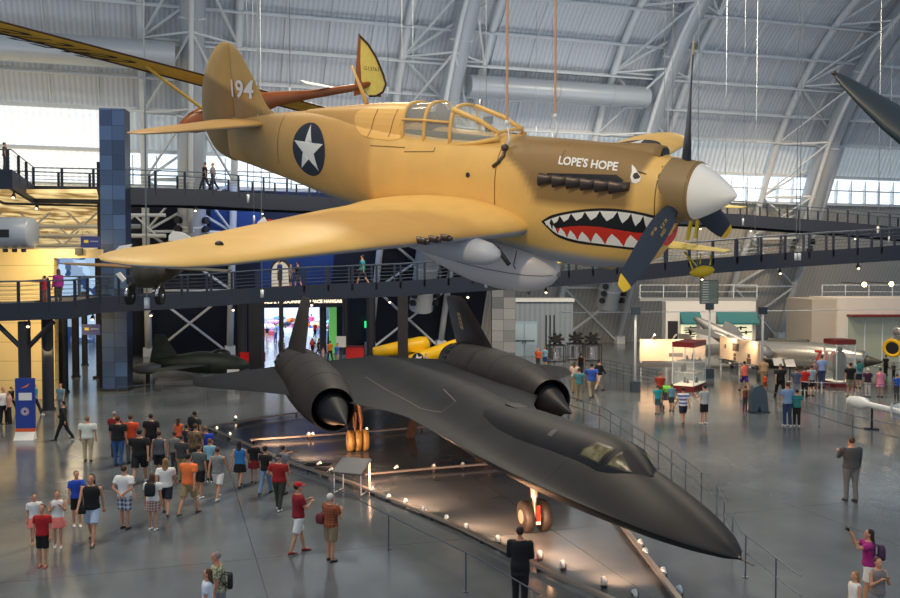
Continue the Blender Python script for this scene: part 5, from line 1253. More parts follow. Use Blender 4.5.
# engines and door at mid right
a = D(524, 358, 70.3); t = thing('double_door', 'pale blue double door in the far wall beside the stone pier', 'door', (a.x, a.y, 0))
b = MB(); b.bbox((-1.05, 0, 0), (1.05, .25, 2.7)); b.build('frame', mat('door_frame', (150, 176, 196), .5), t)
for sg in (-1, 1):
    b = MB(); b.bbox((sg*.52-.47, -.05, 0), (sg*.52+.47, 0, 2.5)); dl = b.build('door_leaf', mat('door_blue', (166, 190, 208), .5), t); b = MB(); b.box((sg*.12, -.1, 1.1), (.05, .06, .25)); b.build('handle', m_dk, dl)
b = MB(); b.box((0, -.08, 1.2), (1.7, .04, .06)); b.build('push_bar', m_dk, t)
o = D(512, 322, 70.3); b = MB(); b.box((0, 0, 0), (.42, .1, .42)); e_ = b.build('red_sign', mat('sign_red', (230, 70, 90), .5, emit=.9)); e_.location = o; tag(e_, 'small glowing red square sign beside the pale blue double door', 'sign')
for px, py, lab in ((556, 363, 'black aircraft engine on a silver drum stand nearest the double door'), (576, 361, 'black aircraft engine on a silver drum stand, middle of the row'), (592, 362, 'black aircraft engine on a silver drum stand beside the rail')):
    g = G(px, py); t = thing('aircraft_engine', lab, 'engine', g)
    b = MB(); b.tube([(0, 0, .25), (0, 0, 1.15)], .38, 18); b.build('drum_stand', m_chr, t, auto=50)
    b = MB()
    for sx_ in (-1, 1):
        for sy_ in (-1, 1): b.bar((sx_*.6, sy_*.5, 0), (sx_*.6, sy_*.5, 1.3), .07)
    b.bar((-.65, -.5, 1.3), (.65, -.5, 1.3), .08); b.bar((-.65, .5, 1.3), (.65, .5, 1.3), .08); b.bar((-.65, -.5, .15), (.65, -.5, .15), .08); b.bar((-.6, -.55, 1.3), (-.6, .55, 1.3), .08); b.bar((.6, -.55, 1.3), (.6, .55, 1.3), .08); b.build('frame', m_dk, t)
    b = MB()
    for k in range(7): an = 2*pi*k/7; b.tube([(0, 0, 1.75), (.6*cos(an), 0, 1.75+.45*sin(an))], .12, 8)
    b.tube([(0, -.35, 1.75), (0, .35, 1.75)], .28, 14); b.build('engine_block', m_blk, t, auto=50)
for k in range(3):
    g = G(546+k*4, 358); b = MB(); b.tube([(0, 0, 0), (0, 0, 3.3)], .06, 8); o = b.build('slim_post', m_dk, None); o.location = g; tag(o, 'slim dark upright post left of the aircraft engines', 'post', 'slim dark posts by the engines')
# red counter and white standing sign near the entrance
g = G(355.5, 361); t = thing('red_counter', 'red counter desk at the space hall entrance', 'counter', g); b = MB(); b.bbox((-.65, -.4, 0), (.65, .4, 1.05)); b.build('body', mat('counter_red', (196, 30, 34), .45), t); b = MB(); b.bbox((-.72, -.46, 1.05), (.72, .46, 1.12)); b.build('top', m_maroon, t)
g = G(344.5, 361); g.y -= 2; t = thing('standing_sign', 'white board on a post right of the space hall entrance', 'sign', g); b = MB(); b.bbox((-.35, -.03, 1.2), (.35, .03, 2.0)); b.build('board', mat('board_grey', (200, 206, 204), .6), t); b = MB(); b.tube([(0, .04, 0), (0, .04, 1.3)], .03, 6); b.tube([(0, 0, 0), (0, 0, .04)], .25, 12); b.build('post', m_dk, t)
g = G(252, 366); t = thing('red_bench', 'red seating by the dark column near the entrance', 'bench', g); b = MB(); b.bbox((-.9, -.3, .3), (.9, .3, .5)); b.bbox((-.9, .2, .5), (.9, .3, .95)); b.build('seat', mat('counter_red', (196, 30, 34), .45), t); b = MB(); b.bbox((-.8, -.2, 0), (-.7, .2, .3)); b.bbox((.7, -.2, 0), (.8, .2, .3)); b.build('legs', m_dk, t)
# banner
g = G(26, 439); g.z = 0; t = thing('banner_sign', 'tall blue floor banner with an orange stripe in the lower left', 'sign', g, (0, 0, .1)); zb = 2.45
b = MB(); b.bbox((-.37, -.06, .42), (.37, .06, zb)); b.build('board', mat('banner_blue', (34, 62, 150), .5), t)
b = MB(); b.bbox((-.375, -.065, .30), (.375, .065, .44)); b.build('orange_stripe', mat('banner_orange', (228, 100, 44), .5), t)
b = MB(); b.loft([[(-.38, -.3, 0), (.38, -.3, 0), (.38, .1, 0), (-.38, .1, 0)], [(-.375, -.07, .3), (.375, -.07, .3), (.375, .07, .3), (-.375, .07, .3)]], True); b.build('base', m_wht, t)
b = MB(); b.box((.02, -.066, 1.72), (.5, .01, .30)); b.build('white_label', m_wht, t)
b = MB(); b.poly([(-.16, 2.05), (.2, 2.25), (.1, 2.1), (-.02, 2.08)], -.07, -.062, 1); b.build('swoosh_emblem', mat('emblem_orange', (230, 120, 70), .5), t)
b = MB()
for k in range(12): a = 2*pi*k/12; b.bar((.06*cos(a), -.068, 1.12+.06*sin(a)), (.17*cos(a), -.068, 1.12+.17*sin(a)), .01, .035)
b.build('sunburst_emblem', mat('emblem_pale', (220, 200, 190), .5), t)
for px, py, Y, lab in ((90.5, 242, 44, 'upper blue-violet hanging sign under the warm glowing ceiling'), (91, 329.5, 46, 'lower blue-violet hanging sign below the walkway at left')):
    o = D(px, py, Y); t = thing('hanging_sign', lab, 'sign', o); b = MB(); b.box((0, 0, 0), (.95, .06, .55)); b.build('board', mat('sign_violet', (66, 72, 128), .5, emit=.1), t)
    b = MB(); b.box((-.2, -.035, .03), (.22, .01, .14)); b.build('yellow_mark', mat('sign_yellow', (230, 190, 60), .5, emit=.3), t)
    b = MB(); b.box((.2, -.035, .03), (.4, .01, .06)); b.build('text_line', mat('sign_text', (170, 175, 200), .5), t); b = MB(); b.tube([(-.4, 0, .27), (-.4, 0, .55)], .012, 4); b.tube([(.4, 0, .27), (.4, 0, .55)], .012, 4); b.build('hanger', m_dk, t)
o = D(79, 251.5, 46.4); b = MB(); b.box((0, 0, 0), (.4, .1, .35)); q = b.build('exit_sign', m_blk); q.location = o; tag(q, 'small black box sign above the blue glazing at left', 'sign')
# hanging glass sign below the float
o = D(709, 292, 45); t = thing('hanging_sign', 'tall translucent grid sign hanging below the yellow float', 'sign', o); b = MB(); b.box((0, 0, 0), (.9, .05, 1.15)); b.build('board', mat('grid_sign', (110, 128, 120), .3, alpha=.7), t)
b = MB()
for k in range(9): b.box((-.18, -.03, -.5+k*.125), (.3, .01, .04))
b.build('text_lines', mat('sign_text2', (200, 206, 200), .5), t); b = MB()
for x in (-.45, .45): b.bar((x, 0, -.58), (x, 0, .58), .04)
b.bar((-.45, 0, .58), (.45, 0, .58), .04); b.bar((-.45, 0, -.58), (.45, 0, -.58), .04); b.build('frame', m_dk, t)
# wall flood lamps at right
for px, py in ((863.5, 284.5), (890.5, 284)):
    o = D(px, py, 62); t = thing('flood_lamp', 'glowing %s flood lamp above the storefront' % ('left' if px < 880 else 'right'), 'lamp', o); b = MB(); b.tube([(0, -.1, 0), (0, .25, .05)], [.22, .12], 12); b.build('housing', m_dk, t); b = MB(); b.ball((0, -.12, 0), (.17, .05, .17)); b.build('bulb', mat('flood_glow', (255, 220, 160), .4, emit=14), t, True)
    b = MB(); b.tube([(0, .2, .05), (0, 3.5, .1)], .03, 6); b.build('arm', m_dk, t)
# barriers
m_brass = mat('low_rail_metal', (160, 150, 140), .35, .5)
def lowrail(pts, label, posts=False):
    P_ = [G(*p) for p in pts]; o = P_[0]; t = thing('low_rail', label, 'barrier', o); P_ = [p-o for p in P_]
    b = MB()
    for a, c in zip(P_, P_[1:]): b.bar(a+Vector((0, 0, .13)), c+Vector((0, 0, .13)), .13, .06)
    b.build('rail', m_brass, t); b = None
    for p in resample(P_, 2.4):
        if b is None: b = MB(); b.bbox((-.04, -.04, 0), (.04, .04, .11)); pp = b.build('foot', m_dk, t); pp.location = p
        else: q = pp.copy(); C.objects.link(q); q.location = p
    return t
lowrail([(208, 430), (290, 466), (355, 488), (455, 530), (555, 580), (640, 618)], 'long low rail along the near side of the black jet')
lowrail([(210, 430), (262, 420.5), (330, 411), (420, 400)], 'low rail running from the corner behind the near engine')
lowrail([(250, 443), (330, 437.5), (400, 432), (440, 429)], 'low rail crossing behind the main wheels of the black jet')
lowrail([(365, 478), (430, 472), (500, 466.5)], 'low rail from the info board towards the jet belly')
lowrail([(608, 510), (622, 530), (675, 600), (690, 620)], 'low rail under the nose of the black jet')
def wires(pts, h, label, hs=(1.0, .55), step=2.0, gl=False):
    P_ = [G(*p) for p in pts]; o = P_[0]; t = thing('wire_barrier', label, 'barrier', o); P_ = [p-o for p in P_]
    for k in hs:
        b = MB(); b.tube([p+Vector((0, 0, h*k)) for p in P_], .016, 5); b.build('cable', m_rail, t)
    b = None
    for p in resample(P_, step):
        if b is None: b = MB(); b.tube([(0, 0, 0), (0, 0, h)], .018, 6); b.tube([(0, 0, 0), (0, 0, .02)], .06, 10); pp = b.build('post', m_rail, t); pp.location = p
        else: q = pp.copy(); C.objects.link(q); q.location = p
    return t
wires([(276, 492), (340, 522), (400, 556), (480, 600), (540, 640)], .85, 'thin wire barrier nearest the camera in front of the long low rail', (1.0,), 3.4)
wires([(555, 412), (603, 430), (660, 470), (715, 516), (740, 573), (800, 625)], .95, 'thin wire barrier around the far side and nose of the black jet', (1.0, .6), 1.55)
wires([(764, 408), (800, 420), (850, 437), (900, 450), (940, 460)], .9, 'double wire barrier in front of the missile at right', (1.0, .5), 2.6)
wires([(780, 398), (850, 401), (930, 404)], .9, 'wire barrier behind the group at the right', (1.0, .5), 2.4)
wires([(598, 372), (622, 378), (660, 386)], .9, 'wire barrier between the engines and the rig pole', (1.0, .75, .5, .25), .9)
wires([(118, 405), (150, 402), (215, 399), (262, 396)], .9, 'wire barrier before the dark green rocket plane', (1.0, .5), 2.2)
# ground spotlights
m_head = mat('lamp_head', (226, 232, 236), .35, .3); m_hot = mat('lamp_lens', (255, 220, 170), .4, emit=4)
SPL = [(319, 468), (331, 474), (405, 507), (423, 515), (446, 524), (466, 533), (498, 545), (540, 561), (563, 571), (604, 588), (635, 601), (433, 471), (462, 469), (372, 495), (388, 502), (396, 472), (641, 549), (646, 558), (664, 578), (680, 597), (216, 432), (229, 438), (235, 421), (308, 438), (312, 438), (366, 433)]
for i, (px, py) in enumerate(SPL):
    g = G(px, py); where = 'in front of the long low rail' if i < 11 else 'by the info board rail' if i < 16 else 'by the rail under the jet nose' if i < 20 else 'near the far corner of the barrier'
    t = thing('ground_spotlight', 'small white ground spotlight %s' % where, 'spotlight', g, group='ground spotlights %s' % where)
    t.scale = (.62, .62, .62); aim = (Vector((1.5, 31, 2))-g); an = atan2(aim.y, aim.x); t.rotation_euler = (0, 0, an-pi/2)
    b = MB(); b.bbox((-.09, -.06, 0), (.09, .06, .1)); b.tube([(-.11, 0, .05), (-.11, 0, .26)], .015, 5); b.tube([(.11, 0, .05), (.11, 0, .26)], .015, 5); b.build('yoke', m_dk, t)
    b = MB(); b.tube([(0, -.12, .20), (0, .02, .27), (0, .10, .31)], [.05, .085, .10], 12); hd = b.build('lamp_body', m_head, t, auto=50)
    b = MB(); b.tube([(0, .10, .31), (0, .105, .313)], .085, 12); b.build('lens', m_hot, hd)
for (px, py), (ax_, ay) in zip([(446, 524), (498, 545), (433, 471), (641, 549), (319, 468), (372, 495)], [(-9.0, .3), (-6, -.5), (-12, .5), (-6, 0), (-17, -4), (-20, -2.5)]):
    g = G(px, py); a = RS @ Vector((ax_, ay, 1.6))+TSR; spot('exhibit_lamp', g+Vector((0, 0, .35)), a, 130, (255, 190, 140), 70, .7, .2)
point('gear_fill', RS @ Vector((-8.5, .25, 1.35))+TSR, 2.5, (255, 190, 130), .05); point('gear_fill', RS @ Vector((-20.2, -2.1, 1.4))+TSR, 4, (255, 205, 160), .05)  # added point fills that brighten the landing gear, no fixture there
for (px, py), (qx, qy) in zip([(262, 446), (300, 462), (331, 474), (405, 507), (466, 533), (540, 561), (604, 588), (423, 515), (563, 571), (372, 495), (498, 545)], [(330, 432), (360, 440), (400, 440), (470, 470), (540, 490), (600, 520), (650, 540), (450, 450), (600, 530), (420, 450), (560, 510)]):
    g = G(px, py); spot('floor_lamp_beam', g+Vector((0, 0, .55)), G(qx, qy), 330, (255, 194, 150), 130, .9, .25)
for px, py in ((405, 452), (470, 455), (540, 500), (590, 520)):
    pass
# info board
g = G(352, 492); t = thing('info_board', 'grey slanted information board on legs beside the long low rail', 'sign', g, (0, 0, -.35))
b = MB(); b.loft([[(-.5, -.35, .62), (.5, -.35, .62), (.5, .35, .95), (-.5, .35, .95)], [(-.5, -.37, .66), (.5, -.37, .66), (.5, .33, .99), (-.5, .33, .99)]], True); bd = b.build('board', mat('board_dark_grey', (84, 88, 94), .4), t)
b = MB(); b.loft([[(-.46, -.34, .67), (.46, -.34, .67), (.46, .30, .985), (-.46, .30, .985)], [(-.46, -.342, .675), (.46, -.342, .675), (.46, .298, .99), (-.46, .298, .99)]], True); b.build('face', mat('board_face', (104, 108, 114), .4), bd)
for x in (-.45, .45): b = MB(); b.tube([(x, -.3, 0), (x, -.3, .64)], .02, 6); b.tube([(x, .3, 0), (x, .3, .94)], .02, 6); b.tube([(x, -.3, .02), (x, .3, .02)], .02, 6); b.build('leg_frame', m_white, t)
for k, (px, py) in enumerate(((318, 465), (327, 470))): g = G(px, py); b = MB(); b.bbox((-.45, -.22, 0), (.45, .22, .02)); o = b.build('floor_grate', m_blk); o.location = g; o.rotation_euler = (0, 0, -.15); tag(o, 'flat black floor plate beside the info board, %s of the two' % ('further' if k == 0 else 'nearer'), 'plate')
# wheel chock-like brown block under the belly
g = G(410, 437); t = thing('brown_wheel_cover', 'upright brown block standing under the belly of the black jet', 'block', g, (0, 0, .3)); b = MB(); b.loft([[(-.14, -.2, 0), (.14, -.2, 0), (.14, .2, 0), (-.14, .2, 0)], [(-.02, -.24, .5), (.26, -.24, .5), (.26, .24, .5), (-.02, .24, .5)], [(.06, -.16, .72), (.26, -.16, .72), (.26, .16, .72), (.06, .16, .72)]], True); b.build('block', mat('rust_brown', (70, 52, 44), .6, noise=.2), t)
# grey kiosk at right
g = G(758, 412); t = thing('grey_kiosk', 'rounded dark grey kiosk by the start of the wire barrier at right', 'kiosk', g); t.scale = (.72, .72, .92); m_k = mat('kiosk_grey', (66, 84, 98), .5)
b = MB(); b.poly([(-.55, 0), (-.55, .95), (-.35, 1.3), (0, 1.42), (.35, 1.25), (.5, .9), (.62, 0), (.12, 0), (.06, .3), (-.06, .3), (-.12, 0)], -.3, .3, 1); b.build('shell', m_k, t, auto=40)
b = MB(); b.bbox((-.6, -.35, 0), (.7, .35, .05)); b.build('base', m_dk, t)
# white lamp reflectors by the silver jet
for px, py in ((778, 362), (790, 363)):
    o = D(px, py, 53); t = thing('slanted_placard', 'bright slanted white placard under the silver jet, %s one' % ('left' if px < 785 else 'right'), 'placard', (o.x, o.y, 0)); b = MB(); b.loft([[(-.28, -.2, o.z-.2), (.28, -.2, o.z-.2), (.28, -.15, o.z-.2), (-.28, -.15, o.z-.2)], [(-.28, .15, o.z+.2), (.28, .15, o.z+.2), (.28, .2, o.z+.2), (-.28, .2, o.z+.2)]], True); b.build('board', m_wht, t); b = MB(); b.tube([(0, 0, 0), (0, 0, o.z)], .04, 6); b.build('post', m_dk, t)
# hanging rods with weights
RODS = [(147, 305, 30, .055), (248, 200, 40, .03), (254, 221, 40, .025), (262, 295, 44, .045), (388, 96, 26, .02), (402, 110, 48, .03), (413, 110, 48, .03), (290, 96, 27, .02), (486, 285, 40, .035), (536, 130, 60, .03), (552, 136, 62, .025), (697, 279, 38, .04), (743, 223, 50, .03), (755, 240, 56, .03), (796, 258, 46, .045), (799.5, 258, 46, .045), (878, 231, 52, .04), (664, 138, 46, .03), (672, 138, 46, .03), (725, 205, 55, .025), (480, 104, 50, .02), (889, 240, 60, .03)]
for i, (px, py, Y, r) in enumerate(RODS):
    o = D(px, py, Y); L_ = 27-o.z if Y < 45 else 24-o.z; t = thing('hanging_rod', 'thin pale vertical hanging rod among the suspension lines', 'rod', o, group='thin pale hanging rods')
    b = MB(); b.tube([(0, 0, .2), (0, 0, L_)], r*.5, 6); b.build('rod', mat('rod_grey', (150, 158, 164), .5), t, True)
    b = MB(); b.tube([(0, 0, -.12), (0, 0, .25)], r*1.8, 8); b.build('weight', m_white, t, True)
# warm wash on the far right wall and exhibits
spot('wall_wash', HL(48, 50, 20), HL(50, 68, 3), 8000, (255, 220, 176), 85, .9, .4); spot('wall_wash', HL(30, 50, 20), HL(32, 68, 3), 7000, (255, 224, 184), 85, .9, .4)
spot('exhibit_wash', (20, 46, 15), (23, 58, 1), 3600, (255, 206, 150), 70, .8, .3); spot('exhibit_wash', (8, 44, 15), (12, 54, 0), 2400, (255, 206, 150), 70, .8, .3)
area('yellow_room_lamp', (D(15, 300, 43).x, 43.2, 4.3), 4, 260, (255, 226, 170), (D(15, 300, 47).x, 47, 1)); area('yellow_room_lamp', (D(20, 300, 44).x, 44.6, 7.9), 4, 170, (255, 226, 170), (D(20, 300, 47).x, 47, 5.5), .5); area('corridor_lamp', (D(78, 300, 60).x, 60, 7), 4, 300, (255, 232, 190))
# ================= people =================
SK = (196, 142, 112)
PEND = []
def ncap(b, p, q, r0, r1, n=10, ex=1.0):
    p = Vector(p); q = Vector(q); d = (q-p).normalized()
    b.tube([p-d*r0*.9*ex, p-d*r0*.5*ex, p, q, q+d*r1*.5*ex, q+d*r1*.9*ex], [r0*.35, r0*.85, r0, r1, r1*.85, r1*.35], n)
TOR = [(.84, .10, .085), (.90, .165, .115), (.97, .165, .118), (1.06, .145, .105), (1.16, .145, .105), (1.27, .165, .115), (1.37, .18, .115), (1.43, .155, .10), (1.47, .10, .08), (1.50, .06, .06), (1.57, .05, .052)]
HEADR = [(1.522, .02, .02, .05), (1.54, .045, .05, .04), (1.575, .058, .074, .024), (1.62, .072, .09, .008), (1.665, .076, .097, 0), (1.705, .070, .088, -.004), (1.735, .048, .058, -.006), (1.752, .012, .014, -.006)]
def person(px, yf, yt, hd, top, slv, bt, bc, hair, pose, label, shoes=(40, 36, 36), z0=None, Y=None, skin=SK, hat=None, patt=None, lean=0, build=1.0, group=None, seat=False, suit=False):
    if Y is None:
        g = G(px, yf); z0 = 0
    else:
        g = D(px, yf, Y); z0 = g.z
    dist = g.length if z0 == 0 else Y
    hgt = (HC-(yt-269.5)/892*g.y)-z0
    hgt = max(.95, min(1.92, hgt)); s = hgt/1.755; kid = hgt < 1.5
    near = g.y < 34
    vox = .014 if near else (.02 if g.y < 48 else .032)
    W_ = build*(.98 if kid else 1.08)
    root = thing('person', label, 'person', g, (0, 0, -rad(hd)), group); root.scale = (s, s, s)
    P_ = {'stand': ((3, 4, -3, 4), ((5, 8, 12, 0), (-3, 8, 15, 0))), 'walk': ((24, 6, -20, 14), ((-22, 8, 15, 0), (24, 8, 20, 0))), 'walk2': ((-20, 14, 22, 6), ((22, 8, 20, 0), (-22, 8, 12, 0))),
          'back': ((3, 3, -2, 3), ((-28, 22, 62, -1), (-28, 22, 62, -1))), 'cross': ((14, 4, -14, 6), ((28, 12, 95, 1.0), (22, 12, 98, 1.0))), 'phone': ((4, 4, -3, 4), ((40, 6, 80, .6), (5, 8, 10, 0))),
          'photo': ((8, 4, -5, 4), ((78, 10, 82, .35), (74, 10, 84, .35))), 'chest': ((3, 3, -3, 3), ((20, 10, 125, .9), (16, 10, 120, .9))), 'point': ((5, 4, -5, 4), ((85, 10, 5, 0), (0, 8, 10, 0))), 'hips': ((12, 3, -10, 8), ((-12, 30, 70, .5), (0, 8, 15, 0))), 'push': ((16, 6, -14, 8), ((40, 6, 25, 0), (40, 6, 25, 0))), 'front': ((3, 3, -3, 3), ((6, 8, 66, .8), (6, 8, 66, .8))), 'sit': ((80, 82, 78, 80), ((20, 8, 50, .3), (20, 8, 50, .3)))}[pose]
    (la, lb, ra, rb_), arms = P_
    def leg(sx, a, k):
        a = rad(a); k = rad(k); h = Vector((sx*.088*W_, 0, .90)); kn = h+Vector((0, sin(a), -cos(a)))*.43; an = kn+Vector((0, sin(a-k), -cos(a-k)))*.40; return h, kn, an, a-k
    L_ = [leg(-1, la, lb), leg(1, ra, rb_)]
    low = min(l[2].z for l in L_); dz = .07-low
    tl = tan(rad(lean))
    def U(v): v = Vector(v); return Vector((v.x, v.y+(v.z-.95)*tl if v.z > .95 else v.y, v.z+dz))
    def arm(sx, a, o, e, t):
        a, o, e = rad(a), rad(o), rad(e); sh = Vector((sx*.185*W_, 0, 1.405)); u = Vector((sx*sin(o), sin(a)*cos(o), -cos(a)*cos(o))).normalized(); el = sh+u*.28
        f = Vector((sx*sin(o)*.4, sin(a+e), -cos(a+e)))
        if t: f = f+Vector((-sx*abs(t)*.75, 0, 0)) 
        f.normalize(); wr = el+f*.245; return U(sh), U(el), U(wr), f
    A_ = [arm(-1, *arms[0]), arm(1, *arms[1])]
    if pose == 'back':
        A_ = []
        for sx in (-1, 1):
            sh = Vector((sx*.185*W_, 0, 1.405)); el = Vector((sx*.27, -.12, 1.15)); wr = Vector((sx*.03, -.17, .98)); A_.append((U(sh), U(el), U(wr), (wr-el).normalized()))
    # body
    b = MB()
    def tor(lo, hi, ex, n=20):
        R_ = []; tb = [(z, rx, ry) for z, rx, ry in TOR if lo <= z <= hi]
        if lo > tb[0][0]-.001 and lo not in [t[0] for t in tb]: tb = [(lo, *interp([(-z, a, c) for z, a, c in TOR], -lo))]+tb
        if hi not in [t[0] for t in tb]: tb = tb+[(hi, *interp([(-z, a, c) for z, a, c in TOR], -hi))]
        for z, rx, ry in tb: R_.append([U((((rx*W_ if z < 1.49 else rx)+ex)*cos(a), ((ry*W_ if z < 1.49 else ry)+ex)*sin(a), z)) for a in [2*pi*k/n for k in range(n)]])
        return R_
    b.loft(tor(.84, 1.57, 0))
    b.loft([[U((rx*cos(a), yo+ry*sin(a), z)) for a in [2*pi*k/16 for k in range(16)]] for z, rx, ry, yo in HEADR])
    b.tube([U((0, .085, 1.655)), U((0, .112, 1.612)), U((0, .085, 1.60))], [.008, .016, .008], 6)
    for sx in (-1, 1): b.ball(U((sx*.078, -.005, 1.635)), (.010, .02, .03), 8, 6)
    if low is not None:
        for (h, kn, an, _) in L_:
            h = h+Vector((0, 0, dz)); kn = kn+Vector((0, 0, dz)); an = an+Vector((0, 0, dz))
            ncap(b, h, kn, .082*W_, .052, 12); m_ = kn+(an-kn)*.35; ncap(b, kn, m_, .05, .052, 12, .5); ncap(b, m_, an, .052, .034, 12, .5)
            ncap(b, an, an+Vector((0, .12, -.045)), .035, .026)
    for sh, el, wr, f in A_:
        ncap(b, sh, el, .052*W_, .038); ncap(b, el, wr, .039, .025); ncap(b, wr, wr+f*.075, .028, .032)
    ob = b.build('person_tmp', mat('skin_%d' % skin[0], skin, .55), None)
    bodies = [(ob, vox, 'body', root)]
    # clothing shells
    m_top = patt or mat('cloth_%d_%d_%d' % top, top, .85)
    b = MB(); hem = .86 if not suit else .76
    R_ = tor(max(hem, .84), 1.475, .026); 
    if suit: R_ = [[Vector((v.x*1.03, v.y*1.1, .76+dz)) for v in R_[1]]]+R_
    b.loft(R_)
    for sh, el, wr, f in A_:
        if slv == 0: continue
        if slv == 1: q = sh+(el-sh)*.62; b.tube([sh-(el-sh).normalized()*.03, sh, q], [.058*W_, .076*W_, .072*W_], 12); b.ball(sh, (.07*W_, .07*W_, .065*W_), 12, 8)
        else: b.ball(sh, (.074*W_, .074*W_, .07*W_), 12, 8); ncap(b, sh, el, .07*W_, .058, 12); ncap(b, el, wr-(f*.02), .056, .04, 10, .6)
    bodies.append((b.build('shirt_tmp', m_top, None), max(vox, .018), 'jacket' if suit else ('shirt' if slv else 'tank_top'), root))
    m_bot = bc if not isinstance(bc, tuple) else mat('cloth_%d_%d_%d' % bc, bc, .85)
    b = MB(); b.loft(tor(.84, 1.0, .012)); 
    nm = {'shorts': 'shorts', 'pants': 'trousers', 'skirt': 'skirt'}[bt]
    if bt == 'skirt':
        b.loft([[Vector((rx*cos(a), rx*.8*sin(a), z+dz)) for a in [2*pi*k/20 for k in range(20)]] for z, rx in ((1.0, .165*W_), (.85, .21), (.62, .25))])
    else:
        for (h, kn, an, _) in L_:
            h = h+Vector((0, 0, dz+.0)); kn = kn+Vector((0, 0, dz)); an = an+Vector((0, 0, dz))
            if bt == 'shorts': q = h+(kn-h)*.85; b.tube([h+Vector((0, 0, .05)), h, q], [.09*W_, .105*W_, .095*W_], 14)
            else: b.tube([h+Vector((0, 0, .05)), h, kn], [.09*W_, .10*W_, .075], 14); b.tube([kn-(an-kn)*.08, kn, an+(an-kn).normalized()*.02], [.06, .075, .062], 14)
    bodies.append((b.build('pants_tmp', m_bot, None), max(vox, .018), nm, root))
    for o_, vx, nm, rt in bodies: PEND.append((o_, vx, nm, rt, A_ if nm == 'body' else None, dz))
    # shoes
    for (h, kn, an, an_a) in L_:
        an = an+Vector((0, 0, dz)); b = MB(); ti = max(-.5, min(.5, an_a))
        R_ = []
        for y, w_, h_ in ((-.075, .02, .03), (-.06, .036, .07), (0, .04, .085), (.07, .045, .06), (.14, .045, .042), (.185, .02, .02)):
            R_.append([an+Vector((w_*cos(a), y*cos(ti*.5)+.01, -.07+max(0, h_*.5+h_*.5*sin(a)))) for a in [2*pi*k/10 for k in range(10)]])
        b.loft(R_); b.build('shoe', mat('shoe_%d_%d_%d' % shoes, shoes, .6), root, auto=60)
    # eyes and mouth
    if near:
        b = MB()
        for sx in (-1, 1): b.ball(U((sx*.028, .083, 1.648)), (.011, .008, .006), 8, 5)
        b.build('eyes', mat('eye_dark', (30, 24, 22), .3), root, True)
        b = MB(); b.ball(U((0, .088, 1.578)), (.022, .008, .006), 8, 5); b.build('mouth', mat('lips', (150, 78, 70), .5), root, True)
    # hair
    if hair and hair[0] != 'bald':
        kind, hc = hair; b = MB()
        b.ball(U((0, -.026, 1.672)), (.086, .098, .092), 16, 10)
        if kind == 'long':
            b.loft([[U((rx*cos(a), yo+ry*sin(a), z)) for a in [2*pi*k/14 for k in range(14)]] for z, rx, ry, yo in ((1.68, .085, .07, -.045), (1.6, .09, .06, -.055), (1.5, .092, .05, -.07), (1.42, .08, .04, -.105), (1.36, .04, .02, -.12))])
        if kind == 'tail':
            b.tube([U((0, -.1, 1.7)), U((0, -.16, 1.68)), U((0, -.16, 1.58)), U((0, -.14, 1.5))], [.02, .032, .03, .01], 8)
        PEND.append((b.build('hair_tmp', mat('hair_%d_%d_%d' % hc, hc, .7), None), max(vox, .018), 'hair', root, None, dz))
    if hat:
        b = MB(); b.loft([[U((rx*cos(a), -.01+ry*sin(a), z)) for a in [2*pi*k/18 for k in range(18)]] for z, rx, ry in ((1.675, .088, .108), (1.72, .086, .103), (1.76, .065, .08), (1.775, .02, .02))])
        b.loft([[U((.07*cos(a), .10+.085*sin(a), z)) for a in [pi*k/10 for k in range(11)]] for z in (1.678, 1.69)]); b.build('cap', mat('cloth_%d_%d_%d' % hat, hat, .8), root, auto=50)
    root['_h'] = dz
    return root
def hand_into(bm, wr, f, up_hint, sc_=1.0):
    """five separate tapered fingers rooted in the palm"""
    f = f.normalized(); side = f.cross(Vector((0, 0, 1)))
    if side.length < .2: side = f.cross(Vector((0, 1, 0)))
    side.normalize(); nrm = side.cross(f); mb = MB()
    sgn = up_hint
    for k, (o, L1) in enumerate(((-.026, .062), (-.009, .074), (.009, .070), (.025, .054))):
        p = wr+f*.085+side*o; q1 = p+f*L1*.5-nrm*.006; q2 = q1+(f*.8-nrm*.5).normalized()*L1*.5
        mb.tube([p-f*.02, q1, q2], [.0095, .0085, .006], 5)
    p = wr+f*.03-side*.028*sgn; q = p+(f*.75-side*.6*sgn).normalized()*.035; mb.tube([p, q, q+f*.025], [.012, .010, .007], 5)
    o = [bm.verts.new(v) for v in mb.v]
    for fc in mb.f:
        try: bm.faces.new([o[i] for i in fc])
        except Exception: pass
def finish_people():
    for o, vx, nm, rt, A_, dz in PEND:
        md = o.modifiers.new('r', 'REMESH'); md.mode = 'VOXEL'; md.voxel_size = vx; md.use_smooth_shade = True
        m2 = o.modifiers.new('s', 'CORRECTIVE_SMOOTH' if False else 'SMOOTH'); m2.factor = .5; m2.iterations = 3 if nm != 'hair' else 2
    dg = bpy.context.evaluated_depsgraph_get(); dg.update()
    for o, vx, nm, rt, A_, dz in PEND:
        me = bpy.data.meshes.new_from_object(o.evaluated_get(dg)); ms = [m for m in o.data.materials]
        if not me.materials:
            for m in ms: me.materials.append(m)
        if A_:
            bm = bmesh.new(); bm.from_mesh(me)
            for i, (sh, el, wr, f) in enumerate(A_): hand_into(bm, wr, f, -1 if i else 1)
            bm.to_mesh(me); bm.free()
        for p in me.polygons: p.use_smooth = True
        n = bpy.data.objects.new(nm, me); C.objects.link(n); n.parent = rt; me.name = nm
    for o, *_ in PEND: bpy.data.objects.remove(o)
    for o in bpy.data.objects:
        if '_h' in o: del o['_h']
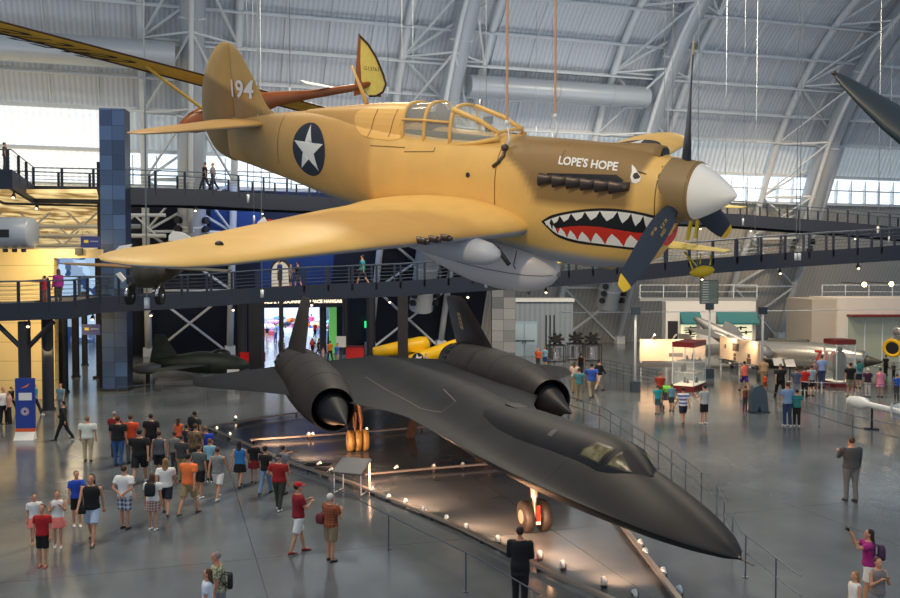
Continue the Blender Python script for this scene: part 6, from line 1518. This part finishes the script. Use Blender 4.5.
def stripes(name, c1, c2, period=.09, ax='Z', checker=False):
    m = mat(name, c1, .85); nt, N, L = nodes_of(m); tc = N.new('ShaderNodeTexCoord'); fac = None
    def st(axn):
        sx = N.new('ShaderNodeSeparateXYZ'); L.new(tc.outputs['Object'], sx.inputs[0]); a = N.new('ShaderNodeMath'); a.operation = 'DIVIDE'; a.inputs[1].default_value = period; L.new(sx.outputs[axn], a.inputs[0])
        f = N.new('ShaderNodeMath'); f.operation = 'FRACT'; L.new(a.outputs[0], f.inputs[0]); g_ = N.new('ShaderNodeMath'); g_.operation = 'GREATER_THAN'; g_.inputs[1].default_value = .5; L.new(f.outputs[0], g_.inputs[0]); return g_.outputs[0]
    fac = st(ax)
    if checker:
        a = N.new('ShaderNodeMath'); a.operation = 'ADD'; L.new(fac, a.inputs[0]); L.new(st('X'), a.inputs[1]); h = N.new('ShaderNodeMath'); h.operation = 'MULTIPLY'; h.inputs[1].default_value = .5; L.new(a.outputs[0], h.inputs[0]); fac = h.outputs[0]
    mx = N.new('ShaderNodeMix'); mx.data_type = 'RGBA'; mx.inputs[6].default_value = (*lin(c1), 1); mx.inputs[7].default_value = (*lin(c2), 1); L.new(fac, mx.inputs['Factor']); L.new(mx.outputs[2], N['Principled BSDF'].inputs['Base Color']); return m
def blotch(name, c1, c2, sc_=14):
    m = mat(name, c1, .85); nt, N, L = nodes_of(m); tc = N.new('ShaderNodeTexCoord'); n = N.new('ShaderNodeTexNoise'); n.inputs['Scale'].default_value = sc_; L.new(tc.outputs['Object'], n.inputs['Vector'])
    r = N.new('ShaderNodeValToRGB'); r.color_ramp.elements[0].position = .45; r.color_ramp.elements[1].position = .55; r.color_ramp.elements[0].color = (*lin(c1), 1); r.color_ramp.elements[1].color = (*lin(c2), 1); L.new(n.outputs[0], r.inputs[0]); L.new(r.outputs[0], N['Principled BSDF'].inputs['Base Color']); return m
WH = (226, 226, 224); BK = (20, 20, 22); NAV = (28, 32, 48); KH = (150, 132, 98); DG = (62, 64, 66); GR = (130, 134, 138); RD = (176, 26, 30); BL = (32, 72, 178); LB = (120, 156, 196); TE = (40, 136, 150); DEN = (50, 84, 136); ORG = (240, 120, 60); LK = (186, 170, 140)
hB = ('short', (30, 22, 20)); hBr = ('short', (70, 46, 32)); hG = ('short', (150, 146, 140)); hW = ('short', (216, 212, 204)); lB = ('long', (36, 24, 22)); lBr = ('long', (84, 54, 38)); lBl = ('long', (140, 104, 66)); tB = ('tail', (44, 30, 26))
chk = stripes('check_shorts', (210, 216, 224), (60, 76, 110), .12, 'Z', True); pla = stripes('plaid_shirt', (170, 84, 44), (96, 60, 44), .07, 'Z', True); prt = blotch('print_top', (150, 154, 152), (104, 108, 110), 40); haw = blotch('leaf_shirt', (196, 196, 160), (104, 110, 80), 22); cam_ = blotch('dappled_shirt', (120, 98, 72), (84, 66, 48), 12)
sblu = stripes('blue_stripe', (226, 230, 238), (90, 110, 170), .17); sgrn = stripes('green_stripe', (40, 150, 84), (36, 84, 150), .11); sgry = stripes('grey_stripe', (96, 108, 130), (60, 70, 92), .08, 'X'); plaidsk = stripes('plaid_skirt', (196, 170, 160), (120, 80, 80), .08, 'Z', True)
P = person
P(92, 543, 473, 172, BK, 0, 'shorts', (170, 190, 214), lB, 'walk', 'woman in black sleeveless top and pale denim shorts walking towards the camera, lower left')
P(77, 526, 472, 150, BL, 1, 'shorts', BK, hBr, 'phone', 'boy in blue T-shirt and black shorts beside the woman in black top', WH)
P(58, 547, 492, 160, WH, 0, 'skirt', (240, 130, 116), tB, 'chest', 'girl in white top and coral skirt with hands at her chest', WH)
P(43, 567, 506, 175, RD, 1, 'shorts', BK, hBr, 'stand', 'boy in red T-shirt and black shorts, front of the children at lower left', (150, 60, 50))
P(35, 545, 495, 150, WH, 1, 'skirt', (240, 130, 116), tB, 'stand', 'girl in white T-shirt and coral skirt partly behind the boy in red', (200, 150, 130))
P(125, 529, 466, 10, WH, 1, 'shorts', chk, hBr, 'back', 'man in white T-shirt and checked shorts with hands clasped behind his back', BK)
P(153, 530, 474, 0, WH, 1, 'skirt', plaidsk, lBr, 'stand', 'girl in white top and plaid skirt wearing a black backpack', WH)
P(166, 515, 457, 350, WH, 1, 'shorts', NAV, lBl, 'walk', 'woman in white T-shirt and navy shorts with long fair hair, back view')
P(189, 515, 452, 15, ORG, 1, 'shorts', KH, hB, 'walk2', 'man in bright orange T-shirt and khaki shorts, back view', DG)
P(218, 499, 446, 5, GR, 0, 'shorts', WH, hBr, 'walk', 'woman in grey print sleeveless top and white shorts, back view', WH, patt=prt)
P(140, 483, 428, 355, BK, 1, 'shorts', BK, hB, 'walk2', 'large man in black T-shirt and black shorts walking away', WH, build=1.2)
P(118.5, 466, 416.5, 0, BK, 1, 'pants', DEN, hBr, 'stand', 'man in black T-shirt and blue jeans, back view', build=1.15)
P(115, 457, 411.5, 10, (130, 24, 26), 1, 'pants', DG, hG, 'stand', 'person in dark red shirt half hidden behind the man in jeans')
P(131, 463, 415, 350, (206, 72, 40), 1, 'pants', (120, 118, 112), hBr, 'stand', 'person in orange-red shirt and grey trousers beside the man in jeans')
P(151.5, 460, 414, 0, BK, 1, 'pants', NAV, hB, 'stand', 'man in black T-shirt and dark trousers standing apart at the crowd rear', build=1.1)
P(159.5, 479, 431.5, 0, (84, 92, 104), 0, 'shorts', BK, hBr, 'stand', 'man in slate sleeveless shirt and black shorts in the crowd')
P(179, 456, 418, 5, (240, 104, 60), 0, 'pants', DG, lBr, 'stand', 'woman with long brown hair and neon orange top in the crowd')
P(175, 474, 432, 350, (116, 118, 118), 1, 'pants', DG, hBr, 'stand', 'person in plain grey T-shirt beside the slate sleeveless shirt')
P(182, 482, 435.5, 10, (58, 60, 62), 1, 'pants', KH, hBr, 'stand', 'person in charcoal T-shirt and khaki trousers behind the orange T-shirt')
P(187, 463, 425, 20, NAV, 1, 'pants', NAV, hB, 'stand', 'person in navy shirt in the middle of the crowd')
P(195.5, 455, 411.5, 20, (60, 62, 66), 1, 'pants', DG, hB, 'stand', 'dark haired man with a black backpack at the crowd rear')
P(196, 474, 424, 15, KH, 1, 'pants', DG, hBr, 'stand', 'person in dappled tan shirt beside the blue shirt', patt=cam_, build=1.15)
P(206, 472, 426.5, 350, (28, 66, 190), 1, 'pants', DG, ('short', (120, 92, 60)), 'stand', 'person in royal blue shirt at the right edge of the crowd')
P(210, 482, 439, 0, (130, 180, 200), 1, 'pants', (30, 50, 50), ('short', (120, 80, 50)), 'stand', 'person in pale aqua shirt behind the woman in white shorts', WH)
P(199.5, 498, 444.5, 20, (84, 90, 90), 1, 'shorts', BK, hBr, 'stand', 'man in dark grey T-shirt and black shorts beside the orange T-shirt', WH)
P(240, 487, 440, 5, (44, 120, 186), 0, 'skirt', BK, lB, 'walk', 'woman in bright blue top and black skirt, back view')
P(254, 483, 441, 0, BK, 1, 'skirt', (120, 20, 26), hB, 'stand', 'woman in black top over dark red and black skirt')
P(265.5, 494, 446, 10, BK, 1, 'pants', (110, 140, 176), hB, 'walk2', 'person in black top, black cap and pale blue jeans', hat=BK)
P(284, 494, 446, 40, (110, 114, 122), 1, 'pants', DG, hB, 'point', 'man in grey T-shirt behind the man in red polo')
P(279, 510, 455, 15, (150, 24, 28), 1, 'pants', (58, 60, 50), hG, 'hips', 'man in red polo and dark olive trousers wearing a dark cap', WH, hat=(50, 44, 40), build=1.12)
P(298.5, 553, 483, 60, (134, 22, 34), 1, 'shorts', WH, hB, 'cross', 'youth in red cap, maroon T-shirt and white shorts with folded arms', (130, 30, 40), hat=(190, 20, 36))
P(331, 561, 494.5, 40, (150, 90, 60), 1, 'shorts', (140, 122, 92), hW, 'chest', 'white-haired man in orange plaid shirt and khaki shorts', (60, 40, 36), patt=pla, build=1.1)
P(520, 611, 528, 12, (18, 18, 22), 2, 'pants', (18, 18, 22), hB, 'front', 'man in black suit seen from behind at the bottom, facing the nose wheel', suit=True, build=1.0)
P(221, 630, 554, 262, (190, 190, 150), 1, 'pants', GR, ('short', (140, 130, 120)), 'stand', 'older man in leaf print shirt at the bottom edge', patt=haw, lean=8, build=1.15, skin=(206, 136, 108))
P(208, 642, 571.5, 262, (214, 222, 234), 1, 'shorts', NAV, lBr, 'stand', 'girl with brown hair and white top at the bottom edge')
P(868, 603, 531, 285, (160, 34, 120), 1, 'shorts', WH, lB, 'photo', 'woman in magenta top raising a camera, lower right', build=.98)
P(877, 632, 560, 170, (120, 116, 116), 0, 'shorts', GR, hBr, 'chest', 'person in grey sleeveless top in front of the woman in magenta')
P(854, 640, 574, 260, WH, 0, 'shorts', NAV, lBl, 'stand', 'girl in white tank top looking up at the bottom right')
P(850.5, 501, 437.7, 355, (72, 72, 74), 2, 'pants', (104, 106, 108), hBr, 'phone', 'lone man in dark grey sweater and grey trousers at right, back view', build=1.15)
P(63.5, 440, 400, 262, (18, 18, 22), 2, 'pants', (18, 18, 22), hB, 'walk', 'man in black suit walking left between the dark columns', suit=True)
P(88, 461, 416.7, 355, (214, 220, 210), 1, 'pants', LK, ('short', (130, 100, 80)), 'stand', 'man in white shirt and tan trousers standing alone, back view', build=1.25)
P(61, 416, 383.5, 200, (110, 136, 150), 1, 'pants', (90, 110, 124), hBr, 'stand', 'man in pale blue-grey clothes behind the suited man at left')
P(35, 415, 382.5, 90, TE, 1, 'pants', NAV, hB, 'walk', 'person in teal top and dark trousers beyond the blue banner', WH)
P(4, 424, 387.5, 120, (230, 226, 222), 1, 'pants', BK, ('short', (170, 120, 90)), 'stand', 'man in white shirt and black trousers at the left edge', build=1.2)
P(9.5, 424, 391, 250, (190, 150, 130), 1, 'pants', BK, hBr, 'stand', 'second person in black trousers at the left edge, nearer the banner')
P(12, 412, 386, 100, BK, 2, 'pants', BK, hB, 'walk', 'person all in black stepping behind the two at the left edge')
P(44.5, 306, 275.5, 262, (170, 34, 40), 1, 'pants', (120, 70, 60), hB, 'point', 'child in red top reaching out on the lower walkway at left', Y=43)
P(58.5, 306, 269, 300, (150, 36, 130), 2, 'pants', DG, lBr, 'stand', 'person in purple top on the lower walkway at left', Y=43.5)
P(280, 289, 259.5, 280, (24, 44, 110), 1, 'shorts', DG, hB, 'stand', 'boy in blue T-shirt on the lower walkway below the fighter', Y=51.5)
P(298, 289, 261.5, 280, (24, 26, 32), 1, 'shorts', DG, hB, 'push', 'person in black pushing along the lower walkway', Y=51.5)
P(290.5, 290, 264, 90, (120, 120, 124), 1, 'shorts', DG, hBr, 'stand', 'person in grey between the two on the lower walkway', Y=51.5)
P(362.5, 286, 254, 280, TE, 1, 'shorts', NAV, hB, 'walk', 'person in teal T-shirt walking on the lower walkway', Y=51.5)
P(205, 190.5, 162, 270, BK, 1, 'pants', NAV, hB, 'walk', 'left of two people in dark clothes on the upper walkway', Y=54.5)
P(213, 190.5, 162.5, 270, (130, 128, 130), 1, 'pants', NAV, ('short', (190, 160, 110)), 'walk2', 'fair-haired person on the upper walkway, right of the two', Y=54.5)
P(5, 171, 143, 60, (90, 84, 80), 1, 'pants', DG, hBr, 'stand', 'person leaning at the corner of the upper walkway, far left', Y=46)
P(579, 401, 368, 5, (64, 128, 140), 1, 'pants', (140, 134, 112), hBr, 'stand', 'man in teal shirt and olive trousers beyond the far engine', build=1.1)
P(591.5, 398, 362.5, 0, (48, 86, 178), 1, 'pants', (150, 140, 116), hB, 'walk2', 'man in blue shirt and khaki trousers beyond the far engine', build=1.15)
P(599, 391, 358.5, 60, BK, 2, 'pants', (190, 176, 160), hB, 'walk', 'person in black top and pale trousers walking right beyond the engine')
P(574.5, 393, 361.5, 20, (200, 180, 170), 1, 'pants', KH, lBr, 'stand', 'dark-haired person left of the man in teal shirt')
P(581, 378, 353, 10, (30, 30, 34), 0, 'pants', DG, hB, 'stand', 'person in black vest near the aircraft engines')
P(538, 369, 348, 200, (200, 84, 50), 1, 'pants', DG, ('short', (180, 120, 90)), 'stand', 'person in burnt orange shirt by the double door', build=1.2)
P(545, 368, 346.5, 350, (110, 160, 190), 1, 'shorts', (30, 60, 110), ('short', (120, 90, 60)), 'stand', 'person in pale blue shirt by the double door')
P(426, 372, 353, 180, (196, 176, 130), 1, 'pants', (170, 160, 140), hW, 'stand', 'person in pale tan clothes below the yellow trainer airplane')
P(660, 403, 372, 10, (172, 56, 34), 1, 'pants', (110, 90, 80), ('short', (150, 100, 80)), 'push', 'man in rust red shirt pushing a stroller near the glass case')
P(657.5, 414, 385, 5, (30, 150, 160), 1, 'shorts', (60, 90, 104), hBr, 'stand', 'child in turquoise T-shirt beside the stroller')
P(671.5, 411, 384, 0, (96, 150, 170), 1, 'shorts', DG, hBr, 'stand', 'child in pale blue shirt right of the stroller')
P(683, 424, 386.5, 0, WH, 1, 'shorts', NAV, hB, 'walk2', 'man in blue and white striped shirt, back view', patt=sblu)
P(704, 424, 385, 330, (176, 182, 186), 1, 'shorts', BK, hB, 'phone', 'man in pale grey T-shirt and black shorts beside the striped shirt', WH)
P(744, 391, 360, 350, (240, 116, 96), 0, 'shorts', (66, 40, 120), ('tail', (30, 22, 20)), 'walk', 'woman in coral top and purple shorts before the right lit panel')
P(763.5, 386, 358, 10, (176, 150, 120), 1, 'pants', KH, ('short', (110, 80, 60)), 'stand', 'man in tan clothes right of the lit panel')
P(765, 391, 374.5, 0, (220, 80, 40), 1, 'shorts', (150, 60, 40), hBr, 'stand', 'small child in orange right of the woman in coral')
P(780, 398, 362.5, 355, (26, 26, 30), 1, 'pants', BK, ('short', (120, 110, 100)), 'walk', 'man in black shirt and trousers near the slanted placards', build=1.15)
P(745, 410, 386, 0, (110, 70, 60), 0, 'pants', DG, hBr, 'stand', 'small child in brown top left of the grey kiosk')
P(787, 426, 381, 350, (120, 150, 190), 1, 'pants', (34, 56, 96), hBr, 'stand', 'man in light blue shirt and jeans beside the striped green top', WH)
P(796.5, 426, 389.5, 5, (40, 150, 84), 1, 'pants', BK, ('short', (26, 20, 20)), 'stand', 'woman in green and blue striped top with black trousers', WH, patt=sgrn)
P(796, 400, 367.5, 0, (96, 108, 130), 1, 'shorts', GR, hBr, 'stand', 'person in slate striped shirt left of the red shirt', patt=sgry)
P(804.5, 398, 367, 5, (196, 30, 34), 1, 'pants', NAV, hBr, 'stand', 'person in red shirt and navy trousers in the right group')
P(811, 396, 365, 355, (160, 176, 186), 1, 'shorts', BK, hBr, 'stand', 'person in pale shirt and black shorts right of the red shirt')
P(821.5, 388, 354.5, 0, (130, 158, 210), 1, 'pants', (46, 60, 100), hBr, 'stand', 'tall man in light blue shirt and jeans before the silver jet')
P(814, 388, 360, 0, (140, 110, 120), 1, 'pants', DG, hG, 'stand', 'person in mottled shirt left of the tall man in light blue')
P(850, 397, 362.5, 0, BK, 1, 'shorts', (130, 116, 90), hB, 'stand', 'man in black T-shirt and khaki shorts right of the figure in the case')
P(858.5, 388, 361, 5, (110, 150, 160), 1, 'shorts', NAV, hBr, 'stand', 'person with a teal backpack right of the man in black T-shirt')
P(867.5, 397, 368.5, 0, (60, 30, 60), 1, 'pants', (200, 190, 180), hW, 'stand', 'person in dark plum shirt and pale trousers wearing a light cap', hat=(190, 186, 184))
P(880, 397, 368, 0, (236, 140, 170), 0, 'skirt', (236, 140, 170), hB, 'stand', 'girl in pink dress at the right')
P(896.5, 399, 374, 20, (40, 90, 180), 1, 'pants', DG, hBr, 'stand', 'child in blue shirt at the right edge')
P(885.5, 376, 355, 0, BK, 1, 'pants', BK, hB, 'stand', 'dark figure below the yellow ringed intake')
P(893.5, 378, 363, 0, (60, 56, 60), 1, 'pants', BK, hB, 'stand', 'small dark figure at the far right behind the barrier')
# visitors inside the space hall
for px, yf, yt, c, sl, bt, bc, lab in ((267, 341, 326, BK, 1, 'pants', LK, 'person in black top and pale trousers inside the entrance, far left'), (275.5, 342, 323.5, (200, 200, 196), 1, 'pants', DEN, 'person in white top and blue trousers inside the entrance'), (283.5, 341, 331, (30, 36, 70), 1, 'shorts', NAV, 'child in navy left of the jet fin inside the entrance'),
        (279, 354, 340, (90, 160, 150), 1, 'pants', (150, 180, 170), 'person in aqua clothes just inside the entrance'), (284.5, 354, 343, (190, 200, 210), 0, 'shorts', GR, 'small child in white just inside the entrance'), (281, 329, 315, (226, 232, 240), 1, 'pants', (60, 110, 190), 'person in white shirt deep inside the space hall'),
        (311.5, 331, 314, (230, 60, 110), 1, 'pants', BL, 'person in hot pink top deep inside the space hall'), (315, 338, 322, (200, 34, 34), 1, 'pants', NAV, 'person in red top inside the space hall right of the fin'), (312.5, 358, 337.5, (30, 26, 30), 1, 'pants', BK, 'person in black with a red backpack right of the fin'),
        (318.5, 357, 338.5, BK, 1, 'pants', DG, 'person in black clothes right of the red backpack'), (323, 366, 347, (206, 176, 190), 0, 'shorts', (190, 150, 140), 'person in pale pink top near the entrance'), (330, 361, 340, (200, 120, 40), 1, 'pants', NAV, 'person in orange and black top near the green panel'),
        (337, 367, 343, (44, 100, 190), 1, 'shorts', (150, 150, 140), 'person in bright blue T-shirt near the white standing sign'), (320, 350, 335, (180, 150, 120), 1, 'pants', DG, 'person in beige top below the green panel')):
    P(px, yf, yt, (px*37) % 360, c, sl, bt, bc, hB if px % 2 else hBr, 'stand' if int(px) % 2 else 'walk', lab)
finish_people()
# things people carry
def bag(name, label, px, py, off, size, col, hd=0):
    g = G(px, py); R_ = Matrix.Rotation(-rad(hd), 3, 'Z'); o = g+R_ @ Vector(off); t = thing(name, label, 'bag', o, (0, 0, -rad(hd)))
    b = MB(); w_, d_, h_ = size; R2 = []
    for z, k in ((-.5, .6), (-.46, .9), (-.2, 1), (.2, .98), (.42, .8), (.5, .4)): R2.append([Vector((w_/2*k*math.copysign(abs(cos(a))**.6, cos(a)), d_/2*k*math.copysign(abs(sin(a))**.6, sin(a)), z*h_)) for a in [2*pi*j/16 for j in range(16)]])
    b.loft(R2); b.build('bag_body', mat('bag_%d_%d_%d' % col, col, .7), t, True)
    b = MB()
    for x in (-1, 1): b.tube([(x*w_*.3, d_*.3, h_*.4), (x*w_*.33, d_*.5+.08, h_*.5), (x*w_*.35, d_*.5+.12, h_*.1), (x*w_*.35, d_*.4, -h_*.35)], .012, 5)
    b.build('strap', mat('bag_%d_%d_%d' % col, col, .7), t)
bag('backpack', 'black backpack on the girl in plaid skirt', 153, 530, (0, -.21, 1.12), (.28, .14, .36), (24, 24, 30))
bag('backpack', 'black backpack on the man at the crowd rear', 195.5, 455, (0, -.22, 1.25), (.3, .16, .42), (20, 20, 24), 20)
bag('backpack', 'red backpack on the person in black inside the space hall', 312.5, 358, (0, -.2, 1.2), (.26, .14, .4), (200, 60, 50))
bag('shoulder_bag', 'dark red bag at the hip of the white-haired man in plaid', 331, 561, (-.24, -.10, .98), (.26, .16, .24), (96, 26, 34), 40)
bag('shoulder_bag', 'black handbag at the hip of the woman in black top', 92, 543, (.22, .08, .86), (.24, .1, .2), (34, 28, 30), 172)
bag('shoulder_bag', 'black bag hanging behind the older man in leaf print', 221, 630, (-.12, -.19, .98), (.2, .10, .3), (26, 26, 30), 262)
bag('shoulder_bag', 'dark purple bag on the shoulder of the woman in magenta', 868, 603, (-.2, -.2, 1.12), (.2, .14, .3), (60, 36, 70), 285)
bag('backpack', 'teal backpack on the visitor at right', 858.5, 388, (0, -.2, 1.25), (.3, .15, .42), (30, 120, 120), 5)
# stroller
g = G(667, 409); t = thing('stroller', 'dark stroller with a lime green hood beside the child in turquoise', 'stroller', g)
b = MB(); b.loft([[Vector((x, .28*cos(a), .85+.3*sin(a))) for a in [pi*k/8 for k in range(9)]] for x in (-.24, .24)], True, closed=False); b.build('hood', mat('lime', (110, 190, 50), .7), t)
b = MB(); b.bbox((-.22, -.2, .45), (.22, .25, .55)); b.bbox((-.22, -.25, .5), (.22, -.18, 1.0)); b.build('seat', mat('stroller_grey', (80, 84, 92), .7), t)
for x in (-.24, .24):
    b = MB(); b.tube([(x, .3, .12), (x, -.2, .7), (x, -.45, 1.05)], .015, 6); b.tube([(x, -.3, .12), (x, .15, .6)], .015, 6); b.build('frame_tube', m_dk, t)
    for y in (-.3, .3): b = MB(); b.tube([(x-.02, y, .12), (x+.02, y, .12)], .12, 14); b.build('wheel', m_dark, t)
# camera in the raised hands
g = G(868, 603); o = g+Matrix.Rotation(-rad(285), 3, 'Z') @ Vector((0, .40, 1.50)); t = thing('camera_compact', 'small dark camera held up by the woman in magenta', 'camera', o, (0, 0, -rad(285))); t.name = 'photo_camera'
b = MB(); b.bbox((-.06, -.02, -.035), (.06, .02, .035)); b.build('camera_body', m_blk, t); b = MB(); b.tube([(0, .02, 0), (0, .05, 0)], .025, 12); b.build('lens', m_steel, t)
